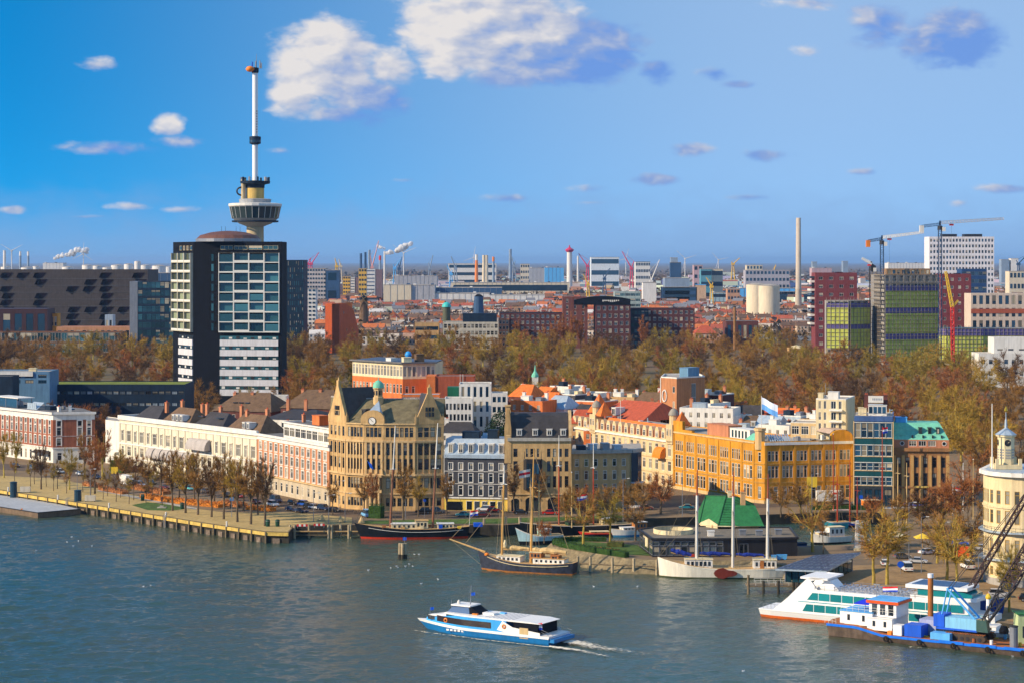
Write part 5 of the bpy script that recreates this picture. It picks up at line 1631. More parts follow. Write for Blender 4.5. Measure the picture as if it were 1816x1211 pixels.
# -- middle distance: offices beyond the park
s=block('dark_university_block','huge dark panelled block with slanted window pattern at the left edge','office building',-60,262,2000,479,mat('brown_black_panels',(.075,.062,.058),.7,var=.2,spec=.1),60,0,0)
L=s.edge(0)[2]
zt=s.zt
PAN=mat('dark_red_panel',(.012,.005,.009),.9,var=.5,scale=.1,spec=.05)
for r in range(8):
 z=zt-2-r*6.4
 mb=s.part('storey_line',mat('panel_joint',(.12,.12,.12),.6),0);mb.box(0,L,-.25,-.01,z-6.3,z-6.0);mb.done()
rr_=random.Random(3)
for c in range(11):
 for r in range(8):
  if(c%2==0 and r<8 and rr_.random()<.85) or rr_.random()<.3:
   x=2+c*L/11+(1.5 if r%2 else 0)
   z=zt-2-r*6.4
   mb=s.part('window_hood',PAN,0)
   mb.faces([(x,-.3,z-5.6),(x+6.5,-.3,z-5.6),(x+11,-.3,z-.6),(x+4,-.3,z-.6),(x+1,-2.2,z-.8),(x-1,-2.2,z-5.2)],[(0,1,2,3),(0,3,4,5)])
   mb.done()
s=block('blue_glass_block','blue black glass block with metal edge left of the black tower','office building',244,308,1650,500,NAVY,40,9,8,'3t',GLT,NAVY,FLAT,.3,win=.94,frac=.75,zbot=4)
mb=s.part('metal_edge',METAL,0);mb.box(-6.2,-.02,.5,30,GZ,s.zt+.2);mb.done()
s=block('dark_glass_slab','dark blue glass slab tower right of the black tower','office tower',505,539,1650,462,NAVY,30,14,9,'s',GLT,NAVY,FLAT,.3,win=.5,frac=.7)
s=block('dark_shop_block','low dark block with red framed bays at the left edge','shop building',-40,84,1800,548,mat('maroon_frame',(.05,.018,.02),.6),30,1,6,'s',GLB,BLACK,mat('blue_grey_roofing',(.07,.11,.18),.8),.3,frac=.6,zbot=10)
s=block('red_low_roof','long low red roofed school building at the left edge','school',100,232,1780,580,mat('orange_tan',(.5,.24,.12),.8),24,1,12,'s',GL,WHITE,mat('salmon_roof',(.40,.19,.13),.8),.3)
s=block('tan_rooftop_house','small orange block with white roof structures behind the school','house',84,102,1820,557,OCHRE,12,2,3)
s=block('white_roof_house','white glazed rooftop house behind the low school','house',186,200,1820,559,ZINC,12,1,2)
s=block('glass_school_block','long glazed school front with white mullions behind the left park trees','school',-40,215,1640,590,mat('brown_frame',(.16,.09,.05),.7),20,2,24,'d',GLT,WHITE,TILER,.6,win=.92,frac=.8,zbot=4)
a,b,c_=Q(586,1700),Q(602,1690),Q(636,1730)
s=Bld('orange_wedge','orange brick wedge shaped building with curved slanting roofline','apartment building',[a,b,c_,c_+Vector((-6,12,0)),a+Vector((4,18,0))])
z=ZP(539,1690)
L0,L1=s.edge(0)[2],s.edge(1)[2]
ORB=mat('vivid_orange_brick',(.75,.19,.03),.8,var=.08)
s.walls(ORB,GZ,z,{0:[(z-6-5.5*k,z-3-5.5*k,even(L0,3,1.6),'s') for k in range(6)]},only=[0,3,4],panes=False)
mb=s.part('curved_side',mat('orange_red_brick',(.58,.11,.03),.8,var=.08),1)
pr=[(0,GZ),(L1,GZ),(L1,z-22)]+[(L1*(1-.42*k/5),z-22+19*math.sin(math.pi/2*k/5)**1.1) for k in range(1,6)]+[(L1*.3,z),(0,z)]
mb.faces([(x,0,zz_) for x,zz_ in pr]+[(x,12,zz_) for x,zz_ in pr],[tuple(range(len(pr))),tuple(range(2*len(pr)-1,len(pr)-1,-1))]+[(i,len(pr)+i,len(pr)+(i+1)%len(pr),(i+1)%len(pr)) for i in range(len(pr))])
mb.done()
for k,(x,dz) in enumerate(((.36,22),(.36,27),(.2,8))):
 mb=s.part('window',GLB,1);mb.box(L1*x,L1*x+1.8,-.06,-.005,z-dz,z-dz+2);mb.done()
MB_=mat('maroon_brick',(.10,.035,.035),.85,var=.14)
s=block('white_grid_office','pale concrete grid office with dark glass attic left of the maroon offices','office building',786,884,1760,572,mat('pale_grid',(.55,.50,.40),.8),30,4,14,'h',GLC,WHITE,FLAT,.5,win=.8,frac=.62,zbot=2)
rooftop_box(s,16,44,4,20,s.zt,s.zt+7,NAVY,0,'glass_attic')
s=block('tan_banded_office','small tan office with dark ribbon windows behind the school roofs','office building',736,778,1770,573,mat('tan_band',(.52,.32,.14),.8),20,3,2,'6',GLB,STEELD,FLAT,.4,win=.96,frac=.42,zbot=2)
for(x0,x1,Y,yt,lab) in[(886,1030,1790,556,'long maroon brick office with rows of tall white framed windows'),(1056,1118,1775,540,'maroon brick office with curved black roof and lettering'),(1118,1232,1800,548,'dark maroon office wing right of the curved roof block')]:
 n=max(6,int((x1-x0)/9))
 s=block('maroon_office',lab,'office building',x0,x1,Y,yt,MB_,40,6,n,'d',GLB,WHITE,BLACK,.3,win=.52,frac=.55,side=0,zbot=2)
 if x0==1056:
  Lw=s.edge(0)[2]
  mb=s.part('curved_roof',BLACK,0)
  k=8
  for i in range(k):
   t0,t1=i/k,(i+1)/k
   f=lambda t:s.zt+6.5*math.sin(math.pi*(.18+t*.6))
   mb.faces([(-18+(Lw+18)*t0,-.3,s.zt-.5),(-18+(Lw+18)*t1,-.3,s.zt-.5),(-18+(Lw+18)*t1,-.3,f(t1)),(-18+(Lw+18)*t0,-.3,f(t0)),(-18+(Lw+18)*t1,30,f(t1)),(-18+(Lw+18)*t0,30,f(t0))],[(0,1,2,3),(3,2,4,5)])
  mb.done()
  mb=s.part('roof_lettering',WHITE,0,label='small white lettering on the curved black roof')
  for i in range(9):
   mb.box(Lw*.2+i*1.6,Lw*.2+i*1.6+1.0,-.5,-.32,s.zt+2.2+.4*math.sin(i),s.zt+3.6)
  o=mb.done();o['kind']='stuff'
s=block('maroon_office','taller maroon brick block with white roof edge beside the curved roof','office building',998,1042,1782,528,mat('maroon_light',(.17,.06,.05),.85),30,8,3,'s',GLB,WHITE,WHITE,.5,win=.25)
s=block('maroon_end_pavilion','narrow pink brick pavilion at the left end of the maroon office','office building',884,903,1775,566,BRICKP,24,5,3,'s',GL,WHITE,FLAT,.5)
s=block('dark_glass_link','dark blue glass office between the maroon wings','office building',1118,1150,1790,549,NAVY,20,6,5,'s',GLT,NAVY,FLAT,.3,win=.85,frac=.6)
s=block('glass_banded_tower','teal glass office with pale floor bands behind the maroon wing','office building',1090,1136,2050,518,mat('pale_teal',(.34,.42,.40),.6),24,5,5,'3',GLT,WHITE,FLATL,.3,win=.95,frac=.55,zbot=20)
s=block('red_roof_school','red roofed brick building with small chimney stack below the far canal','school',1232,1272,1760,591,mat('salmon_wall',(.55,.28,.16),.8),26,2,6,'s',GL,WHITE,TILER,.3)
s.hip(TILER,s.zt-.2,s.zt+6,0,7,.5)
s=block('dark_sheds','dark brick sheds beside the thin brown chimney','shed',1288,1345,1840,570,BRICKD,30,1,6,'s',GLB,STEELD,FLAT,.3)
o=thing('brick_chimney','thin brown brick chimney rising from the park edge','chimney',Q(1303,1740));mb=MB();z=ZP(545,1740)-GZ;mb.tube((0,0,0),(0,0,z),1.4,1.0,10);mb.build('shaft',BROWNST,o);mb=MB();mb.lathe([(1.2,z),(1.3,z+.6),(.9,z+.7)],10);mb.build('cap',STEELD,o)
s=block('round_pavilion','tan drum shaped pavilion at the park edge','pavilion',1400,1428,1560,618,PINE,14,1,4)
mb=s.part('dome',CREAM,smooth=True);mb.lathe([(5.5,s.zt),(4,s.zt+1.6),(0,s.zt+2.4)],14,(6,5));mb.done()
s=block('white_clinic','white stepped building at the right edge in front of the park','office building',1736,1860,1230,628,WHITE,20,2,9,'c',GLB,METAL,FLATL,.6,win=.5,frac=.4,zbot=8)
a=block('white_clinic','upper white storey of the stepped building at the right edge','office building',1763,1880,1242,600,WHITE,16,1,6,'s',GL,METAL,FLATL,.6,win=.5,frac=.0+.12,zbot=ZP(628,1242))
RT=mat('plum_brick',(.20,.045,.05),.85,var=.1)
for(x0,x1,Y,yt,lab,rows,cols) in[(1446,1520,1680,485,'plum red brick apartment tower left of the scaffolding',9,4),(1668,1722,1700,487,'plum red brick apartment tower behind the scaffolding, right of the tall crane',9,4)]:
 s=block('plum_tower',lab,'apartment tower',x0,x1,Y,yt,RT,22,rows,cols,'d',GL,WHITE,FLAT,.5,win=.38,frac=.4,zbot=8)
 L=s.edge(0)[2]
 rooftop_box(s,L*.5,L*.66,1,8,s.zt-6,s.zt+.8,NAVY)
 for k in range(12):
  mb=s.part('balcony',WHITE if k%2 else GLB,3);mb.box(1,18,-3.4,-.02,s.zt-4-k*3.3,s.zt-2.4-k*3.3);mb.done()
s=block('pale_balcony_row','plum and cream terrace with dark window bays right of the crane','office building',1722,1850,1620,522,mat('cream_frame',(.62,.50,.40),.8),24,4,11,'d',GLB,STEELD,ZINC,.6,win=.55,frac=.7,zbot=12)
s.band(mat('brick_red_band',(.4,.1,.05),.8),ZP(556,1620),ZP(548,1620),.3,[0],'band',thick=.02)
s=block('white_grid_tower','tall white grid office tower beside the building site crane','office tower',1648,1763,2500,421,mat('grid_white',(.78,.74,.74),.7),30,14,20,'s',GLB,mat('grid_white',(.78,.74,.74),.7),FLAT,.6,win=.62,frac=.55,zbot=10)
L=s.edge(0)[2]
rooftop_box(s,L*.22,L*.44,5,20,s.zt,s.zt+3.5,STEELD);rooftop_box(s,L*.56,L*.83,5,20,s.zt,s.zt+3.5,STEELD)
s=block('blue_office','dark blue office block in front of the white grid tower','office building',1706,1750,2200,478,mat('cobalt_cladding',(.02,.06,.16),.5),26,8,6,'3',GLB,METAL,FLATL,.5,win=.95,frac=.5)
o=thing('tall_chimney','tall pale concrete chimney standing clear against the sky','chimney',Q(1416,3000))
z=ZP(387,3000)-GZ
mb=MB();mb.lathe([(5.0,0),(4.2,z*.24),(4.4,z*.245),(4.4,z*.26),(4.0,z*.27),(3.3,z),(2.9,z+.2),(2.6,z-1)],18);mb.build('shaft',mat('chimney_concrete',(.50,.42,.33),.8,var=.06),o,smooth=True)
# -- scaffolded building site, right
NETG=mat('yellow_green_netting',(.50,.53,.10),.9,var=.3,scale=.25)
NETP=mat('purple_netting',(.12,.10,.28),.9,var=.2,scale=.3)
SCAF=mat('scaffold_steel',(.35,.30,.24),.6,metal=.3)
def site(name,label,px0,pxc,px1,Yl,Yc,Yr,ytop,bands,lev,net=True):
 a,b,c_=Q(px0,Yl),Q(pxc,Yc),Q(px1,Yr)
 s=Bld(name,label,'construction site',[a,b,c_,c_+Vector((0,28,0)),a+Vector((3,30,0))])
 z=ZP(ytop,Yc)
 fh_=(z-GZ)/lev
 s.walls(CONC,GZ,z,{e:[(GZ+fh_*(k+.25),GZ+fh_*(k+.9),even(s.edge(e)[2],max(3,int(s.edge(e)[2]/5)),3.2),None) for k in range(lev)] for e in(0,1)},rev=1.2,name='concrete_frame')
 s.flat(CONC,z-.2)
 for e in(0,1):
  L=s.edge(e)[2]
  n=max(4,int(L/2.6))
  mb=MB();mb.M=s.M(e)
  for i in range(n+1):
   mb.box(L*i/n-.12,L*i/n+.12,-2.3,-2.1,GZ,z+2.2)
  mb.build('scaffold_poles',SCAF,s.o)['kind']='stuff'
  for k in range(lev*2+1):
   zz_=GZ+fh_*k/2
   mb=MB();mb.M=s.M(e);mb.box(-.4,L+.4,-2.35,-1.2,zz_,zz_+.22);mb.build('scaffold_deck',SCAF if k%2 else OLDWOOD,s.o)
  if net:
   for(y0,y1,nm) in bands:
    z1,z0_=ZP(y0,Yc),ZP(y1,Yc)
    if e==0 and net=='right':
     continue
    mb=MB();mb.M=s.M(e);mb.box(0,L,-1.95,-1.9,max(GZ+.5,z0_+.05),z1-.05);mb.build('safety_net',{'g':NETG,'p':NETP}[nm],s.o)
 return s
site('scaffold_block','taller scaffolded concrete building wrapped in yellow green and purple netting',1550,1568,1663,1520,1490,1500,488,[(507,516,'p'),(516,546,'g'),(546,556,'p'),(556,592,'g'),(592,602,'p'),(602,640,'g')],11,'right')
site('scaffold_block','lower scaffolded block with bright yellow green netting left of the taller one',1466,1505,1540,1500,1496,1505,534,[(538,546,'p'),(546,575,'g'),(575,584,'p'),(584,617,'g')],8)
site('scaffold_wing','long low scaffolded wing with green netting right of the crane',1663,1690,1860,1500,1492,1492,583,[(583,595,'p'),(595,640,'g')],5)
fs=block('formwork_top','timber formwork storey on top of the taller scaffolded building','formwork',1572,1650,1508,477,mat('formwork_wood',(.28,.17,.09),.85,var=.3,scale=.5),16,1,9,'s',GLB,OLDWOOD,FLATL,.2,zbot=ZP(489,1508))
def lattice(mb,p,q,w0,w1,n,r=.1,tri=False):
 """four-chord lattice girder from p to q"""
 p,q=Vector(p),Vector(q)
 d=(q-p).normalized()
 up=Vector((0,0,1)) if abs(d.z)<.9 else Vector((0,1,0))
 a=d.cross(up).normalized();b=a.cross(d).normalized()
 def ring(t):
  w=(w0+(w1-w0)*t)/2
  c=p.lerp(q,t)
  if tri:
   return[c-a*w,c+a*w,c+b*w*1.7]
  return[c-a*w-b*w,c+a*w-b*w,c+a*w+b*w,c-a*w+b*w]
 k=3 if tri else 4
 rs=[ring(i/n) for i in range(n+1)]
 for j in range(k):
  mb.tube(rs[0][j],rs[-1][j],r,r,4,cap=False)
 for i in range(n):
  for j in range(k):
   jj=(j+1)%k
   mb.tube(rs[i][j],rs[i+1][jj] if i%2 else rs[i+1][j],r*.6,r*.6,3,cap=False) if False else None
   mb.tube(rs[i][j] if i%2 else rs[i][jj],rs[i+1][jj] if i%2 else rs[i+1][j],r*.65,r*.65,3,cap=False)
   mb.tube(rs[i+1][j],rs[i+1][jj],r*.6,r*.6,3,cap=False)
def tower_crane(label,px,Y,ybase,yjib,jib_px,jib_y,ctr_px,ctr_y,mastm,jibm,cwm):
 o=thing('tower_crane',label,'tower crane',Q(px,Y,GZ))
 base=o.location
 zj=ZP(yjib,Y)-GZ
 mb=MB();lattice(mb,(0,0,0),(0,0,zj-3),2.2,2.2,26,.2);mb.build('mast',mastm,o)
 mb=MB();mb.tube((0,0,zj-4),(0,0,zj-1.2),1.9,1.7,10);mb.build('slewing_ring',STEELD,o)
 mb=MB();mb.box(1.4,3.4,-2.4,-.4,zj-5,zj-2.2);mb.build('cab',WHITE,o)
 je=Q(jib_px,Y)-base;je.z=ZP(jib_y,Y)-GZ
 ce=Q(ctr_px,Y)-base;ce.z=ZP(ctr_y,Y)-GZ
 mb=MB();lattice(mb,(0,0,zj),je,2.4,1.6,22,.22,True);mb.build('jib',jibm,o)
 mb=MB();lattice(mb,(0,0,zj),ce,1.9,1.6,6,.2);mb.build('counter_jib',mastm,o)
 mb=MB();mb.box(ce.x-1.6,ce.x+1.2,ce.y-1.3,ce.y+1.3,ce.z-4.2,ce.z+.6);mb.build('counterweight',cwm,o)
 mb=MB();mb.tube((0,0,zj-1),(0,0,zj+2.4),.9,.5,6);mb.build('tower_head',mastm,o)
 t=Vector((0,0,zj)).lerp(je,.18)
 mb=MB();mb.box(t.x-1.4,t.x+1.4,t.y-.8,t.y+.8,t.z-1.6,t.z-.4);mb.build('trolley',REDP,o)
 mb=MB();mb.tube((t.x,t.y,t.z-1.5),(t.x,t.y,t.z-22),.06,.06,4);mb.build('hoist_rope',STEELD,o)
CRB=mat('crane_blue',(.015,.05,.12),.5,var=.1)
tower_crane('tall tower crane with blue mast and long pale jib at the building site',1667,1490,630,398,1780,390,1635,402,CRB,mat('crane_grey',(.42,.42,.44),.5),WHITE)
tower_crane('shorter tower crane with white lattice jib left of the tall one',1564,1500,630,424,1638,414,1540,428,CRB,WHITE,ORANGEP)
tower_crane('small distant tower crane with white jib left of the scaffolding',1545,1560,630,470,1528,460,1550,473,STEELD,WHITE,STEELD)
o=thing('crawler_crane','yellow lattice boom crane with red lower mast at the building site','crane',Q(1690,1480))
mb=MB();lattice(mb,(0,0,0),(-.5,0,ZP(545,1480)-GZ),2,2,12,.25);mb.build('lower_mast',REDP,o)
e=Q(1677,1480)-o.location
mb=MB();lattice(mb,(-.5,0,ZP(545,1480)-GZ),(e.x,0,ZP(482,1480)-GZ),2,1.2,12,.25);mb.build('boom',YELLOW,o)
mb=MB();lattice(mb,(-.5,0,ZP(545,1480)-GZ),(3.5,0,ZP(533,1480)-GZ),1.2,.8,3,.2);mb.build('back_mast',YELLOW,o)
# -- boats
def hull(root,L,B,zb,zm,zs,m_top,m_boot,m_rail,draft=.7,bow=.4,stern=.15,sw=.8,rake=1.5,zboot=.5,rail=.3,deck=None,n=20,power=1.7,flare=.9,srake=.4,bul=.0,names=('hull','boot_stripe','rail','deck'),lift=None):
 """ship's hull lofted from stern (-x) to bow (+x); returns a function giving deck height and half breadth at x"""
 def half(u):
  b=1.0
  if u<stern:
   t=u/stern
   b*=sw+(1-sw)*math.sin(t*math.pi/2)
  if u>1-bow:
   t=(u-(1-bow))/bow
   b*=max(0.0,1-t**power)
  return B/2*b
 def sheer(u):
  if lift:
   return lift(u)
  return zm+(zb-zm)*max(0,(u-.45)/.55)**2+(zs-zm)*max(0,(.45-u)/.45)**2
 def pt(u,z,side,k):
  zd=sheer(u)
  x=-L/2+L*u
  f=(z+draft)/(zd+draft)
  if u>.6:
   x+=rake*(f-.6)*((u-.6)/.4)**2
  if u<.2:
   x-=srake*(f-.6)*(1-u/.2)**2
  return(x,side*half(u)*k,z)
 us=[i/n for i in range(n+1)]
 def strip(mb,za,zbf,ka,kb):
  for side in(1,-1):
   for a,b in zip(us,us[1:]):
    q=[pt(a,za(a),side,ka),pt(b,za(b),side,ka),pt(b,zbf(b),side,kb),pt(a,zbf(a),side,kb)]
    mb.poly(q if side<0 else q[::-1])
  a=0.0
  mb.poly([pt(a,za(a),1,ka),pt(a,za(a),-1,ka),pt(a,zbf(a),-1,kb),pt(a,zbf(a),1,kb)])
 mb=MB();strip(mb,lambda u:-draft,lambda u:zboot,.8,flare);mb.build(names[1],m_boot,root)
 mb=MB();strip(mb,lambda u:zboot,lambda u:sheer(u)-rail,flare,.985);mb.build(names[0],m_top,root,smooth=False)
 mb=MB();strip(mb,lambda u:sheer(u)-rail,sheer,1.0,1.0);mb.build(names[2],m_rail,root)
 mb=MB()
 dz=bul
 for a,b in zip(us,us[1:]):
  p,q,r,s_=pt(a,sheer(a)-.02,1,.98),pt(a,sheer(a)-.02,-1,.98),pt(b,sheer(b)-.02,-1,.98),pt(b,sheer(b)-.02,1,.98)
  mb.poly([(c[0],c[1],c[2]-dz) for c in(p,q,r,s_)])
 if deck is not None:
  mb.build(names[3],deck,root)
 return sheer,half
def at_ends(root_pxs,z=0.0):
 """pose from the near waterline's two photo points: bow, stern; returns middle and heading"""
 (bx,by),(sx,sy)=root_pxs
 b,s=P(bx,by,z),P(sx,sy,z)
 d=(b-s)
 return(b+s)/2,math.atan2(d.y,d.x),d.length
def ship(name,label,cat,bow,stern,beam,group=None):
 c,rz,L=at_ends((bow,stern))
 d=Vector((math.cos(rz),math.sin(rz),0))
 nrm=Vector((-d.y,d.x,0))
 side=1 if nrm.y<0 else-1
 c=c-nrm*side*beam/2
 o=thing(name,label,cat,(c.x,c.y,0),rz,group)
 return o,L,side
def cabin(root,x0,x1,w,z0,z1,m,rm,n=4,gm=GL,name='deckhouse',inset=.0,wm_=None,roof_over=.15,ww=.55,wh=.5,round_=False):
 mb=MB()
 mb.faces([(x0,-w/2,z0),(x1,-w/2,z0),(x1,w/2,z0),(x0,w/2,z0),(x0+inset,-w/2+inset*.4,z1),(x1-inset,-w/2+inset*.4,z1),(x1-inset,w/2-inset*.4,z1),(x0+inset,w/2-inset*.4,z1)],[(0,1,5,4),(1,2,6,5),(2,3,7,6),(3,0,4,7),(4,5,6,7)])
 o=mb.build(name,m,root)
 mb=MB();mb.box(x0+inset-roof_over,x1-inset+roof_over,-w/2-roof_over+inset*.4,w/2+roof_over-inset*.4,z1,z1+.12);mb.build('roof',rm,o)
 for k in range(n):
  x=x0+inset+.3+(x1-x0-.6-2*inset)*(k+.5)/n
  zc=z0+(z1-z0)*.55
  for s in(1,-1):
   mb=MB()
   y=s*(w/2-inset*.2)
   hw,hh=min(ww,(x1-x0)/n*.7)/2,wh*(z1-z0)/2*.9
   mb.box(x-hw,x+hw,min(y,y+s*.05),max(y,y+s*.05),zc-hh,zc+hh)
   mb.build('window',gm,o)
 return o
def mast(root,x,z0,z1,r,m1,m2=None,split=.6,lean=0.0,name='mast',y=0):
 zc=z0+(z1-z0)*split
 xl=lambda z:x-lean*(z-z0)
 mb=MB();mb.tube((x,y,z0),(xl(zc),y,zc),r,r*.85,8);o=mb.build(name,m1,root)
 mb=MB();mb.tube((xl(zc-.8),y,zc-.8),(xl(z1),y,z1),r*.7,r*.35,7);mb.build('topmast',m2 or m1,o)
 mb=MB();mb.tube((xl(zc)-.9,y,zc),(xl(zc)+.9,y,zc),.1,.1,5);mb.tube((xl(zc),y-1.2,zc),(xl(zc),y+1.2,zc),.1,.1,5);mb.build('crosstree',m2 or m1,o)
 return o
ROPE=mat('rigging_rope',(.32,.24,.14),.9,var=.1)
ROPEW=mat('pale_rope',(.62,.58,.5),.9,var=.05)
def rig(root,lines,r=.05,m=ROPE,name='rigging'):
 for a,b in lines:
  mb=MB();mb.tube(a,b,r,r,3,cap=False);mb.build(name,m,root)
def shrouds(root,x,z0,z1,hb,r=.04,n=3,m=ROPE,lean=0.0):
 rig(root,[((x+(k-(n-1)/2)*1.0-.6,s*hb,z0),(x-lean*(z1-z0),0,z1)) for s in(1,-1) for k in range(n)],r,m)
def furled(root,x0,x1,z0,z1,r,m,y=0):
 """furled sail lashed along a boom: a lumpy roll"""
 mb=MB()
 n=9
 ring=[]
 for i in range(n+1):
  t=i/n
  rr_=r*(.55+.45*math.sin(math.pi*min(1,t*1.15)))*(1+.16*math.sin(i*2.4))
  ring.append((x0+(x1-x0)*t,z0+(z1-z0)*t+.1*math.sin(i*1.9),rr_))
 for a,b in zip(ring,ring[1:]):
  mb.tube((a[0],y,a[1]),(b[0],y,b[1]),a[2],b[2],8)
 mb.build('furled_sail',m,root)
 mb=MB();mb.tube((x0,y,z0-r*.9),(x1,y,z1-r*.9),.13,.1,6);mb.build('boom',PINE,root)
def flag(root,x,y,z,w,h,cols,name='flag',staff=None,droop=.15):
 """striped flag as a thing's part: stripes are sub-parts"""
 n=len(cols)
 base=None
 for i,m in enumerate(cols):
  mb=MB()
  k=5
  for j in range(k):
   t0,t1=j/k,(j+1)/k
   y0,y1=y+.12*math.sin(t0*6),y+.12*math.sin(t1*6)
   za,zb=z-h*i/n,z-h*(i+1)/n
   mb.faces([(x+w*t0,y0,zb-droop*w*t0),(x+w*t1,y1,zb-droop*w*t1),(x+w*t1,y1,za-droop*w*t1),(x+w*t0,y0,za-droop*w*t0)],[(0,1,2,3)])
  o=mb.build(name if base is None else 'stripe',m,root if base is None else base)
  base=base or o
 return base
RWB=[mat('flag_red',(.65,.02,.03),.8,var=0),mat('flag_white',(.85,.85,.85),.8,var=0),mat('flag_blue',(.01,.05,.45),.8,var=0)]
BLKH=mat('black_hull',(.010,.012,.016),.35,var=.3,scale=.4)
NAVH=mat('worn_navy_hull',(.028,.034,.055),.55,var=.6,scale=.9)
WHH=mat('white_hull',(.80,.74,.60),.45,var=.06)
TANS=mat('tan_canvas',(.58,.40,.18),.9,var=.12,scale=1.5)
BLUES=mat('blue_canvas',(.01,.03,.24),.85,var=.1)
o,L,sd=ship('sailing_ship','black hulled two masted sailing ship with red waterline moored below the clock building','sailing ship',(634,957),(832,955),6.4)
sh,hf=hull(o,L,6.4,4.3,2.7,3.2,BLKH,mat('red_boot',(.55,.035,.01),.6),BLKH,bow=.45,stern=.3,sw=.45,rake=2.2,zboot=.55,deck=PINE,power=1.9)
mb=MB()
for s in(1,-1):
 for k in range(16):
  u0,u1=.05+.85*k/16,.05+.85*(k+1)/16
  mb.tube((-L/2+L*u0,s*hf(u0)*1.01,sh(u0)-.75),(-L/2+L*u1,s*hf(u1)*1.01,sh(u1)-.75),.07,.07,4)
mb.build('sheer_stripe',WHITE,o)
cabin(o,-1,6,3.2,2.6,4.0,CREAM,WHITE,5);cabin(o,-4,-.6,3.4,2.6,4.8,CREAM,PINE,3);cabin(o,-11,-6.5,3,2.6,3.9,CREAM,WHITE,4)
m1,m2=mat('brown_mast',(.25,.10,.05),.5,var=.15),WHITE
mast(o,6.2,2.6,30.5,.34,m1,m2,.58,.05);mast(o,-5.3,2.6,31.2,.34,m1,m2,.57,.05)
for k in range(10):
 mb=MB();mb.box(-.5,.5,-.45,.45,0,.6+.2*(k%3));p=mb.build('deck_gear',[YELLOW,PINE,BLUEP,WOOD,CREAM][k%5],o);p.location=(-12.5+k*2.55,(-1)**k*1.9,2.75)
shrouds(o,6.2,2.8,18,3);shrouds(o,-5.3,2.8,18,3)
rig(o,[((L/2+.5,0,4.4),(4.9,0,29)),((4.9,0,28.5),(-6.6,0,29)),((-L/2,0,3.4),(-6.6,0,29))],.05)
flag(o,-L/2-.4,0,7.2,-2.2,1.5,RWB);mb=MB();mb.tube((-L/2-.2,0,3),(-L/2-.5,0,7.4),.06);mb.build('flag_staff',WHITE,o)
mb=MB();mb.box(-L/2-3.8,-L/2-1.4,-1,1,3.0,4.0);mb.build('tender_cover',BLUEP,o)
o,L,sd=ship('schooner','worn navy blue two masted schooner with long wooden bowsprit and tan furled sails','schooner',(842,1011),(1012,1021),6.0)
sh,hf=hull(o,L,6.0,4.6,2.3,2.9,NAVH,mat('rusty_boot',(.34,.13,.03),.8,var=.3,scale=1),NAVH,bow=.42,stern=.25,sw=.55,rake=1.2,zboot=.35,deck=PINE,power=1.8)
mb=MB()
for s in(1,-1):
 for k in range(16):
  u0,u1=.04+.86*k/16,.04+.86*(k+1)/16
  mb.tube((-L/2+L*u0,s*hf(u0)*1.01,sh(u0)-.55),(-L/2+L*u1,s*hf(u1)*1.01,sh(u1)-.55),.08,.08,4)
mb.build('sheer_stripe',CREAM,o)
mb=MB();mb.tube((L/2-1.5,0,4.2),(L/2+8,0,6.9),.27,.14,8);mb.build('bowsprit',PINE,o)
cabin(o,1.2,7.4,3.0,2.3,3.7,WHITE,CREAM,5);cabin(o,-10.2,-2.2,3.2,2.3,3.6,WHITE,PINE,6);cabin(o,-4.2,-1.2,2.6,3.4,4.9,WOOD,CREAM,3);cabin(o,-8.6,-6.6,2.4,3.4,4.4,WOOD,WOOD,2)
PM=mat('golden_mast',(.60,.33,.09),.5,var=.15)
mast(o,6.6,2.3,25.6,.3,PM,WHITE,.8,.03);mast(o,-1.0,2.3,29.8,.32,PM,PM,.66,.03)
furled(o,6.2,-.6,5.6,5.6,.55,TANS);furled(o,-1.5,-10.2,5.4,5.2,.75,TANS)
mb=MB();mb.lathe([(.55,0),(.62,.3),(.3,.62),(0,.65)],10);p=mb.build('lifebuoy_locker',ORANGEP,o);p.location=(10,sd*1.2,3.6)
shrouds(o,6.6,2.6,20,2.8);shrouds(o,-1,2.6,21,2.8)
rig(o,[((L/2+7.8,0,6.9),(6.2,0,21)),((L/2+4,0,5.8),(6.3,0,18)),((6.0,0,24),(-1.7,0,28.6)),((-L/2+.5,0,3),(-1.9,0,28.6)),((L/2+7.8,0,6.8),(L/2-.4,0,1))],.05)
mb=MB();mb.lathe([(.35,0),(.45,.8),(.2,1.7),(0,1.75)],8);p=mb.build('rolled_jib',CREAM,o);p.location=(5.4,sd*.8,5.8)
o,L,sd=ship('clipper','white three masted sailing barge with blue sail covers in front of the glass restaurant','sailing barge',(1168,1025),(1400,1027),6.6)
sh,hf=hull(o,L,6.6,4.7,2.3,2.7,WHH,mat('green_boot',(.05,.06,.02),.8),WHH,bow=.3,stern=.25,sw=.5,rake=.5,zboot=.3,deck=PINE,power=2.2)
cabin(o,2.6,9.2,3.6,2.2,4.3,WHITE,CREAM,6,ww=.6,wh=.55);cabin(o,-12.5,-7.0,3.6,2.2,4.3,WHITE,CREAM,5)
mb=MB();mb.box(-9.5,-8.6,sd*1.84-.04,sd*1.84+.04,2.4,4.2);mb.build('door',WOOD,o)
mm=WHITE;tm=mat('red_brown_topmast',(.36,.09,.04),.5)
for x,zt in((6.4,25.5),(-2.2,25.2),(-10.4,24.6)):
 mast(o,x,2.3,zt,.36,mm,tm,.74,0.01);shrouds(o,x,2.5,17,3.0)
rig(o,[((L/2,0,4.6),(6.4,0,24)),((6.4,0,24.5),(-2.2,0,24)),((-2.2,0,24),(-10.4,0,23.5)),((L/2,0,4.6),(6.4,0,15))],.05)
furled(o,12.5,7.6,6.3,5.2,.62,BLUES);furled(o,5.6,-1.6,5.6,5.5,.5,BLUES);furled(o,-3,-9.6,5.4,5.3,.45,BLUES)
mb=MB()
k=14
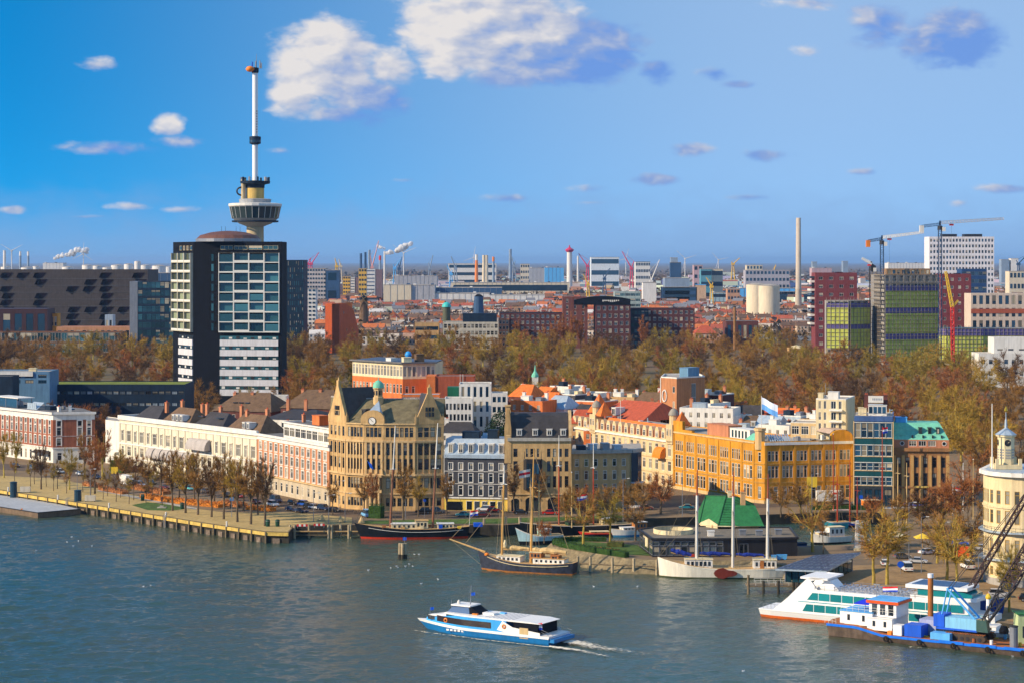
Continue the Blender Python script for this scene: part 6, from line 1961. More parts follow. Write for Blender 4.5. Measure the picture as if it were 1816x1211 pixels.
pr=[]
for i in range(k):
 t=2*math.pi*i/k
 pr.append((-.4-2.8*math.cos(t)+.0,1.35+(1.35 if math.cos(t)<0.2 else .8)*math.sin(t)))
yy=sd*(3.42)
mb.faces([(x,yy,z) for x,z in pr]+[(x,yy+sd*.18,z) for x,z in pr],[tuple(range(k)),tuple(range(2*k-1,k-1,-1))]+[(i,(i+1)%k,k+(i+1)%k,k+i) for i in range(k)])
mb.build('leeboard',mat('oxblood_wood',(.16,.025,.015),.5),o)
def small_boat(name,label,bow_px,stern_px,beam,zb,zm,top,boot,m_rail,cab=None,deck=PINE,masts=(),**kw):
 o,L,sd=ship(name,label,"boat",bow_px,stern_px,beam)
 hull(o,L,beam,zb,zm,zm*1.05,top,boot,m_rail,deck=deck,**kw)
 for c in(cab or[]):
  cabin(o,*c)
 for(x,zt,m1,m2,sp) in masts:
  mast(o,x,zm,zt,.2,m1,m2,sp);shrouds(o,x,zm,zm+(zt-zm)*.7,beam*.45,n=2)
 return o,L,sd
REDM=mat('red_mast',(.42,.055,.02),.5,var=.1)
TANM=mat('tan_mast',(.55,.38,.16),.6,var=.1)
o,L,sd=small_boat('dark_barge','black sailing barge with white stripe lying along the far harbour quay',(930,953),(1138,945),5.5,4.0,2.6,BLKH,BLKH,WHITE,[(-10,-6,3,2.5,4.2,CREAM,WHITE,3),(-2,4,3,2.5,3.6,mat('dark_green_hatch',(.02,.06,.03),.6),STEELD,0)],rail=.12,masts=[(6.2,27.5,REDM,WHITE,.66),(-3.8,27.0,REDM,WHITE,.64)])
flag(o,-2,0,11.2,2.8,1.6,RWB);mb=MB();mb.tube((-2,0,5),(-2,0,11.4),.05);mb.build('flag_line',ROPE,o)
o,L,sd=small_boat('blue_hull_boat','pale blue hulled fishing boat with dark waterline at the harbour mouth',(923,967),(1000,963),4.6,4.6,2.2,mat('pale_blue_hull',(.42,.62,.66),.5,var=.12),BLKH,WHITE,[(-3,0,2.6,2,3.8,mat('mint',(.3,.5,.46),.6),WHITE,2)],masts=[(0,17,TANM,TANM,.8)],bow=.5,zboot=.9)
mb=MB();mb.tube((2.5,0,3),(2.5,0,20),.12,.08);mb.build('signal_pole',TANM,o)
flag(o,2.5,0,20,3.2,2.0,[mat('pale_flag',(.85,.72,.6),.8),RWB[0],MATS['pale_flag']])
small_boat('motor_cruiser','white motor tug with brown wheelhouse and blue waterline inside the harbour',(1090,953),(1160,949),3.8,2.4,1.7,WHITE,mat('azure_boot',(.03,.2,.4),.5),WHITE,[(-4.2,-.8,2.6,1.7,3.7,WOOD,WHITE,3),(-.6,3,2.4,1.7,2.4,WHITE,WHITE,3)],bow=.4)
small_boat('covered_launch','small white launch under a bright red cover in the harbour',(1064,947),(1100,946),2.4,1.3,1.0,WHITE,BLKH,WHITE,[(-2,2,2,.9,1.9,REDP,REDP,0)])
small_boat('red_barge','low red hulled barge beside the covered launch',(1030,951),(1092,950),3.0,1.3,.9,REDP,BLKH,REDP,[(-3,2,2,.8,1.2,WOOD,CREAM,2)])
small_boat('mint_boat','mint green open boat by the hedge at the harbour point',(996,959),(1034,957),2.6,1.4,1.0,mat('mint_paint',(.2,.55,.48),.5),BLKH,WHITE)
o,L,sd=small_boat('white_yacht','white cabin yacht moored left of the lettered white pillar',(1446,966),(1512,963),4.0,3.2,2.0,WHITE,BLKH,WHITE,[(-3.4,1,2.8,2,4.4,WHITE,CREAM,3),(1.2,4,2.4,2,3,CREAM,WHITE,2)])
small_boat('teal_boat','teal blue hulled boat behind the white yacht',(1462,938),(1506,936),3.2,2.8,1.8,TEALP,TEALP,WHITE,None,masts=[(-1,15,REDM,REDM,.8)])
small_boat('canopy_boat','boat with pale pink canopy behind the teal boat',(1474,925),(1514,924),3.0,1.8,1.4,WOOD,BLKH,CREAM,[(-2.5,2,2.4,1.3,3.2,CREAM,mat('pink_canvas',(.6,.42,.34),.8),3)])
o,L,sd=small_boat('orange_wheelhouse_ship','black ship with bright orange wheelhouse below the teal office',(1524,921),(1640,919),4.8,3.0,2.2,BLKH,BLKH,WHITE,[(3.5,8.2,3,2.2,5.4,ORANGEP,CREAM,3),(-8,2,3,2.1,3.0,WOOD,WHITE,4)],masts=[(2.2,27,REDM,REDM,.5)])
flag(o,2.2,0,26.5,-1.6,1.8,RWB)
small_boat('sailing_yacht','yacht with two tan masts behind the quay trees at the right',(1585,951),(1650,949),3.6,2.0,1.5,mat('terracotta_deck',(.5,.25,.12),.7),BLKH,CREAM,[(-2,3,2.2,1.5,2.4,CREAM,WOOD,3)],masts=[(3.4,21,TANM,TANM,.8),(.8,20,TANM,TANM,.8)])
small_boat('sailing_yacht','small yacht with a slim red mast right of the canopy boat',(1500,935),(1540,934),3.0,1.8,1.4,BLUEP,BLKH,WHITE,None,masts=[(1.6,20,REDM,REDM,.7),(-.6,14,REDM,REDM,.7)])
small_boat('open_boat','dark blue tarpaulin covered boat at the foot of the leaning quay tree',(1395,975),(1440,974),3.0,1.2,1.0,NAVY,BLKH,BLUEP,[(-2.2,2.2,2.2,.9,1.6,mat('navy_tarp',(.01,.04,.12),.8),NAVY,0)])
o,L,sd=ship('ferry','blue and white catamaran ferry under way in the middle of the river','ferry',(729,1118),(972,1145),8.4)
FB=mat('ferry_blue',(.012,.17,.44),.35,var=.06)
FL_=mat('ferry_light_blue',(.05,.36,.78),.35,var=.05)
FW=mat('ferry_white',(.82,.80,.76),.35,var=.03)
def flift(u):return 1.75+.55*max(0,u-.55)**1.2
sh,hf=hull(o,L,8.4,2.2,1.7,1.7,FB,FB,FW,draft=.8,bow=.42,stern=.02,sw=1,rake=3.4,zboot=.25,rail=.5,deck=FW,power=1.6,flare=.93,lift=flift)
def slab(root,name,m,xs,y_of,z0f,z1f):
 """a superstructure side/roof following the hull plan"""
 mb=MB()
 for a,b in zip(xs,xs[1:]):
  for s in(1,-1):
   mb.poly([(a,s*y_of(a),z0f(a)),(b,s*y_of(b),z0f(b)),(b,s*y_of(b),z1f(b)),(a,s*y_of(a),z1f(a))])
  mb.poly([(a,y_of(a),z1f(a)),(a,-y_of(a),z1f(a)),(b,-y_of(b),z1f(b)),(b,y_of(b),z1f(b))])
 a,b=xs[0],xs[-1]
 for x in(a,b):
  mb.poly([(x,y_of(x),z0f(x)),(x,-y_of(x),z0f(x)),(x,-y_of(x),z1f(x)),(x,y_of(x),z1f(x))])
 return mb.build(name,m,root)
yf=lambda x:max(.3,hf(min(.97,(x+L/2)/L))*.96)
xs=[-6.5+(14.9+6.5)*k/12 for k in range(13)]
slab(o,'lower_house',FL_,xs,yf,lambda x:sh((x+L/2)/L)-.05,lambda x:3.95 if x<6 else 3.95-(x-6)*.165)
xr=[-14.2+(9+14.2)*k/10 for k in range(11)]
slab(o,'passenger_roof',FW,xr,lambda x:yf(x)*.99,lambda x:3.97-.0,lambda x:4.25 if x>-12 else 4.25-(-12-x)*.12)
slab(o,'foredeck',FW,[9+k*.9 for k in range(7)],lambda x:yf(x)*.8,lambda x:3.0,lambda x:max(3.05,4.0-(x-8.5)*.17))
for s in(1,-1):
 mb=MB()
 for a,b in zip(xs[2:10],xs[3:11]):
  mb.poly([(a,s*(yf(a)+.03),2.2),(b,s*(yf(b)+.03),2.2),(b,s*(yf(b)+.03),3.4),(a,s*(yf(a)+.03),3.4)])
 mb.build('window_band',glass('ferry_glass',(.05,.035,.03),.7,1.4),o)
 mb=MB()
 mb.faces([(-14.3,s*(yf(-10)+.02),1.7),(-6.5,s*(yf(-7)+.02),1.7),(-4.3,s*(yf(-5)+.04),2.1),(-5.6,s*(yf(-6)+.04),3.95),(-8,s*(yf(-8)+.02),2.9),(-14.3,s*(yf(-10)+.02),2.3)],[(0,1,2,3,4,5)])
 mb.build('stern_fairing',FW,o)
 mb=MB();mb.box(11.4,13.8,s*(yf(12.4))-.02,s*(yf(12.4))+.1,2.35,3.1);mb.build('fore_window',GL,o)
 for x,z in((8.6,2.7),(-6.0,2.9)):
  mb=MB();mb.lathe([(.25,-.08),(.48,0),(.25,.08)],12);p=mb.build('lifebuoy',ORANGEP,o);p.location=(x,s*(yf(x)+.12),z);p.rotation_euler=(R(90),0,0)
 mb=MB();mb.box(-11.6,-9.6,s*(yf(-10)+.04)-.03,s*(yf(-10)+.04)+.03,.9,3.0);mb.build('boarding_door',mat('beige_door',(.55,.40,.2),.6),o)
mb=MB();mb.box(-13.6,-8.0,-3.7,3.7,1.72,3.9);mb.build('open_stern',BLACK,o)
mb=MB();mb.box(-L/2-1.2,-L/2+1.5,-3.9,3.9,.6,1.3);mb.build('engine_platform',FB,o)
mb=MB()
mb.faces([(3.4,-2.2,4.2),(9.2,-1.9,4.0),(9.2,1.9,4.0),(3.4,2.2,4.2),(3.8,-1.8,5.6),(7.6,-1.5,5.6),(7.6,1.5,5.6),(3.8,1.8,5.6)],[(0,1,5,4),(1,2,6,5),(2,3,7,6),(3,0,4,7)])
wh=mb.build('wheelhouse',glass('wheelhouse_glass',(.10,.16,.28),.8,1.3),o)
mb=MB();mb.box(3.4,8.0,-2.0,2.0,5.6,5.85);mb.build('wheelhouse_roof',FW,wh)
mb=MB();mb.faces([(3.4,-2.2,4.25),(3.4,2.2,4.25),(3.6,1.9,5.7),(3.6,-1.9,5.7),(1.0,-1.8,4.25),(1.0,1.8,4.25)],[(2,3,4,5),(0,3,4),(1,5,2)]);mb.build('black_fairing',BLACK,o)
mb=MB();mb.tube((4.6,0,5.8),(4.4,0,9.6),.12,.07);mb.tube((4.5,-.8,7.4),(4.5,.8,7.4),.06);mb.tube((4.5,-.5,8.3),(4.5,.5,8.3),.05);mb.build('signal_mast',METAL,o)
mb=MB();mb.lathe([(.3,5.85),(.36,6.2),(.15,6.6),(0,6.65)],8,(7,.6));mb.build('radar_dome',WHITE,o)
mb=MB();mb.tube((8.4,1.2,4.2),(8.4,1.2,6.6),.05);mb.build('whip_antenna',METAL,o)
flag(o,4.4,0,8.2,-.9,.6,[BLUEP]);flag(o,12.6,sd*2.6,4.9,-.8,.6,[BLUEP]);mb=MB();mb.tube((12.7,sd*2.6,2.8),(12.7,sd*2.6,4.9),.04);mb.build('bow_staff',METAL,o)
flag(o,-13.4,sd*3.2,4.1,-.9,1.4,RWB)
mb=MB();mb.box(-1.5,1.2,-.8,.8,4.25,4.6);mb.build('roof_hatch',FW,o);mb=MB();mb.box(3.4-6,4.6-6,-2.4,-1.6,4.25,4.5);mb.build('roof_hatch',LBLUE,o)
mb=MB();mb.box(1.4,2.6,sd*2.2-.3,sd*2.2+.3,4.25,4.5);mb.build('raft_canister',ORANGEP,o)
mb=MB()
for s in(1,-1):
 for zz_ in(2.4,2.9):
  mb.tube((-14.4,s*3.6,zz_),(-L/2-.8,s*3.6,zz_-.8),.04,.04,4)
mb.build('stern_rail',METAL,o)
for k in range(6):
 mb=MB();mb.box(7.2-k*.9,7.8-k*.9,sd*(hf(.66)*1.0+.03)-.02,sd*(hf(.66)+.03)+.05,.85,1.2);mb.build('hull_letter',FW,o)
for k in range(8):
 mb=MB();mb.box(-7.5+k*.9,-7.42+k*.9,-3.4,3.4,4.25,4.29);mb.build('roof_seam',METAL,o)
def foam_mat():
 m,t,b=node_mat('wake_foam')
 b.inputs['Base Color'].default_value=(.72,.66,.52,1)
 b.inputs['Roughness'].default_value=.9
 g=t.nodes.new('ShaderNodeNewGeometry')
 n=t.nodes.new('ShaderNodeTexNoise');n.inputs['Scale'].default_value=1.1;n.inputs['Detail'].default_value=6;n.inputs['Roughness'].default_value=.7
 t.links.new(g.outputs['Position'],n.inputs['Vector'])
 at=t.nodes.new('ShaderNodeAttribute');at.attribute_name='thick'
 ad=t.nodes.new('ShaderNodeMath');ad.operation='ADD'
 t.links.new(n.outputs[0],ad.inputs[0]);t.links.new(at.outputs['Fac'],ad.inputs[1])
 mr=t.nodes.new('ShaderNodeMapRange');mr.inputs['From Min'].default_value,mr.inputs['From Max'].default_value=.98,1.25
 t.links.new(ad.outputs[0],mr.inputs['Value'])
 t.links.new(mr.outputs[0],b.inputs['Alpha'])
 return m
FOAM=foam_mat()
def foam(name,label,pts,w0,w1,k0,k1,n=24):
 """ribbon of foam with uneven edge lying on the water, thinning along its length"""
 v,f,th=[],[],[]
 r_=random.Random(len(pts)*7+int(w0*10))
 m=len(pts)-1
 for i in range(n+1):
  t=i/n
  s=t*m
  a,b=pts[min(int(s),m-1)],pts[min(int(s),m-1)+1]
  c=a.lerp(b,s-min(int(s),m-1))
  d=(b-a).normalized()
  nn=Vector((-d.y,d.x,0))
  w=w0+(w1-w0)*t
  for j in range(7):
   q=(j/6-.5)*2
   p=c+nn*q*w/2
   v.append((p.x,p.y,.22+.3*(1-abs(q))*(1-t)*r_.random()))
   th.append((k0+(k1-k0)*t)*(1-abs(q)**1.5))
 for i in range(n):
  for j in range(6):
   f.append((i*7+j,i*7+j+1,i*7+j+8,i*7+j+7))
 me=bpy.data.meshes.new(name);me.from_pydata(v,[],f);me.materials.append(FOAM)
 at=me.attributes.new('thick','FLOAT','POINT');at.data.foreach_set('value',th)
 o=link(name,me);o['kind']='stuff';o['label']=label
 return o
foam('wake_foam','foaming wake behind the ferry',[P(985,1136,0),P(1015,1139,0),P(1060,1149,0),P(1160,1163,0)],6.0,12,1.0,.45)
foam('wake_foam','near foam streak of the ferry wake',[P(975,1148,0),P(1030,1155,0),P(1110,1172,0)],3,5,1.0,.4)
foam('bow_foam','thin foam along the ferry hull',[P(735,1120,0),P(850,1135,0),P(972,1148,0)],1.0,1.6,.6,.75)
foam('wash_foam','line of foam beside the crane barge',[P(1612,1149,0),P(1650,1152,0),P(1690,1159,0)],1.6,1.2,.6,.4)
o,L,sd=ship('excursion_ship','large white excursion ship with teal windows and open top deck of chairs','excursion ship',(1800,1136),(1345,1093),9.5)
EW=mat('gloss_white',(.84,.83,.80),.3,var=.03)
GT=glass('excursion_glass',(.015,.25,.27),.7,1.3,.05)
EO=mat('orange_boot',(.70,.13,.015),.5)
o.scale=(1,1,.9)
sh,hf=hull(o,L,9.5,3.6,2.0,2.0,EW,EO,EW,draft=.8,bow=.3,stern=.03,sw=.92,rake=3,zboot=.55,rail=.25,deck=EW,power=1.8)
h2=lambda x:max(.4,hf(min(.99,max(.02,(x+L/2)/L)))*.97)
x0e,x1e=-L/2+9.0,L/2-5
xs=[x0e+(x1e-x0e)*k/16 for k in range(17)]
slab(o,'main_saloon',EW,xs,h2,lambda x:1.9,lambda x:4.6)
xs2=[x0e+1.5+(x1e-5-x0e-1.5)*k/16 for k in range(17)]
slab(o,'upper_saloon',EW,xs2,lambda x:h2(x)*.97,lambda x:4.62,lambda x:7.4)
for s in(1,-1):
 for k in range(13):
  a,b=xs[0]+1+k*2.6,xs[0]+1+k*2.6+2.45
  if b>xs[-1]-3:break
  mb=MB();mb.poly([(a,s*(h2(a)+.04),2.3),(b,s*(h2(b)+.04),2.3),(b,s*(h2(b)+.04),4.0),(a+(.9 if k==0 else 0),s*(h2(a)+.04),4.0)]);mb.build('saloon_window',GT,o)
  mb=MB();mb.poly([(a+1,s*(h2(a)*.97+.05),5.0),(b+1,s*(h2(b)*.97+.05),5.0),(b+1,s*(h2(b)*.97+.05),6.7),(a+1+(1.2 if k==0 else 0),s*(h2(a)*.97+.05),6.7)]);mb.build('upper_window',GT,o)
 mb=MB()
 for a,b in zip(xs,xs[1:]):
  mb.poly([(a,s*(h2(a)+.05),4.45),(b,s*(h2(b)+.05),4.45),(b,s*(h2(b)+.05),4.62),(a,s*(h2(a)+.05),4.62)])
 mb.build('teal_line',TEALP,o)
 mb=MB();y=s*4.3
 pr=[(-L/2+3.2,2.0),(-L/2+9.2,2.0),(-L/2+11.5,4.7),(-L/2+13.2,7.4),(-L/2+11.8,9.4),(-L/2+15.4,10.2),(-L/2+12.0,10.3),(-L/2+10.6,9.6),(-L/2+6.6,5.2)]
 n=len(pr)
 mb.faces([(x,y,z) for x,z in pr]+[(x,y-s*.5,z) for x,z in pr],[tuple(range(n)),tuple(range(2*n-1,n-1,-1))]+[(i,(i+1)%n,n+(i+1)%n,n+i) for i in range(n)])
 mb.build('stern_fin',EW,o)
mb=MB();mb.box(-L/2+9.4,-L/2+15.5,-4.3,4.3,9.75,10.2);mb.build('stern_arch',EW,o)
mb=MB();mb.faces([(-L/2+12.5,-3,7.45),(-L/2+17.5,-3,7.45),(-L/2+15.5,-3,9.6),(-L/2+14.5,-3,9.6),(-L/2+12.5,1,7.45),(-L/2+17.5,1,7.45),(-L/2+15.5,1,9.6),(-L/2+14.5,1,9.6)],[(0,1,2,3),(4,7,6,5),(0,3,7,4),(1,5,6,2),(3,2,6,7)]);mb.build('stair_hood',EW,o)
slab(o,'bridge_house',EW,[L/2-22+k*1.7 for k in range(9)],lambda x:h2(x)*.94,lambda x:7.42,lambda x:8.2)
slab(o,'bridge_windows',GT,[L/2-20.5+k*1.6 for k in range(8)],lambda x:h2(x)*.88,lambda x:8.22,lambda x:9.7 if x<L/2-12 else 9.7-(x-L/2+12)*.3)
slab(o,'bridge_roof',EW,[L/2-23+k*1.6 for k in range(9)],lambda x:h2(x)*.95,lambda x:9.72,lambda x:10.5)
mb=MB();mb.box(L/2-22,L/2-12,-3.4,3.4,10.5,10.6);mb.build('sun_deck',mat('blue_deck',(.05,.12,.25),.7),o)
CH=mat('chair_metal',(.40,.40,.44),.5,var=.2,scale=3)
chair=MB()
def add_chair(mb,x,y,z,f):
 mb.box(x-.22,x+.22,y-.22,y+.22,z+.42,z+.47);mb.box(x-.22*f-.02,x-.22*f+.02,y-.22,y+.22,z+.47,z+.95)
 for sx in(-.2,.2):
  for sy in(-.2,.2):
   mb.box(x+sx-.02,x+sx+.02,y+sy-.02,y+sy+.02,z,z+.42)
nrow=0
mbc=MB();add_chair(mbc,0,0,0,1);chm=mbc.mesh('deck_chair',CH)
mbt=MB();mbt.box(-.45,.45,-.45,.45,.7,.75);mbt.box(-.04,.04,-.04,.04,0,.7);mbt.box(-.25,.25,-.25,.25,0,.04);tbm=mbt.mesh('deck_table',mat('table_blue',(.25,.3,.4),.5))
c0=o
for i in range(13):
 for j in range(4):
  x=-L/2+17.5+i*1.75
  y=-3.0+j*1.9
  if abs(y)>h2(x)-.9 or x>L/2-23.5:
   continue
  for dx,f in((-.75,1),(.75,-1)):
   c=link('deck_chair',chm,o);c.location=(x+dx,y,7.42);c.rotation_euler=(0,0,0 if f>0 else math.pi)
  c=link('deck_table',tbm,o);c.location=(x,y,7.42)
for s in(1,-1):
 mb=MB()
 for a,b in zip(xs2[1:12],xs2[2:13]):
  for z in(7.9,8.35):
   mb.tube((a,s*h2(a)*.95,z),(b,s*h2(b)*.95,z),.04,.04,4)
  mb.tube((a,s*h2(a)*.95,7.4),(a,s*h2(a)*.95,8.4),.04,.04,4)
 mb.build('railing',METAL,o)
mb=MB()
for k in range(7):
 mb.tube((-L/2+.8+k*.9,-4.1,2),(-L/2+.8+k*.9,-4.1,3.1),.04,.04,4)
mb.tube((-L/2+.8,-4.1,3.1),(-L/2+6.3,-4.1,3.1),.05,.05,4)
mb.build('stern_railing',METAL,o)
flag(o,L/2-25,-3.5,9.6,-3.2,1.2,RWB,droop=-.1)
o,L,sd=ship('crane_barge','blue and white work barge carrying a crawler crane, lower right','work barge',(1457,1127),(1860,1170),11)
BH=mat('stained_barge_hull',(.14,.10,.075),.8,var=.4,scale=.5)
BB=mat('bright_blue_band',(.005,.16,.72),.45,var=.06)
def blift(u):return 1.55+(2.7-1.55)*max(0,min(1,(u-.72)/.12))
hull(o,L,11,2.7,1.5,1.5,BH,BH,BB,draft=.6,bow=.03,stern=.02,sw=1,rake=.5,zboot=.2,rail=.5,deck=RUST,power=3,n=40,lift=blift)
X=L/2
cabin(o,X-10.2,X-3.2,7.5,2.6,5.2,EW,LBLUE,2);cabin(o,X-14.5,X-9.2,8,2.0,4.4,EW,EW,2)
wh=cabin(o,X-15.0,X-9.2,6.0,4.6,7.2,EW,BLUEP,3,ww=1.1,wh=.9)
mb=MB();mb.box(X-15.6,X-8.7,-3.4,3.4,7.22,7.75);mb.build('red_roof_edge',mat('vermilion',(.75,.09,.01),.5),wh)
mb=MB();mb.box(X-15.4,X-8.9,-3.2,3.2,7.76,7.9);mb.build('blue_roof',LBLUE,wh)
mb=MB();mb.box(X-9.0,X-5.2,-1.5,1.5,6.4,6.6);mb.faces([(X-9,-1.5,6.6),(X-5.2,-1.5,6.6),(X-5.2,1.5,6.6),(X-9,1.5,6.6),(X-7,0,7.4)],[(0,1,4),(1,2,4),(2,3,4),(3,0,4)]);mb.tube((X-7,0,5.2),(X-7,0,6.5),.06);mb.build('parasol',mat('royal_blue_cloth',(.01,.03,.55),.8),o)
mb=MB();mb.tube((X-9.5,0,7.8),(X-9.5,0,10.5),.08);mb.box(X-10.2,X-8.8,-.1,.1,10.3,10.55);mb.build('radar_mast',METAL,o)
ys=sd*4.2
for(a,b,y0,y1,z0,z1,m,nm) in[(17.5,21,1.2,4.8,1.6,3.9,BLUEP,'container'),(15.2,17,3,5,1.6,3.6,EW,'locker'),(19,22.5,-3,1,1.6,4.6,mat('lilac_box',(.35,.38,.55),.6),'container'),(23,27,2.6,5.0,1.6,2.9,LBLUE,'tank'),(22,24,0,2,1.6,2.4,GREENR,'winch')]:
 mb=MB();mb.box(X-b,X-a,min(sd*y0,sd*y1),max(sd*y0,sd*y1),z0,z1);mb.build(nm,m,o)
mb=MB();mb.tube((X-19.5,sd*-3.5,-1),(X-19.5,sd*-3.5,12.2),.55,.55,12);sp=mb.build('spud_pole',mat('rusty_orange_steel',(.42,.14,.03),.7,var=.3,scale=.6),o)
mb=MB();mb.tube((X-19.5,sd*-3.5,12.2),(X-19.5,sd*-3.5,13),.6,.6,12);mb.build('spud_cap',EW,o)
for k in range(4):
 mb=MB();mb.box(X-30-k*6.6,X-25-k*6.6,sd*5.55-.12,sd*5.55+.12,1.15,1.7);mb.build('rubbing_beam',BB,o)
for k in range(7):
 mb=MB();mb.lathe([(.3,-.15),(.55,-.12),(.62,0),(.55,.12),(.3,.15)],12);p=mb.build('tyre_fender',TYRE,o);p.location=(X-14-k*7,sd*5.75,.8);p.rotation_euler=(R(90),0,0)
rc=random.Random(9)
for k in range(26):
 x=X-14-rc.random()*30
 mb=MB()
 if k%3==0:mb.tube((0,0,0),(0,0,rc.uniform(.7,1.0)),.32,.32,10)
 elif k%3==1:mb.box(-rc.uniform(.3,.9),.5,-.35,.35,0,rc.uniform(.4,1.1))
 else:mb.tube((-1.5,0,.15),(1.5,.3,.15),.12,.12,6)
 p=mb.build(['oil_drum','crate','pipe'][k%3],[BLUEP,RUST,YELLOW,EW,LBLUE,STEELD,ORANGEP][k%7],o);p.location=(x,sd*rc.uniform(1.5,5.0) if k%2 else-sd*rc.uniform(2.5,5),1.56);p.rotation_euler=(0,0,rc.uniform(-.5,.5))
def rails(root,x0,x1,y,z,n,m=METAL):
 mb=MB()
 for zz_ in(.5,1.0):
  mb.tube((x0,y,z+zz_),(x1,y,z+zz_),.035,.035,4)
 for i in range(n+1):
  x=x0+(x1-x0)*i/n
  mb.tube((x,y,z),(x,y,z+1.0),.035,.035,4)
 mb.build('railing',m,root)
for s in(1,-1):
 rails(o,X-3,X-.6,s*5.2,2.7,3,WHITE)
rails(o,X-15,X-3.4,sd*3.7,5.3,9,WHITE)
bl=o.matrix_basis
import mathutils
rot=Matrix.Rotation(o.rotation_euler.z,4,'Z')
cpos=o.location+(rot@Vector((X-29.5,sd*.8,0)))
cr_=thing('crawler_crane','light blue crawler crane with tall dark lattice boom on the barge','crane',(cpos.x,cpos.y,1.56),o.rotation_euler.z)
for y in(-2.3,2.3):
 mb=MB()
 pr=[(-4.2,.45),(-3.6,0),(3.6,0),(4.2,.45),(4.2,.9),(3.6,1.35),(-3.6,1.35),(-4.2,.9)]
 mb.faces([(x,y-.5,z) for x,z in pr]+[(x,y+.5,z) for x,z in pr],[tuple(range(8)),tuple(range(15,7,-1))]+[(i,(i+1)%8,8+(i+1)%8,8+i) for i in range(8)])
 tr=mb.build('track',mat('track_steel',(.07,.05,.035),.8),cr_)
 for k in range(16):
  mb=MB();mb.box(-3.9+k*.5,-3.6+k*.5,y-.58,y+.58,1.36,1.45);mb.build('track_shoe',RUST,tr)
 for k in range(6):
  mb=MB();mb.tube((-3+k*1.2,y-.6,.55),(-3+k*1.2,y+.6,.55),.38,.38,10);mb.build('roller',STEELD,tr)
mb=MB();mb.tube((0,0,1.4),(0,0,1.9),1.5,1.5,14);mb.build('slew_ring',STEELD,cr_)
CB=mat('crane_light_blue',(.22,.52,.74),.45,var=.08)
mb=MB();mb.box(-2.0,6.2,-1.7,1.7,1.9,4.2);mb.build('house',CB,cr_)
mb=MB();mb.box(-2.1,6.3,-1.85,1.85,1.75,2.1);mb.build('base_frame',BLUEP,cr_)
mb=MB();mb.faces([(-4.4,sd*.5,1.9),(-2.0,sd*.5,1.9),(-2.0,sd*1.9,1.9),(-4.4,sd*1.9,1.9),(-4.0,sd*.5,4.1),(-2.0,sd*.5,4.3),(-2.0,sd*1.9,4.3),(-4.0,sd*1.9,4.1)],[(0,1,5,4),(1,2,6,5),(2,3,7,6),(3,0,4,7),(4,5,6,7)]);mb.build('cab',glass('cab_glass',(.06,.12,.1),.8,1.2),cr_)
mb=MB();mb.box(4.6,6.8,-1.9,1.9,2.2,4.6);mb.build('counterweight',BLUEP,cr_)
mb=MB()
for y in(-1.2,1.2):
 mb.tube((-1.4,y,4.2),(4.2,y,9.6),.22,.2,6);mb.tube((5.4,y,4.2),(4.2,y,9.6),.16,.16,6)
mb.tube((4.2,-1.2,9.6),(4.2,1.2,9.6),.25,.25,6)
mb.build('gantry',LBLUE,cr_)
bt=Vector((-25,0,42))
mb=MB();lattice(mb,(-2.4,0,2.6),bt*.22+Vector((-2.4,0,2)),1.0,2.3,5,.16);mb.build('boom_foot',STEELD,cr_)
mb=MB();lattice(mb,bt*.22+Vector((-2.4,0,2)),bt,2.3,1.6,26,.16);mb.build('boom',mat('boom_dark',(.05,.028,.03),.6),cr_)
for y in(-1,1):
 mb=MB();mb.tube((4.2,y,9.6),bt*.62+Vector((2,y*.4,6)),.07,.07,4);mb.tube(bt*.62+Vector((2,y*.4,6)),bt,.07,.07,4);mb.build('pendant_rope',STEELD,cr_)
mb=MB();lattice(mb,bt*.1+Vector((2.2,0,6)),bt*.62+Vector((2,0,6)),1.0,.8,18,.12);mb.build('jib_mast',MATS['boom_dark'],cr_)
mb=MB();mb.lathe([(.9,1.6),(1.0,2.2),(.6,3),(.2,3.1)],10,(-6.5,-1));mb.build('grab_bucket',BLACK,cr_)
small_boat('blue_bow_ship','ship with high dark blue hull behind the crane barge',(1768,1118),(1690,1110),7,6.6,6.0,mat('royal_hull',(.01,.05,.26),.4,var=.1),BLKH,WHITE,None,deck=METAL,bow=.5)
o,L,sd=small_boat('white_barge','white hulled barge with orange waterline right of the crawler crane',(1672,1134),(1800,1146),6,2.6,2.4,EW,EO,mat('silver_rail',(.55,.5,.5),.4),[(-3,1,3,2.3,3.2,EW,EW,2)],deck=EW)
mb=MB();mb.tube((-1,0,2.4),(-1,0,8.4),.5,.42,10);mb.build('crane_column',EW,o)
mb=MB();mb.lathe([(.5,8.4),(.62,8.8),(.3,9.4),(0,9.5)],10,(-1,0));mb.build('column_head',YELLOW,o)
small_boat('white_launch','small white launch by the quay at the far right',(1800,1098),(1745,1090),3,2.4,1.7,EW,BLKH,BLUEP,None)
b_=block('quay_cabin','pale green site cabin standing on the barge at the right edge','cabin',1797,1850,404,1090,mat('pale_green_paint',(.48,.58,.30),.6),4,1,3,'s',GL,WHITE,FLATL,.1,zbot=4) if False else None
o=thing('site_cabin','pale green cabin on the barge at the right frame edge','cabin',(Q(1806,412).x,412,1.58))
mb=MB();mb.box(0,6,0,4,0,5.6);mb.build('body',mat('pale_green_paint',(.48,.58,.30),.6),o)
mb=MB();mb.box(.8,2,-.06,-.005,1.2,3.4);mb.build('door',GL,o)
mb=MB();mb.box(-.2,6.2,-.2,4.2,5.6,5.8);mb.build('roof',GREENR,o)
o=thing('mooring_column','grey steel mooring column beside the green cabin','mooring pile',Q(1798,409,0));mb=MB();mb.tube((0,0,-1),(0,0,5.4),.8,.8,12);mb.build('shaft',METAL,o);mb=MB();mb.lathe([(.85,5.4),(.85,5.6),(0,5.7)],12);mb.build('cap',STEELD,o)
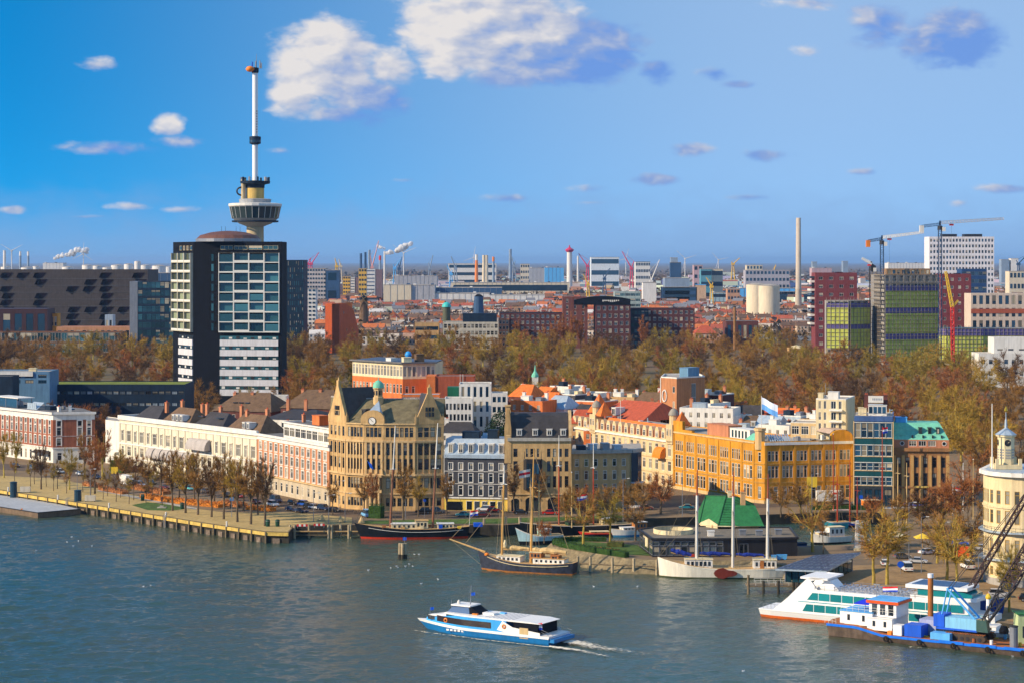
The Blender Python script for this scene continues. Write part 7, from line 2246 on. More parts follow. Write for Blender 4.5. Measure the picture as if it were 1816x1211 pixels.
# -- restaurant, green roofed house, pavilion on the harbour point
a,b=Q(1157,523),Q(1283,523)
s=Bld('glass_restaurant','low flat roofed glass restaurant behind the white sailing barge','restaurant',[Q(1134,541),a,b,Q(1414,525),Q(1400,545),Q(1180,548)])
zr=7.4
DK=mat('anthracite_cladding',(.022,.022,.026),.5,var=.15)
for e in range(6):
 L=s.edge(e)[2]
 if e<2:
  n=4 if e==0 else 10
  s.walls(DK,GZ,zr,{e:[(3.4,5.6,even(L,n,L/n-.12),'s'),(5.75,6.9,even(L,n,L/n-.12),'s')]},only=[e],fm=METAL,gm=glass('restaurant_glass',(.03,.04,.045),.4,3.2),name='glass_front')
s.walls(DK,GZ,zr,{2:[(3.6,6.2,[(4,6.2)],'d')]},only=[2,3,4,5],fm=METAL)
s.flat(mat('brown_grey_roofing',(.19,.16,.12),.9,var=.2),zr)
s.band(DK,zr-.3,zr+.25,.35,range(6),'roof_edge',thick=.2,ext=.2)
mb=s.part('menu_board',CREAM,0);mb.box(9.5,13.0,-.25,-.1,4.6,7.0);mb.done()
for(x,y,m) in((14,5,WHITE),(22,7,METAL),(26,6,METAL),(31,8,METAL)):
 rooftop_box(s,x,x+1.6,y,y+1.4,zr,zr+1.2,m,1)
mb=s.part('roof_bar',CREAM,1);mb.lathe([(5,zr),(5,zr+1.1),(4.8,zr+1.1)],20,(6,12));mb.done()
mb=s.part('terrace_planter',mat('flower_red',(.5,.05,.02),.8),1);mb.box(9,10.4,-.9,-.3,3,3.8);mb.done()
a,b=Q(1262,545),Q(1345,545)
s=Bld('green_roofed_house','cream brick house with steep bright green tiled roof behind the restaurant','house',[a,b]+back(a,b,16))
L=s.edge(0)[2]
s.walls(mat('cream_banded_brick',(.62,.38,.18),.8,var=.15),GZ,8.2,{0:[(4.6,7.2,[(6.2,7.2),(8.2,9.2),(10.2,11.2)],'d')],3:[(4.4,6.6,[(2,3.2),(8,9.2)],'d')]})
mb=s.part('roof',GREENR,0)
mb.faces([(-2.8,3.5,8.0),(4.5,-1.6,8.0),(4.5,8,14.6),(-.5,11,14.4),(L+.4,-.5,8.0),(L-.4,8,12.6),(7.0,8,14.6),(-2.8,17,8.0),(L+.6,17,8.0),(1.5,-1.2,8.0)],[(0,9,2,3),(9,1,6,2),(1,4,5,6),(4,8,5),(8,7,3,2),(8,2,6,5),(7,0,3)])
mb.done()
mb=s.part('ridge_cap',mat('dark_green_ridge',(.015,.09,.03),.6),0)
for p,q in(((4.5,8,14.65),(7.0,8,14.65)),((7.0,8,14.65),(L-.4,8,12.65)),((-.5,11,14.45),(4.5,8,14.65)),((1.5,-1.2,8.05),(4.5,8,14.65)),((-2.8,3.5,8.05),(-.5,11,14.45)),((L+.4,-.5,8.05),(L-.4,8,12.65))):
 mb.tube(p,q,.14,.14,5)
mb.done()
for k in range(12):
 t=(k+.5)/12
 p,q=Vector((1.5,-1.2,8.06)).lerp(Vector((4.5,8,14.66)),t),Vector((4.5,-1.6,8.06)).lerp(Vector((7.0,8,14.66)),t)
 mb=s.part('tile_course',MATS['dark_green_ridge'],0);mb.tube(p,q,.05,.05,4);mb.tube(q,Vector((L+.4,-.5,8.06)).lerp(Vector((L-.4,8,12.66)),t),.05,.05,4);mb.done()
mb=s.part('eaves_board',CREAM,0);mb.tube((-2.8,3.5,7.95),(1.5,-1.2,7.95),.16,.16,5);mb.tube((1.5,-1.2,7.95),(4.5,-1.6,7.95),.16,.16,5);mb.tube((4.5,-1.6,7.95),(L+.4,-.5,7.95),.16,.16,5);mb.done()
mb=s.part('wing_roof',GREENR,0);mb.faces([(5.0,-1.5,8.05),(13.2,-1.5,8.05),(11.6,5.0,12.6),(6.6,5.0,12.6)],[(0,1,2,3)]);mb.done()
mb=s.part('round_gable',CREAM,0);mb.faces([(-2.6,3.2,3),(1.4,-1.0,3),(1.4,-1.0,8.4),(-.6,1.1,9.6),(-2.6,3.2,8.4)],[(0,1,2,3,4)]);mb.done()
mb=s.part('white_extension',WHITE,0);mb.box(1.5,6,-2.2,-.02,GZ,7.4);mb.done()
chimney(s,8.6,6,11.5,4.2,w=1.2,m=mat('cream_banded_brick',(.62,.38,.18),.8));chimney(s,5.4,8,13.4,2.4,w=1.0,m=CREAM)
c4=[P(1375,1008,6.2),P(1466,1012,6.2),P(1527,979,7.0),P(1444,984,7.0)]
o=thing('ticket_pavilion','glass ticket pavilion under a slanting roof of dark blue solar panels','pavilion',(c4[0].x,c4[0].y,GZ))
O=Vector((c4[0].x,c4[0].y,GZ))
mb=MB()
lo=[p-O-Vector((0,0,.35)) for p in c4]
hi=[p-O for p in c4]
mb.faces(lo+hi,[(3,2,1,0),(4,5,6,7),(0,1,5,4),(1,2,6,5),(2,3,7,6),(3,0,4,7)])
mb.build('roof',ZINC,o)
SOL=mat('solar_panel',(.030,.034,.075),.3,var=.1)
for i in range(7):
 for j in range(6):
  def bi(u,v):
   return(hi[0].lerp(hi[1],u)).lerp(hi[3].lerp(hi[2],u),v)+Vector((0,0,.08))
  g=.012
  mb=MB();mb.poly([bi(i/7+g,j/6+g),bi((i+1)/7-g,j/6+g),bi((i+1)/7-g,(j+1)/6-g),bi(i/7+g,(j+1)/6-g)]);mb.build('solar_panel',SOL,o)
cen=sum(lo,Vector())/4
wl=[(p-cen)*.78+cen for p in lo]
for i in range(4):
 p,q=wl[i],wl[(i+1)%4]
 for k in range(6):
  u,v=p.lerp(q,(k+.06)/6),p.lerp(q,(k+.94)/6)
  mb=MB();mb.poly([(u.x,u.y,0),(v.x,v.y,0),(v.x,v.y,min(p.z,q.z)),(u.x,u.y,min(p.z,q.z))]);mb.build('glass_wall',GLT,o)
 mb=MB();mb.tube((p.x,p.y,0),(p.x,p.y,p.z),.15,.15,6);mb.build('column',METAL,o)
o=thing('landing_stage','short timber landing stage with white rails at the stern of the excursion ship','jetty',P(1325,1052,0))
O=o.location
L=(P(1405,1062,0)-O).length
mb=MB();mb.box(0,11,0,4.2,1.5,1.8);mb.build('deck',OLDWOOD,o)
for k in range(4):
 mb=MB();mb.tube((.3+k*3.4,.2,-1),(.3+k*3.4,.2,2.9 if k else 4.2),.3,.3,8);mb.build('post',QWALL if k else OLDWOOD,o)
mb=MB()
for z in(2.4,2.9):
 mb.tube((2,3.6,z),(11,3.6,z),.05,.05,4);mb.tube((2,.4,z),(11,.4,z),.05,.05,4)
for k in range(7):
 mb.tube((2+k*1.5,3.6,1.8),(2+k*1.5,3.6,2.9),.05,.05,4);mb.tube((2+k*1.5,.4,1.8),(2+k*1.5,.4,2.9),.05,.05,4)
mb.build('railing',WHITE,o)
o=thing('timber_beam','mooring posts joined by a long timber beam along the stone bank','mooring posts',P(1020,1012,0))
O=o.location
pp=[P(1025,1012,0),P(1047,1013,0),P(1086,1015,0),P(1124,1016,0),P(1165,1018,0)]
for p in pp:
 q=p-O
 mb=MB();mb.tube((q.x,q.y,-1),(q.x,q.y,3.6),.36,.33,8);mb.build('post',mat('pale_pile_wood',(.42,.33,.2),.9),o)
for p,q in zip(pp,pp[1:]):
 mb=MB();mb.tube((p-O)+Vector((0,0,1.9)),(q-O)+Vector((0,0,1.9)),.18,.18,5);mb.build('beam',OLDWOOD,o)
o=thing('sign_pillar','tall white pillar sign with vertical teal lettering beside the solar pavilion','sign',P(1524,975))
mb=MB();mb.faces([(-1.2,-.8,0),(1.2,-.8,0),(1.2,.8,0),(-1.2,.8,0),(-.8,-.6,7.4),(.8,-.6,7.4),(.8,.6,7.4),(-.8,.6,7.4)],[(0,1,5,4),(1,2,6,5),(2,3,7,6),(3,0,4,7),(4,5,6,7)]);mb.build('pillar',WHITE,o)
mb=MB();mb.box(-1.4,1.4,-1,1,0,.6);mb.build('base',CREAM,o)
for k in range(8):
 mb=MB();z=1.6+k*.66;y=-.86+z*.027
 mb.box(-.35,.35,y-.06,y,z,z+.12);mb.box(-.35,-.2,y-.06,y,z+.13,z+.45)
 if k%3:mb.box(.2,.35,y-.06,y,z+.13,z+.45)
 mb.build('letter',TEALP,o)
# -- hedges, shrubs, tables
def leafy(name,label,cat,path,w,h,m,n_per_m=60,seed=1,kind=None,leaf=.22,group=None):
 """clipped hedge / bed of leaf-sized faces round a solid core"""
 r_=random.Random(seed)
 o=thing(name,label,cat,(path[0].x,path[0].y,GZ),0,group)
 if kind:
  o['kind']=kind
 O=Vector((path[0].x,path[0].y,GZ))
 mb=MB();lv=MB()
 for a,b in zip(path,path[1:]):
  a,b=Vector((a.x,a.y,0))-Vector((O.x,O.y,0)),Vector((b.x,b.y,0))-Vector((O.x,O.y,0))
  L=(b-a).length
  d=(b-a)/L
  nn=Vector((-d.y,d.x,0))
  q=[a-nn*w*.42,b-nn*w*.42,b+nn*w*.42,a+nn*w*.42]
  mb.faces([(p.x,p.y,-.05) for p in q]+[(p.x,p.y,h*.88) for p in q],[(4,5,6,7),(0,1,5,4),(1,2,6,5),(2,3,7,6),(3,0,4,7)])
  for _ in range(int(L*n_per_m*(w+2*h)/3)):
   u=r_.random()*L
   t=r_.random()*(w+2*h)
   if t<h:off,z=-w/2,t
   elif t<h+w:off,z=t-h-w/2,h
   else:off,z=w/2,t-h-w
   c=a+d*u+nn*(off+r_.uniform(-.12,.12))+Vector((0,0,z+r_.uniform(-.1,.14)))
   v1=Vector((r_.uniform(-1,1),r_.uniform(-1,1),r_.uniform(-1,1))).normalized()*leaf
   v2=Vector((r_.uniform(-1,1),r_.uniform(-1,1),r_.uniform(-1,1))).normalized()*leaf
   lv.poly([c,c+v1,c+v1+v2])
 mb.build('core',m,o);lv.build('leaves',m,o)
 return o
leafy('hedge','clipped green hedge along the front of the harbour point lawn','hedge',[P(984,964),P(1000,970),P(1040,977),P(1112,988)],1.6,1.5,GREENP,50,2)
leafy('hedge','clipped green hedge along the rear of the harbour point lawn','hedge',[P(984,961),P(1010,958.5),P(1075,959.5)],1.4,1.2,GREENP,40,3)
leafy('round_hedge','small round clipped hedge in the middle of the point lawn','hedge',[P(1078,968),P(1105,969)],2.6,1.2,mat('olive_hedge',(.09,.10,.02),.9,var=.3,scale=3),50,4)
leafy('tall_hedge','dense dark clipped bush beside the light blue van','hedge',[P(657,917),P(678,918)],3.2,3.8,GREENP,40,5)
leafy('hedge','low green hedge below the brown stone house','hedge',[P(1440,903),P(1535,903)],1.4,1.4,GREENP,30,6)
leafy('hedge','green hedge at the harbour end on the right','hedge',[P(1625,906),P(1670,906)],1.4,1.5,GREENP,30,7)
leafy('dark_bush','dark evergreen bush under the porch of the cream terrace','bush',[P(202,835),P(222,838)],3.5,4.5,GREENP,30,8)
FLO=mat('orange_winter_grass',(.60,.21,.03),.95,var=.4,scale=1.6)
FLO2=mat('russet_perennials',(.42,.17,.06),.95,var=.4,scale=1.4)
beds=[([P(232,864),P(296,876)],3.4,FLO2,'long russet flower bed nearest the parked cars on the promenade'),([P(255,882),P(304,890)],3.2,FLO,'orange flower bed behind the statue lawn'),([P(308,890),P(394,899)],4.0,FLO,'broad orange flower bed behind the tall quay trees'),([P(180,868),P(222,876)],2.6,FLO2,'russet flower bed left of the statue lawn'),([P(394,893),P(432,899)],3.0,FLO2,'russet flower bed behind the middle quay trees'),([P(440,902),P(486,906)],2.4,FLO,'small orange flower bed near the right end of the tree row'),([P(150,860),P(178,864)],2.0,FLO2,'small russet flower bed at the left end of the promenade')]
for i,(pth,w,m,lab) in enumerate(beds):
 leafy('flower_bed',lab,'flower bed',pth,w,1.1,m,26,20+i,leaf=.4)
TBL=mat('orange_timber',(.50,.17,.04),.7,var=.15)
for i,(px,py) in enumerate(((1046,974),(1062,975),(1078,977),(1092,979))):
 o=thing('picnic_table',f'orange timber picnic table on the point lawn, {ORD[i]} from the left','picnic table',P(px,py),.2*i)
 mb=MB();mb.box(-.9,.9,-.4,.4,.7,.78);mb.build('table_top',TBL,o)
 for y in(-.75,.75):
  mb=MB();mb.box(-.9,.9,y-.15,y+.15,.42,.48);mb.build('bench',TBL,o)
 for x in(-.65,.65):
  mb=MB();mb.tube((x,-.75,0),(x,0,.72),.05,.05,4);mb.tube((x,.75,0),(x,0,.72),.05,.05,4);mb.build('leg_frame',TBL,o)
for i,(px,py,w) in enumerate(((1556,975,5.0),(1590,968,4.6),(1636,972,4.0))):
 o=thing('parasol',['sand coloured square parasol left of the quay trees','second sand parasol behind the quay trees','yellow parasol right of the sand parasols'][i],'parasol',P(px,py))
 mb=MB();mb.tube((0,0,0),(0,0,3.6),.06);mb.build('pole',PINE,o)
 mb=MB();mb.faces([(-w/2,-w/2,2.7),(w/2,-w/2,2.7),(w/2,w/2,2.7),(-w/2,w/2,2.7),(0,0,3.9)],[(0,1,4),(1,2,4),(2,3,4),(3,0,4),(3,2,1,0)]);mb.build('canopy',CREAM if i<2 else YELLOW,o)
# -- statue on the lawn
o=thing('statue','dark bronze standing figure on a pale plinth on the lawn','statue',P(287,900))
mb=MB();mb.box(-1.3,1.3,-1.0,1.0,0,.25);mb.box(-.55,.55,-.5,.5,.25,.7);mb.build('plinth',KERB,o)
def figure(parent,name,h,m,loc,pose='stand'):
 """one continuous skinned body"""
 J=[(0,0,.52),(0,0,.66),(0,0,.80),(0,0,.86),(0,-.01,.93),(-.11,0,.80),(-.15,.0,.64),(-.16,-.06,.50),(.11,0,.80),(.16,-.02,.65),(.15,-.12,.55),(-.06,0,.50),(-.07,-.03,.27),(-.08,.02,.03),(.06,0,.50),(.08,-.05,.27),(.09,.05,.03),(-.08,-.07,.015),(.09,-.04,.015)]
 E=[(0,1),(1,2),(2,3),(3,4),(2,5),(5,6),(6,7),(2,8),(8,9),(9,10),(0,11),(11,12),(12,13),(13,17),(0,14),(14,15),(15,16),(16,18)]
 rad=[.075,.07,.075,.03,.05,.035,.028,.02,.035,.028,.02,.05,.038,.025,.05,.038,.025,.018,.018]
 me=bpy.data.meshes.new(name)
 me.from_pydata([(x*h,y*h,z*h) for x,y,z in J],E,[])
 me.materials.append(m)
 ob=link(name,me,parent,loc)
 md=ob.modifiers.new('skin','SKIN')
 for i,v in enumerate(me.skin_vertices[0].data):
  v.radius=(rad[i]*h,rad[i]*h)
  v.use_root=(i==0)
 sd_=ob.modifiers.new('sub','SUBSURF');sd_.levels=sd_.render_levels=1
 return ob
figure(o,'figure',2.9,mat('dark_bronze',(.05,.03,.025),.5),(0,0,.7))
# -- cars
def car_proto(kind):
 """body, greenhouse, roof, wheels, lamps; built once for each kind of car"""
 L,W_,hb,hr={'hatch':(4.0,1.75,.85,1.48),'saloon':(4.5,1.8,.85,1.44),'suv':(4.6,1.9,1.0,1.75),'van':(5.0,2.0,1.15,2.2)}[kind]
 side={'hatch':[(-2.0,.35),(-1.95,.8),(-1.85,hb),(.9,hb),(1.8,.72),(2.0,.55),(2.0,.3)],'saloon':[(-2.25,.35),(-2.2,.85),(-1.4,.9),(1.0,.88),(2.0,.72),(2.25,.55),(2.25,.3)],'suv':[(-2.3,.4),(-2.25,.95),(-2.1,hb),(1.0,hb),(2.05,.9),(2.3,.7),(2.3,.38)],'van':[(-2.5,.4),(-2.5,1.1),(-2.45,hb),(1.5,hb),(2.3,.95),(2.5,.7),(2.5,.35)]}[kind]
 cab={'hatch':(-1.85,-1.45,.25,1.05),'saloon':(-1.6,-.85,.45,1.25),'suv':(-2.1,-1.75,.35,1.15),'van':(-2.45,-2.35,1.0,1.7)}[kind]
 def prism(prof,w0,w1=None):
  mb=MB()
  n=len(prof)
  mb.faces([(x,-w0,z) for x,z in prof]+[(x,w0,z) for x,z in prof],[tuple(range(n)),tuple(range(2*n-1,n-1,-1))]+[(i,n+i,n+(i+1)%n,(i+1)%n) for i in range(n)])
  return mb
 out={}
 out['body']=prism(side,W_/2)
 g=MB()
 x0,x1,x2,x3=cab
 w,w2=W_/2-.04,W_/2-.22
 g.faces([(x0,-w,hb-.02),(x3,-w,hb-.02),(x3,w,hb-.02),(x0,w,hb-.02),(x1,-w2,hr-.06),(x2,-w2,hr-.06),(x2,w2,hr-.06),(x1,w2,hr-.06)],[(0,1,5,4),(1,2,6,5),(2,3,7,6),(3,0,4,7)])
 out['windows']=g
 r=MB();r.box(x1-.05,x2+.05,-w2-.02,w2+.02,hr-.06,hr)
 out['roof']=r
 wr=.36 if kind=='suv' else .32
 wl=MB();wl.tube((0,-.11,0),(0,.11,0),wr,wr,12)
 return out,L,W_,wr
CARS={}
for kind in('hatch','saloon','suv','van'):
 out,L,W_,wr=car_proto(kind)
 wl=MB();wl.tube((0,-.11,0),(0,.11,0),wr,wr,12)
 hb_=MB();hb_.tube((0,-.125,0),(0,.125,0),wr*.58,wr*.58,10)
 la=MB();la.box(-.03,.03,-.2,.2,-.08,.08)
 CARS[kind]=({k:v for k,v in out.items()},L,W_,wr,wl.mesh('wheel',TYRE),hb_.mesh('rim',METAL),la.mesh('headlight',WHITE),la.mesh('tail_light',REDP))
PAINT={n:mat('car_'+n,c,.3,var=.02,spec=.6) for n,c in dict(white=(.75,.75,.74),silver=(.42,.43,.45),navy=(.012,.03,.09),black=(.012,.012,.014),red=(.42,.015,.012),maroon=(.14,.012,.02),blue=(.015,.09,.42),teal=(.02,.22,.26),grey=(.12,.125,.13),cyan=(.12,.55,.58),lightblue=(.18,.45,.75)).items()}
CM={}
def car(kind,colour,px,py,heading,label,group='cars parked along the waterfront road'):
 out,L,W_,wr,wm1,rm1,hl,tl_=CARS[kind]
 o=thing('parked_car',label,'van' if kind=='van' else 'car',P(px,py)+Vector((0,0,.06)),heading,group)
 for k,m in(('body',PAINT[colour]),('windows',GL),('roof',PAINT[colour])):
  key=(kind,k,colour if k!='windows' else '')
  if key not in CM:
   CM[key]=out[k].mesh(k,m)
  link(k,CM[key],o)
 for sx in(-1,1):
  for sy in(-1,1):
   wl=link('wheel',wm1,o,(sx*L*.31,sy*(W_/2-.1),wr))
   link('rim',rm1,wl)
 for sy in(-1,1):
  link('headlight',hl,o,(L/2-.0,sy*W_*.36,.62));link('tail_light',tl_,o,(-L/2+.0,sy*W_*.36,.75))
 return o
hd=math.atan2(-1.55,1)
CL=[('hatch','white',106,838,'white car behind the small left promenade trees'),('suv','grey',60,832,'grey car in front of the brick corner house'),('hatch','black',28,828,'black car at the far left end of the road'),('saloon','white',143,842,'white car right of the brick corner house'),('hatch','navy',171,848,'dark blue car beside the yellow sign left of the cream terrace'),('saloon','silver',236,857,'silver car behind the white truck on the promenade road'),('suv','white',248,862,'white car next to the white truck'),('saloon','black',268,858,'black car behind the russet flower beds'),('hatch','maroon',292,866,'dark red car left of the turquoise car'),('hatch','cyan',337,868,'turquoise car between the tall quay trees'),('saloon','grey',366,873,'grey car behind the third tall quay tree'),('saloon','black',312,864,'black saloon in front of the cream terrace awnings'),('hatch','red',424,882,'bright red car behind the tall quay trees'),('saloon','navy',404,880,'navy car behind the middle quay trees'),('hatch','maroon',453,892,'maroon car left of the brick hotel parking'),('suv','white',484,897,'white car at the left end of the hotel parking row'),('van','navy',489,890,'navy van at the left end of the hotel parking row'),('saloon','navy',518,905,'navy car in the front row of the hotel parking'),('saloon','navy',534,908,'second navy car in the front row of the hotel parking'),('hatch','black',520,894,'black car in the rear row of the hotel parking'),('suv','blue',540,897,'blue car in the rear row of the hotel parking'),('hatch','black',549,900,'black car between the blue and the white car at the hotel'),('hatch','white',558,902,'white hatchback at the corner of the clock building'),('suv','navy',575,904,'navy car right of the white hatchback'),('saloon','black',593,907,'black car at the foot of the clock building left gable')]
for i,(k,c,x,y,lab) in enumerate(CL):
 car(k,c,x,y,hd if x<500 else-.75,lab)
CR=[('suv','white',859,906,'white estate car in front of the yellow ground floor'),('hatch','red',876,907,'red car right of the white estate car'),('saloon','maroon',856,915,'dark red car parked below the white estate car'),('saloon','teal',822,915,'teal car near the stern of the black ship'),('saloon','black',924,911,'black car in front of the left arch of the sandstone office'),('hatch','white',934,904,'white car behind the schooner mast'),('hatch','blue',949,905,'blue car in front of the arched office'),('suv','black',970,905,'black car by the right arch of the sandstone office'),('saloon','red',975,912,'low red car below the red ship mast'),('suv','black',750,910,'black car by the right mast of the black ship'),('hatch','grey',1010,905,'grey car at the right end of the arched office'),('suv','grey',776,909,'grey car left of the yellow garage opening'),('hatch','navy',1106,905,'dark blue car below the sandstone house corner bay'),('van','white',1122,902,'white van below the sandstone house corner bay'),('hatch','maroon',1146,903,'dark red car right of the white van'),('saloon','teal',1218,902,'dark teal car left of the green roofed house'),('hatch','blue',1542,893,'blue car in front of the teal office'),('suv','white',1557,893,'white car in front of the teal office'),('suv','red',1588,895,'bright red car in front of the green mansard house'),('hatch','blue',1612,896,'blue car in front of the green mansard house'),('saloon','blue',1624,898,'second blue car in front of the green mansard house'),('saloon','black',1645,895,'black car at the right end of the green mansard house'),('hatch','red',1662,893,'dark red car beyond the green mansard house'),('saloon','grey',1500,894,'grey car right of the white advertising trailer')]
for i,(k,c,x,y,lab) in enumerate(CR):
 car(k,c,x,y,0.05*((i*7)%5-2)+(math.pi if i%3==0 else 0),lab)
CF=[('suv','silver',1772,1058,-.15,'silver off-road car in front of the cream round building'),('suv','black',1826,1066,-.2,'dark off-road car at the right frame edge'),('saloon','silver',1628,998,-.3,'silver car under the right quay trees'),('van','white',1608,1012,1.6,'white van at the stern of the excursion ship'),('van','white',1716,1008,1.7,'white van left of the round cornered building'),('hatch','white',1569,1002,1.5,'white car half hidden behind the two forecourt trees'),('saloon','white',1645,982,.4,'pale car under the yellow parasol'),('saloon','white',1695,978,-.3,'white car behind the orange tent'),('hatch','grey',1600,990,.2,'grey car below the sand parasols'),('saloon','silver',1740,975,-.2,'silver car beside the round cornered building'),('saloon','blue',1702,966,-.2,'pale blue car behind the white car near the orange tent')]
for(k,c,x,y,h_,lab) in CF:
 car(k,c,x,y,h_,lab,'cars on the forecourt')
car('van','lightblue',650,916,1.9,'small light blue van beside the dark clipped bush','cars parked along the waterfront road')
o=thing('box_truck','white box truck parked behind the flower beds','truck',P(226,862),hd)
mb=MB();mb.box(-4,1.6,-1.2,1.2,.9,3.6);mb.build('box_body',WHITE,o);mb=MB();mb.box(1.8,3.6,-1.1,1.1,.6,2.7);mb.build('cab',WHITE,o);mb=MB();mb.box(3.0,3.65,-1.0,1.0,1.6,2.5);mb.build('windscreen',GL,o)
for x in(-2.8,2.6):
 for y in(-1,1):
  mb=MB();mb.tube((x,y-.15,.5),(x,y+.15,.5),.5,.5,10);mb.build('wheel',TYRE,o)
o=thing('advertising_trailer','white billboard trailer with a red mark in front of the ochre building','trailer',P(1470,893),.05)
mb=MB();mb.box(-3.8,3.8,-.9,.9,.9,4.0);mb.build('box_body',WHITE,o)
mb=MB();mb.faces([(1.6+.9*math.cos(t),-.93,3.0+.55*math.sin(t)) for t in[math.pi*k/8 for k in range(9)]],[tuple(range(9))]);mb.build('red_emblem',REDP,o)
mb=MB();mb.box(-2.0,2.6,-.94,-.91,2.1,2.25);mb.build('print_line',STEELD,o)
for x in(-2,-1,2):
 mb=MB();mb.tube((x,-1,.45),(x,1,.45),.45,.45,10);mb.build('wheel',TYRE,o)
o=thing('orange_tent','bright orange tarpaulin shelter beneath the right trees','tent',P(1714,985))
mb=MB();mb.faces([(-3.5,-1.5,0),(1,-1.8,0),(2,1.5,0),(-3,1.8,0),(-2.4,0,2.6),(1.2,0,2.2)],[(0,1,5,4),(1,2,5),(2,3,4,5),(3,0,4)]);mb.build('canvas',mat('vermilion_canvas',(.75,.09,.01),.7),o)
mb=MB();mb.tube((-2.4,0,0),(-2.4,0,2.7),.05);mb.build('pole',METAL,o)
for i in range(9):
 o=thing('bicycle','dark bicycle in the rack at the foot of the clock building','bicycle',P(606+i*5,909+(i%2)*.6),.9+.15*(i%3),'bicycles at the clock building')
 for x in(-.5,.5):
  mb=MB()
  for k in range(10):
   t0,t1=2*math.pi*k/10,2*math.pi*(k+1)/10
   mb.tube((x+.33*math.cos(t0),0,.35+.33*math.sin(t0)),(x+.33*math.cos(t1),0,.35+.33*math.sin(t1)),.03,.03,3,cap=False)
  mb.build('wheel',TYRE,o)
 mb=MB();mb.path([(-.5,0,.35),(-.2,0,.8),(.35,0,.8),(-.05,0,.35),(-.2,0,.8)],.03,4);mb.path([(.5,0,.35),(.35,0,.8),(.33,0,1.0)],.03,4);mb.tube((.33,-.25,1.0),(.33,.25,1.0),.025,.025,4);mb.build('frame',[STEELD,NAVY,GREYW][i%3],o)
 mb=MB();mb.box(-.35,-.1,-.07,.07,.9,.97);mb.build('saddle',TYRE,o)
def lamp(px,py,h,label,arm=1.2,name='street_lamp'):
 o=thing(name,label,'street lamp',P(px,py))
 mb=MB();mb.tube((0,0,0),(0,0,h),.11,.07,6);mb.tube((0,0,h),(arm,0,h+.15),.05,.05,5);mb.build('pole',METAL,o)
 mb=MB();mb.box(arm-.1,arm+.6,-.14,.14,h+.05,h+.2);mb.build('lamp_head',WHITE,o)
LP=[(137,872,9,'slim street lamp between the small left promenade trees'),(160,884,9,'slim street lamp near the right pontoon column'),(287,868,11,'tall lamp post between the terrace and the first big quay tree'),(411,916,6,'lamp post with blue sign between the tall quay trees'),(556,925,8,'lamp post on the promenade right of the tree row'),(601,908,9,'lamp post at the corner of the clock building'),(612,926,8,'thin lamp post left of the black ship bow'),(719,920,12,'tall lamp post between the two masts of the black ship'),(583,929,8,'thin lamp post at the jetty'),(1105,925,12,'tall pale lamp post behind the harbour point'),(1210,915,13,'thin lamp post left of the green roofed house'),(1612,1003,15,'tall lamp post beside the white van'),(1634,1016,13,'lamp post right of the white van'),(1440,915,12,'lamp post beside the yellow signs'),(1672,992,9,'lamp post with blue sign behind the forecourt'),(1735,1070,10,'pale lamp post next to the crane boom')]
for px,py,h,lab in LP:
 lamp(px,py,h,lab)
def disc_sign(px,py,h,r,m,label,square=False):
 o=thing('traffic_sign',label,'traffic sign',P(px,py))
 mb=MB();mb.tube((0,0,0),(0,0,h),.06,.06,6);mb.build('pole',METAL,o)
 mb=MB()
 if square:mb.box(-r,r,-.06,.0,h-r,h+r)
 else:mb.tube((0,-.1,h),(0,-.02,h),r,r,16)
 mb.build('sign_plate',m,o)
disc_sign(1597,1017,2.2,.75,BLUEP,'round blue sign left of the white van');disc_sign(1670,990,3.2,.5,BLUEP,'round blue sign under the right quay trees');disc_sign(203,856,4.2,1.1,YELLOW,'yellow square sign left of the cream terrace',True)
disc_sign(411,906,3.6,.55,LBLUE,'light blue square sign in the tall tree row',True);disc_sign(753,918,5.0,.45,BLUEP,'blue sign at the clock building right corner');disc_sign(1430,908,5.6,1.4,YELLOW,'yellow road sign left of the billboard trailer',True);disc_sign(1440,900,7.6,1.5,YELLOW,'higher yellow road sign behind the first',True);disc_sign(1527,905,4.0,.5,BLUEP,'small blue sign below the teal office',True)
def flagpole(px,py,ytop,label,m=WHITE,flags=None):
 p=P(px,py)
 o=thing('flag_pole',label,'flag pole',p)
 z=ZP(ytop,p.y)-GZ
 mb=MB();mb.tube((0,0,0),(0,0,z),.17,.09,7);mb.build('pole',m,o)
 mb=MB();mb.lathe([(0,z),(.2,z+.15),(0,z+.4)],8);mb.build('finial',WHITE,o)
 if flags:
  flag(o,.1,0,z-.5,2.2,1.4,flags)
flagpole(1708,905,822,'white flag pole right of the green mansard house',WHITE,None);flagpole(1478,905,770,'slim red mast standing before the ochre building',REDM);flagpole(1726,920,815,'thin pale pole left of the cream round building',TANM)
flagpole(1014,935,838,'pole with a pale red flag in front of the sandstone house',TANM)
flagpole(1690,910,860,'short pole with a red white blue flag right of the mansard house',WHITE,RWB)
for i,(px,py) in enumerate(((570,922),(604,926),(641,927))):
 o=thing('canvas_cover',f'tan canvas covered cone on the promenade, {ORD[i]} from the left','cover',P(px,py))
 mb=MB();mb.lathe([(1.1,0),(.8,.7),(.35,1.5),(0,2.0)],7);mb.build('canvas',TANS,o)
 mb=MB();mb.lathe([(1.15,0),(1.15,.15),(1.0,.15)],7);mb.build('base',OLDWOOD,o)
for i,(px,py) in enumerate(((536,936),(566,935))):
 o=thing('lifebuoy_rail','red and white barrier board on the promenade edge, '+('left one' if i==0 else 'right one'),'barrier',P(px,py))
 for k in range(5):
  mb=MB();mb.box(-1.5+k*.6,-.9+k*.6,-.05,.05,.5,1.1);mb.build('stripe',REDP if k%2==0 else WHITE,o)
 for x in(-1.3,1.3):
  mb=MB();mb.box(x-.06,x+.06,-.06,.06,0,.5);mb.build('post',METAL,o)
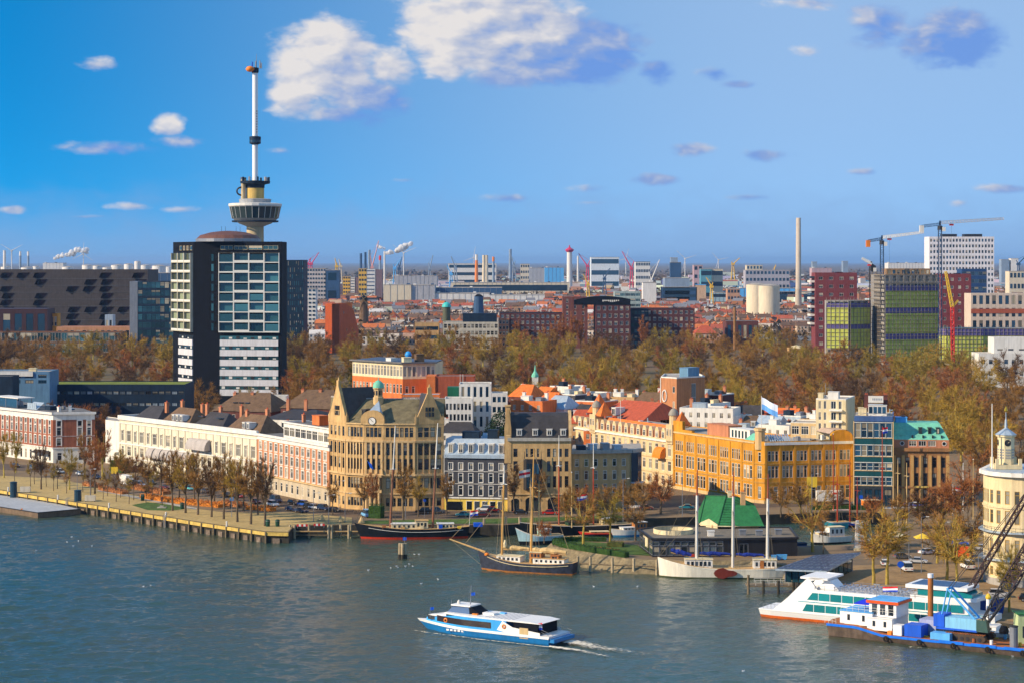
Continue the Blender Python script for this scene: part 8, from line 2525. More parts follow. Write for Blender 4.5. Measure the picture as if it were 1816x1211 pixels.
for i,(px,py,lab) in enumerate(((323,902,'dark green litter bin right of the lawn'),(475,933,'dark bin at the right end of the tree row'),(492,933,'second dark bin at the right end of the tree row'),(253,887,'dark bin near the path'))):
 o=thing('litter_bin',lab,'bin',P(px,py))
 mb=MB();mb.lathe([(.55,0),(.62,1.7),(.4,1.95),(0,2.0)],10);mb.build('drum',mat('bin_green',(.01,.06,.035),.5),o);mb=MB();mb.lathe([(.66,1.5),(.66,1.6)],10);mb.build('ring',METAL,o)
for i,(px,py,m) in enumerate(((1358,993,BLUEP),(1372,993,LBLUE),(1382,992,LBLUE),(1391,992,LBLUE))):
 o=thing('waste_container',['royal blue waste container with yellow lid behind the clipper','first light blue waste container right of the clipper','second light blue waste container right of the clipper','third light blue waste container right of the clipper'][i],'waste container',P(px,py))
 mb=MB();mb.faces([(-.5,-.4,.1),(.5,-.4,.1),(.5,.4,.1),(-.5,.4,.1),(-.6,-.5,1.2),(.6,-.5,1.2),(.6,.5,1.2),(-.6,.5,1.2)],[(0,1,5,4),(1,2,6,5),(2,3,7,6),(3,0,4,7)]);mb.build('body',m,o)
 mb=MB();mb.box(-.62,.62,-.52,.52,1.2,1.32);mb.build('lid',YELLOW if i==0 else m,o)
 for x in(-.4,.4):
  mb=MB();mb.tube((x,-.45,.12),(x,-.35,.12),.12,.12,8);mb.build('wheel',TYRE,o)
GU=mat('gull_white',(.85,.85,.85),.7,var=0)
gb=MB();gb.lathe([(0,-.32),(.1,-.2),(.15,0),(.1,.2),(.04,.32),(0,.36)],8)
gb.M=None
gm_=MB()
for v in gb.v:pass
gbody=MB();gbody.M=Matrix.Rotation(R(90),4,'Y');gbody.lathe([(0,-.4),(.1,-.25),(.17,0),(.12,.22),(.05,.34)],8)
gbm=gbody.mesh('body',GU,True)
gh=MB();gh.lathe([(0,-.1),(.09,0),(0,.1)],8);ghm=gh.mesh('head',GU,True)
gw=MB();gw.faces([(-.15,0,0),(.15,0,0),(.02,.55,.12),(-.18,.6,.1)],[(0,1,2,3)]);gwm=gw.mesh('wing',METAL)
for i,(px,py) in enumerate([(693,1007),(703,1004),(706,1006),(719,1004),(726,1000),(732,1004),(653,1011),(735,983),(743,983),(777,1027),(747,1035),(127,952),(119,961),(139,959),(130,968),(163,968),(65,976),(254,1040),(268,1038),(1053,1040),(1130,1040),(1318,1190)]):
 o=thing('gull','white gull floating '+('near the piles in mid river' if 640<px<780 and py<1020 else 'on open water left of the ferry' if 740<px<780 else 'on the river below the pontoon' if px<300 else 'on the river below the white sailing barge'),'gull',P(px,py,0),rnd.random()*6,'gulls on the water')
 o.scale=(.75,.75,.75)
 link('body',gbm,o,(0,0,.12));link('head',ghm,o,(.34,0,.34));w=link('wing',gwm,o,(0,.08,.24));w2=link('wing',gwm,o,(0,-.08,.24));w2 .rotation_euler=(math.pi,0,0)
# -- bare winter trees
def tree_meshes(seed,h,cr,tf,cz,ch,nl,nsec,ntw,tlen,tw,up=.35,tr=.35,lean=0.0,bark=None,sweep=1.0):
 """trunk with limbs and secondary branches, and a crown of thin twigs; returns lists of vertices and faces for both"""
 r=random.Random(seed)
 tv,tf_,cv,cf=[],[],[],[]
 def tube(p,q,r0,r1,n=5):
  k=len(tv)
  d=(q-p)
  if d.length<1e-5:return
  d.normalize()
  a=d.orthogonal().normalized();b=d.cross(a)
  for c,rr in((p,r0),(q,r1)):
   for i in range(n):
    t=2*math.pi*i/n
    o=c+a*(rr*math.cos(t))+b*(rr*math.sin(t))
    tv.append((o.x,o.y,o.z))
  for i in range(n):
   tf_.append((k+i,k+(i+1)%n,k+n+(i+1)%n,k+n+i))
 pts=[Vector((0,0,-.2))]
 nseg=4
 for i in range(1,nseg+1):
  pts.append(Vector((lean*h*tf*i/nseg+r.uniform(-.1,.1)*i*.5,r.uniform(-.1,.1)*i*.5,h*tf*i/nseg)))
 for i in range(nseg):
  tube(pts[i],pts[i+1],tr*(1-.12*i),tr*(1-.12*(i+1)),7)
 top=pts[-1]
 C=Vector((lean*h*.5,0,h*cz))
 secs=[]
 for l in range(nl):
  an=2*math.pi*(l+r.uniform(-.3,.3))/nl
  el=r.uniform(-.25,1.0) if l else 1.2
  rad=r.uniform(.62,.95)
  e=C+Vector((math.cos(an)*math.cos(el)*cr*rad,math.sin(an)*math.cos(el)*cr*rad,math.sin(el)*h*ch*rad))
  s=pts[-2].lerp(top,r.uniform(.2,1.0))
  m=s.lerp(e,.45)+Vector((r.uniform(-.4,.4),r.uniform(-.4,.4),-.12*h*ch*sweep*(1 if up<.5 else-.6)))
  tube(s,m,tr*.5,tr*.3,5);tube(m,e,tr*.3,tr*.08,4)
  for k in range(nsec):
   t=r.uniform(.25,1.0)
   b0=s.lerp(m,t/.5) if t<.5 else m.lerp(e,(t-.5)/.5)
   an2=r.uniform(0,2*math.pi)
   d=Vector((math.cos(an2),math.sin(an2),r.uniform(-.2,1.0)+up)).normalized()
   out=(b0-C);out.z*=.6
   if out.length>.1:d=(d+out.normalized()*.8).normalized()
   b1=b0+d*r.uniform(.22,.5)*cr
   q=(b1-C);ex=math.sqrt((q.x/cr)**2+(q.y/cr)**2+(q.z/(h*ch))**2)
   if ex>1.0:b1=C+q/ex
   tube(b0,b1,tr*.16,tr*.04,3)
   secs.append((b0,b1))
 for _ in range(ntw):
  b0,b1=secs[int(r.random()*len(secs))]
  p=b0 .lerp(b1,r.uniform(.15,1.0))
  d=Vector((r.gauss(0,1),r.gauss(0,1),r.gauss(0,.8)+up*1.6))
  out=p-C
  if out.length>.1:d+=out.normalized()*.9
  d.normalize()
  ln=tlen*r.uniform(.5,1.25)
  sd_=d.cross(Vector((r.gauss(0,1),r.gauss(0,1),r.gauss(0,1)))).normalized()*tw*r.uniform(.6,1.3)
  k=len(cv)
  e=p+d*ln
  mid=p+d*ln*.5+Vector((r.uniform(-.12,.12),r.uniform(-.12,.12),r.uniform(-.05,.15)))*ln
  for o in(p-sd_,p+sd_,mid+sd_*.6,mid-sd_*.6,e):
   cv.append((o.x,o.y,o.z))
  cf.append((k,k+1,k+2,k+3));cf.append((k+3,k+2,k+4))
 return tv,tf_,cv,cf
def raw(name,v,f,m):
 me=bpy.data.meshes.new(name);me.from_pydata(v,[],f);me.materials.append(m);me.update();return me
CROWN={'olive':mat('olive_twigs',(.32,.22,.03),.9,var=.35,scale=.25),'brown':mat('brown_twigs',(.32,.16,.036),.9,var=.35,scale=.25),'russet':mat('russet_twigs',(.36,.13,.036),.9,var=.3,scale=.25),'golden':mat('golden_twigs',(.42,.26,.036),.9,var=.35,scale=.25),'dark brown':mat('dark_twigs',(.14,.07,.028),.9,var=.35,scale=.25)}
BARKG=mat('mossy_bark',(.40,.31,.07),.9,var=.4,scale=1.2)
BARKD=mat('grey_brown_bark',(.13,.095,.06),.9,var=.3,scale=1.2)
BARKY=mat('yellow_lichen_bark',(.36,.26,.05),.9,var=.35,scale=1.5)
TREES={}
def tree_kind(kind,i,crown,bark):
 key=(kind,i,crown,bark.name)
 if key not in TREES:
  base=(kind,i)
  if base not in TREES:
   sd_=hash_(kind)*31+i
   TREES[base]={'park':lambda:tree_meshes(sd_,19.5,8.4,.24,.57,.45,11,14,6400,1.9,.05,.3,.5),'vase':lambda:tree_meshes(sd_,17.5,3.7,.34,.66,.36,10,10,1900,1.6,.045,.9,.36),'sapling':lambda:tree_meshes(sd_,8.5,1.7,.4,.68,.32,6,5,420,1.0,.04,.8,.13),'round':lambda:tree_meshes(sd_,10,4.2,.36,.66,.36,9,9,1900,1.6,.045,.45,.34),'plane':lambda:tree_meshes(sd_,12.5,4.6,.42,.66,.36,9,8,1250,1.5,.045,.3,.32),'poplar':lambda:tree_meshes(sd_,26,3.0,.2,.55,.45,12,8,2200,2.2,.09,1.3,.4),'lean':lambda:tree_meshes(sd_,16,6.4,.34,.66,.36,8,9,1500,1.6,.05,.3,.42,.14)}[kind]()
  tv,tf_,cv,cf=TREES[base]
  TREES[key]=(raw('trunk',tv,tf_,bark),raw('crown',cv,cf,CROWN[crown]))
 return TREES[key]
def hash_(s):return sum(ord(c)*(i+3) for i,c in enumerate(s))
def tree(kind,i,crown,bark,loc,label,group=None,sc=1.0,rz=0.0,name='bare_tree'):
 tm,cm=tree_kind(kind,i,crown,bark)
 o=thing(name,label,'tree',loc,rz,group)
 o.scale=(sc,sc,sc)
 link('trunk',tm,o);link('crown',cm,o)
 return o
for i,(px,py,s) in enumerate([(306,905,1.0),(329,909,1.04),(351,912,1.02),(375,916,.95),(397,920,1.06),(421,925,1.05),(445,929,1.1),(470,932,1.1)]):
 tree('vase',i%4,['brown','golden','brown','dark brown'][i%4],BARKD,P(px,py),f'tall bare quay tree, {ORD[i]} of the tall row from the left','tall quay trees',s,i*1.3)
for i,(px,py,s) in enumerate([(286,882,.8),(262,878,.75),(318,884,.8),(345,890,.85),(380,896,.85),(410,900,.85),(432,906,.9),(457,912,.85)]):
 tree('vase',(i+1)%4,['dark brown','brown','russet','brown'][i%4],BARKD,P(px,py),f'bare tree standing behind the tall quay row, {ORD[i]} from the left','second row of quay trees',s,i*2.1)
for i,(px,py,s) in enumerate([(7,847,.85),(73,867,.85),(123,868,.8),(168,875,.95),(28,838,.8),(150,848,.9),(182,850,1.0)]):
 tree('vase',i%4,['golden','dark brown','olive','russet','olive','brown','russet'][i],BARKD if i%2 else BARKG,P(px,py),f'taller bare tree at the left promenade, {["first", "third", "fourth", "fifth", "second", "sixth", "seventh"][i]} from the left','left promenade trees',s,i)
for i,(px,py) in enumerate([(26,852),(54,862),(61,858),(82,862),(95,870),(102,866),(118,874),(147,872),(161,881),(183,885),(191,879),(206,889),(214,882),(229,893),(237,886),(259,892),(271,886)]):
 tree('sapling',i%3,['brown','olive','dark brown'][i%3],BARKD,P(px,py),f'young bare tree in the gravel of the left promenade, {ORD[i]} from the left','young promenade trees',.95+.1*(i%3),i*1.7)
for i,(px,py,s,k) in enumerate([(208,846,.9,'golden'),(240,850,.8,'russet'),(222,852,.8,'brown'),(255,856,.7,'dark brown')]):
 tree('round',i%3,k,BARKD,P(px,py),f'{k} bare shrubby tree at the left end of the cream terrace',None,s,i)
for i,(px,py,s,k) in enumerate([(590,912,.62,'brown'),(646,912,.66,'brown'),(660,915,.7,'russet'),(715,921,.95,'brown'),(742,916,.7,'golden'),(792,912,.7,'brown'),(912,911,.8,'dark brown'),(958,912,.75,'brown')]):
 tree('vase',(i+2)%4,k,BARKD,P(px,py),['slender bare tree left of the clock building entrance','slender bare tree at the clock building corner entrance','russet bare tree right of the clock entrance','large bare tree between the masts of the black ship','golden bare tree at the right gable of the clock building','slender bare tree left of the charcoal house','dark bare tree in front of the arched office left arch','bare tree between the schooner masts in front of the arched office'][i],None,s,i*1.1)
HT=[('round',1004,925,.95,'brown',BARKY,'bare tree on the quay left of the harbour flag'),('round',1036,921,.9,'russet',BARKD,'russet bare tree in front of the sandstone house'),('round',1075,919,.9,'brown',BARKD,'brown bare tree below the sandstone house windows'),('round',1112,914,.95,'brown',BARKD,'round bare tree below the dark corner bay'),('round',1172,911,1.15,'russet',BARKD,'large round russet pollard tree left of the green roofed house'),('round',1142,908,.9,'brown',BARKD,'round bare tree between the corner bay and the large pollard'),('plane',1034,968,1.2,'brown',BARKY,'bare plane tree with yellow trunk at the tip of the harbour point'),('plane',1082,962,1.05,'olive',BARKY,'second plane tree on the point lawn'),('plane',1127,957,.95,'brown',BARKD,'third plane tree on the point beside the restaurant'),('lean',1441,978,1.1,'brown',BARKY,'big forked bare tree right of the green roofed house'),('sapling',1460,982,1.3,'brown',BARKD,'thin bare tree right of the forked tree'),('plane',1549,1036,1.35,'brown',BARKY,'golden barked tree behind the excursion ship, left of a pair'),('plane',1573,1037,1.4,'golden',BARKY,'golden barked tree behind the excursion ship, right of a pair'),('plane',1662,998,1.1,'brown',BARKY,'yellow barked tree on the forecourt left of the orange tent'),('plane',1680,1034,1.25,'brown',BARKY,'golden barked tree behind the ship bridge'),('plane',1697,1048,1.3,'golden',BARKY,'golden barked tree right of the ship bridge'),('plane',1722,1000,1.3,'brown',BARKD,'dark trunked tree behind the crane boom'),('round',1635,946,1.1,'dark brown',BARKD,'dark bare tree between the tan masts'),('round',1600,938,.9,'brown',BARKD,'brown bare tree behind the sand parasols'),('round',1672,940,1.25,'russet',BARKD,'russet bare tree left of the cream round building'),('round',1702,935,1.4,'russet',BARKD,'broad russet tree beside the cream round building'),('lean',1722,915,1.25,'russet',BARKD,'tall russet tree behind the cream round building'),('vase',1790,1085,.82,'olive',BARKY,'slim yellow barked tree in front of the cream round building'),('round',1385,915,.9,'brown',BARKD,'brown bare tree right of the green roof'),('round',1420,912,.9,'brown',BARKD,'brown bare tree in front of the ochre right wing'),('round',965,962,.55,'russet',BARKD,'low russet shrub at the tip of the harbour point'),('round',1548,925,.7,'russet',BARKD,'small russet shrub beside the orange wheelhouse'),('round',1570,980,.8,'golden',BARKY,'golden bare tree beside the lettered pillar'),('round',1485,912,.7,'dark brown',BARKD,'dark bare tree under the teal office')]
for i,(k,px,py,s,c,b,lab) in enumerate(HT):
 tree(k,i%3,c,b,P(px,py),lab,None,s,i*.9)
for i,(px,Y,s,c) in enumerate([(120,850,.8,'dark brown'),(150,840,.85,'russet'),(172,830,.9,'dark brown'),(100,870,.8,'dark brown'),(196,845,.8,'dark brown'),(176,800,.75,'russet')]):
 tree('park',i%6,c,BARKD,Q(px,Y),f'{c} bare tree behind the brick corner house, {ORD[i]} of a clump',None,s,i)
ev=thing('evergreen_tree','dense dark green evergreen tree beside the white apartment block','tree',Q(884,724))
r_=random.Random(5)
mb=MB();mb.tube((0,0,0),(0,0,12),.5,.2,8);mb.build('trunk',BARKD,ev)
v,f=[],[]
lob=[(0,0,13,5.2,6),(-2.5,-1,11,4,5),(2.5,0,12,3.8,5),(.5,1,17,3.4,4.4),(0,-2,8,5,4)]
for _ in range(5200):
 cx_,cy_,cz_,rr,hh=lob[int(r_.random()*5)]
 d=Vector((r_.gauss(0,1),r_.gauss(0,1),r_.gauss(0,1))).normalized()*r_.uniform(.72,1.06)
 p=Vector((cx_+d.x*rr,cy_+d.y*rr,cz_+d.z*hh))
 a_=Vector((r_.gauss(0,1),r_.gauss(0,1),r_.gauss(0,1))).normalized()*.42
 b_=Vector((r_.gauss(0,1),r_.gauss(0,1),r_.gauss(0,1))).normalized()*.42
 k=len(v)
 v+=[tuple(p),tuple(p+a_),tuple(p+a_+b_),tuple(p+b_)]
 f.append((k,k+1,k+2,k+3))
link('crown',raw('crown',v,f,mat('evergreen_leaves',(.018,.05,.018),.7,var=.5,scale=.7)),ev)
def near_of(px):
 for lim,t in((300,'left of the black tower'),(515,'beside the black tower'),(790,'behind the clock building'),(1000,'behind the charcoal house'),(1200,'behind the ornate terrace'),(1450,'behind the ochre building'),(1700,'behind the green mansard house'),(3000,'at the right edge')):
  if px<lim:return t
def blocked(px,Y):
 for x0,x1,y0,y1 in((290,520,1040,1150),(0,345,885,950),(-80,110,850,925),(610,800,770,850),(425,480,1150,1215),(1440,1900,1440,1700),(1725,1900,1205,1275),(900,1260,700,850),(1390,1435,1535,1590),(780,900,700,800)):
  if x0<px<x1 and y0<Y<y1:return True
 return False
rp=random.Random(11)
ROWS=[(700,1690,1816),(745,1690,1816),(800,1480,1830),(850,1270,1840),(880,500,640),(905,800,1840),(960,330,1840),(1020,500,1850),(1090,-30,1850),(1170,-30,1850),(1260,-30,1850),(1360,-30,1850),(1470,-30,1450),(1570,-30,1450),(1640,520,1400)]
npk=0
for ri,(Y,x0,x1) in enumerate(ROWS):
 step=(15.5 if Y<1000 else 18.5)*F/Y
 x=x0+rp.uniform(0,step)
 while x<x1:
  yy=Y+rp.uniform(-22,22)
  px=x+rp.uniform(-.25,.25)*step
  x+=step
  if blocked(px,yy) or npk>=300:
   continue
  cw=rp.random()
  warm=.5+.5*math.sin(px*.012+Y*.004)
  c='golden' if cw<.12+.12*warm else 'olive' if cw<.38 else 'brown' if cw<.72 else 'russet' if cw<.76+.16*(1-warm) else 'dark brown'
  s=rp.uniform(.72,1.22)
  row='front' if Y<1000 else 'middle' if Y<1300 else 'rear'
  tree('park',rp.randrange(6),c,BARKG if c in('golden','olive') else BARKD,Q(px,yy),f'{c} bare park tree in the {row} rows, {near_of(px)}','bare trees massed in the park',s,rp.random()*6.28,'park_tree')
  npk+=1
for i,(px,Y,s) in enumerate([(917,1690,1.15),(985,1680,1.3),(1000,1700,1.3),(1016,1680,1.34),(1141,1680,1.34),(1222,1690,1.05),(1030,1690,1.2),(962,1685,1.0)]):
 tree('poplar',i%3,'russet',BARKD,Q(px,Y),f'columnar russet poplar in front of the maroon offices, {["first", "third", "fourth", "fifth", "seventh", "eighth", "sixth", "second"][i]} from the left','poplars by the maroon offices',s,i)
# -- far town: individual houses
HW=[tint_mat('far_wall',[(.62,.54,.42),(.40,.16,.09),(.70,.66,.58),(.30,.13,.08),(.55,.36,.22),(.75,.72,.68),(.33,.24,.18)],.85)]
RFS={'orange':mat('far_orange_roof',(.55,.16,.05),.8,var=.2,scale=.05),'red':mat('far_red_roof',(.36,.09,.05),.8,var=.2,scale=.05),'brown':mat('far_brown_roof',(.15,.09,.06),.8,var=.2,scale=.05),'grey':mat('far_grey_roof',(.19,.19,.21),.8,var=.2,scale=.05),'white':mat('far_white_roof',(.62,.58,.54),.8,var=.1,scale=.05)}
HM={}
def far_house_mesh(kind,w,d,h):
 mb=MB()
 mb.box(-w/2,w/2,0,d,0,h)
 n=max(3,int(w/3))
 wn_=MB()
 for r in range(2):
  for k in range(n):
   x=-w/2+w*(k+.5)/n
   mb.box(x-.7,x+.7,-.08,-.01,1.5+r*3.4,3.2+r*3.4,1)
 rf=MB()
 if kind==0:
  rf.faces([(-w/2-.3,-.3,h),(w/2+.3,-.3,h),(w/2+.3,d+.3,h),(-w/2-.3,d+.3,h),(-w/2,d/2,h+3.8),(w/2,d/2,h+3.8)],[(0,1,5,4),(1,2,5),(2,3,4,5),(3,0,4)])
 elif kind==1:
  k=max(2,int(w/6))
  for i in range(k):
   a_,b_=-w/2+w*i/k,-w/2+w*(i+1)/k
   m_=(a_+b_)/2
   rf.faces([(a_,-.2,h),(b_,-.2,h),(m_,-.2,h+3.2),(a_,d,h),(b_,d,h),(m_,d,h+3.2)],[(0,2,5,3),(2,1,4,5),(0,1,2),(3,5,4)])
 else:
  rf.box(-w/2-.2,w/2+.2,-.2,d+.2,h,h+.5);rf.box(-w*.2,w*.1,d*.3,d*.6,h+.5,h+2.2)
 for x in(-w*.3,w*.28):
  rf.box(x-.5,x+.5,d*.45,d*.6,h+1,h+5)
 return mb.mesh('wall',[HW[0],GLB]),rf
rh=random.Random(21)
protos=[(k,w,h) for k in range(3) for(w,h) in((14,7.5),(22,8.5),(17,10))]
for k,w,h in protos:
 HM[(k,w,h)]=far_house_mesh(k,w,11,h)
HR={}
def where_far(px):
 for lim,t in((600,'right of the dark glass slab'),(700,'near the orange wedge'),(800,'below the cream warehouse'),(900,'behind the pale grid office'),(1000,'behind the long maroon office'),(1130,'behind the curved black roof'),(1250,'behind the right maroon wing'),(1350,'around the thin brown chimney'),(1445,'left of the plum tower'),(4000,'behind the building site')):
  if px<lim:return t
nh=0
for(Y,x0,x1) in[(1860,640,760),(1900,545,590),(1930,1240,1450),(1990,545,1450),(2060,640,1450),(2150,545,1450),(2250,545,1450),(2370,545,1440),(2500,560,1440),(2650,545,1440),(2820,545,1440),(3000,700,1660),(3200,545,1660)]:
 x=x0+rh.uniform(0,14)
 while x<x1 and nh<300:
  k,w,h=protos[rh.randrange(9)]
  wp=w*F/Y
  px=x+wp/2
  x+=wp*rh.choice((1.02,1.05,1.1,1.5))
  if 1330<px<1480 and 1900<Y<2130:
   continue
  colr=rh.choices(['orange','red','brown','grey','white'],[2,2,3,2,3 if k==2 else .6])[0]
  o=thing('far_house',f'far small house with {colr} {["hipped", "gabled", "flat"][k]} roof {where_far(px)}','house',Q(px,Y+rh.uniform(-12,12)),rh.uniform(-.25,.1),'far houses beyond the park')
  wmh,rf=HM[(k,w,h)]
  link('wall',wmh,o)
  if(k,w,h,colr) not in HR:HR[(k,w,h,colr)]=rf.mesh('roof',RFS[colr])
  link('roof',HR[(k,w,h,colr)],o)
  nh+=1
def fb(name,label,cat,px0,px1,ytop,Y,m,depth=40,strips=0,sm=None,cols=0,tilt=-.0):
 a,b=Q(px0,Y),Q(px1,Y)
 o=thing(name,label,cat,a,0)
 w=b.x-a.x
 h=ZP(ytop,Y)-GZ
 mb=MB();mb.box(0,w,0,depth,0,h);mb.build('wall',m,o)
 mb=MB();mb.box(-.3,w+.3,-.3,depth+.3,h,h+.8);mb.build('roof',sm or FLATL,o)
 if name=='warehouse':
  n=max(4,int(w/9))
  for k in range(1,n):
   mb=MB();mb.box(w*k/n-.25,w*k/n+.25,-.25,-.02,0,h);mb.build('panel_seam',METAL,o)
  for k in range(0,n,3):
   mb=MB();mb.box(w*(k+.3)/n,w*(k+.75)/n,depth*.2,depth*.5,h+.8,h+2.6);mb.build('roof_unit',DBL if k%2 else WHT,o)
 for k in range(strips):
  z=h*(k+.45)/strips
  if cols:
   for c in range(cols):
    mb=MB();mb.box(w*(c+.2)/cols,w*(c+.8)/cols,-.3,-.02,z,z+h/strips*.42);mb.build('window',GLB,o)
  else:
   mb=MB();mb.box(w*.02,w*.98,-.3,-.02,z,z+h/strips*.4);mb.build('window_strip',GLB,o)
 return o,w,h
YEL=mat('far_yellow',(.72,.42,.06),.8,var=.08,scale=.05);WHT=mat('far_white',(.72,.69,.64),.8,var=.06,scale=.05);GRB=mat('far_bluegrey',(.24,.31,.40),.7,var=.1,scale=.05);DBL=mat('far_darkblue',(.03,.08,.17),.6,var=.15,scale=.05);CRE=mat('far_cream',(.68,.58,.42),.8,var=.06,scale=.05);BRN=mat('far_brown',(.30,.17,.10),.85,var=.1,scale=.05)
for(x0,xm,x1,yt,Y,lab) in[(580,592,606,502,3900,'shortest of three yellow and white apartment towers'),(608,621,636,491,3850,'middle of three yellow and white apartment towers'),(636,650,678,477,3800,'tallest of three yellow and white apartment towers')]:
 o,w,h=fb('apartment_tower',lab,'apartment tower',x0,xm,yt,Y,YEL,20,7,None,3)
 mb=MB();w2=Q(x1,Y).x-Q(x0,Y).x
 mb.box(w,w+(w2-w)*.55,.4,20,0,h-1);mb.build('white_bay',WHT,o)
 mb=MB();mb.box(w+(w2-w)*.55,w2,1,20,0,h-1.4);mb.build('dark_side',mat('far_mauve',(.20,.13,.14),.8),o)
 for k in range(9):
  mb=MB();mb.box(w+.6,w+(w2-w)*.5,.1,.38,h*(k+.3)/9,h*(k+.55)/9);mb.build('balcony',DBL,o)
FB=[('apartment_tower','grey striped apartment slab right of the dark glass slab','apartment tower',539,578,477,2700,mat('far_beige_grey',(.50,.45,.42),.8),30,9,None,8),('apartment_tower','white balconied apartment block at the foot of the dark slab','apartment tower',539,560,513,2250,WHT,20,10,None,3),('office_block','dark blue cube between apartment slab and yellow towers','office building',577,601,480,3100,DBL,30,2,None,1),('warehouse','big cream windowless warehouse right of the yellow towers','warehouse',680,729,506,2650,CRE,60,0,None,0),('warehouse','half of the big cream warehouse, its shade painted grey','warehouse',729.3,771,506.5,2652,mat('far_grey_wall',(.40,.40,.42),.8),60,0,None,0),('warehouse','long white flat hall right of the cream warehouse','warehouse',771,868,521,3000,WHT,80,0,None,0),('warehouse','second long white flat hall below the control tower','warehouse',868,966,524,3050,WHT,70,0,None,0),('warehouse','blue roofed hall behind the long white halls','warehouse',770,890,511,3500,DBL,60,0,FLATL,0),('warehouse','pale hall with brown stripe far behind the white halls','warehouse',800,1010,502,4300,CRE,60,1,None,0),('warehouse','grey shed in front of the far harbour basin','warehouse',700,775,490,4700,mat('far_grey_wall',(.40,.40,.42),.8),60,0,None,0),('terminal','white stepped terminal with blue bands on the skyline','terminal',1048,1098,457,5200,mat('far_ice_white',(.66,.72,.76),.7),60,3,None,0),('rotunda','white round office with many windows right of the terminal','office building',1127,1153,465,4600,WHT,40,5,DBL,9),('office_tower','dark blue tower block alone on the skyline','office tower',1189,1208,466,4500,DBL,24,0,None,0),('office_tower','pale cap on top of the dark blue skyline tower','office tower',1190,1202,458,4520,GRB,20,0,None,0),('office_block','pale blue grey block in the middle of the far town','office building',1179,1223,494,3300,GRB,40,0,None,0),('office_block','long dark blue office slab below the pale block','office building',1174,1236,510,2750,DBL,30,3,None,0),('office_block','white gabled plant with logo wall left of the dark slab','plant building',1140,1164,502,2900,WHT,30,0,None,0),('office_block','orange and white block with blue roof right of the dark slab','office building',1234,1252,506,2720,mat('far_peach',(.62,.40,.24),.8),24,0,LBLUE,0),('office_block','teal office block with white wing on the far right skyline','office building',1243,1262,478,3800,mat('far_teal',(.10,.30,.38),.7),30,3,None,0),('office_block','cream block right of the far teal office','office building',1262,1282,478,3810,CRE,30,3,None,0),('office_block','pink and blue small office tower on the skyline','office building',1230,1246,471,4200,mat('far_pink',(.5,.34,.36),.8),24,4,None,2),('office_block','brick corner building with white windows in the far town','office building',1290,1312,513,2500,mat('far_tan_brick',(.5,.27,.16),.8),24,3,None,4),('warehouse','turquoise glass hall left of the tan corner building','hall',1262,1290,520,2560,mat('far_glass',(.34,.48,.52),.5),30,2,None,0),('apartment_block','grey apartment slab right of the storage tanks','apartment building',1322,1400,480,4300,mat('far_lilac_grey',(.40,.38,.42),.8),40,4,None,12),('apartment_block','beige far blocks left of the tall chimney','apartment building',1324,1352,471,5200,CRE,30,4,None,5),('warehouse','long low cream works right of the tall chimney','works',1375,1440,518,2700,CRE,50,1,None,0),('warehouse','blue shed with white trim below the storage tanks','shed',1310,1420,512,3000,LBLUE,40,0,None,0),('office_block','white flat block at the right skyline beyond the grid tower','office building',1790,1830,482,3600,CRE,30,3,None,6),('office_block','hazy slab tower at the far right skyline','office tower',1776,1790,461,6000,GRB,30,0,None,0),('office_block','hazy white slab right of the hazy tower','office tower',1793,1806,459,6000,WHT,30,0,None,0),('office_block','tiny blue tower on the skyline right of the chimney','office tower',1441,1449,465,6500,GRB,30,0,None,0),('office_block','tiny grey tower further right of the chimney','office tower',1495,1504,464,6500,GRB,30,0,None,0),('warehouse','white dome hall on the skyline behind the scaffolding','hall',1575,1640,467,6500,WHT,60,0,None,0),('warehouse','light purple hall on the left skyline behind the crane','hall',1440,1475,476,5000,mat('far_pink',(.5,.34,.36),.8),40,0,None,0),('warehouse','blue hall beyond the dark panelled block','hall',262,308,485,3600,DBL,50,0,FLATL,0),('warehouse','white shed behind the row of tanks on the left skyline','shed',76,112,467,6500,WHT,50,0,None,0),('ship_white','white cruise ship moored on the skyline left of the control tower','ship',795,880,468,6200,WHT,30,3,None,0),('office_block','pale cube on the skyline left of the control tower','office building',923,939,469,6000,CRE,30,4,None,4),('warehouse','grey hall left of the control tower','hall',938,966,476,5600,mat('far_grey_wall',(.40,.40,.42),.8),50,0,None,0),('warehouse','blue hall left of the control tower foot','hall',966,1000,475,5500,LBLUE,50,0,None,0)]  # second half of the cream warehouse: shade painted in as a grey wall
for a_ in FB:
 a_=list(a_);a_[6]=min(a_[6]*1.3,3450) if 2450<a_[6]<3450 else a_[6]
 fb(*a_)
def tank(px,ytop,Y,r,label,m=WHT):
 o=thing('storage_tank',label,'storage tank',Q(px,Y))
 h=ZP(ytop,Y)-GZ
 mb=MB();mb.lathe([(r,0),(r,h)],18);mb.build('shell',m,o,smooth=True)
 mb=MB();mb.lathe([(r*1.02,h),(r*.5,h+r*.12),(0,h+r*.16)],18);mb.build('roof',FLATL,o)
tank(1342,505,2650,13,'left of two big pale storage tanks beside the tall chimney',CRE);tank(1364,507,2600,13,'right of two big pale storage tanks beside the tall chimney',CRE)
for i,(px,yt,r) in enumerate([(155,471,14),(172,472,13),(208,471,18),(228,469,12),(244,464,9),(258,471,15),(282,472,18),(300,474,12),(10,474,14),(48,475,16),(64,473,9),(120,474,16),(190,475,12)]):
 tank(px,yt,5600+(i%3)*300,r,f'white oil tank on the left skyline, {["seventh", "eighth", "tenth", "eleventh", "twelfth", "thirteenth", "last but one", "rightmost", "leftmost", "second", "third", "fifth", "ninth"][i]} of the tank row',WHT)
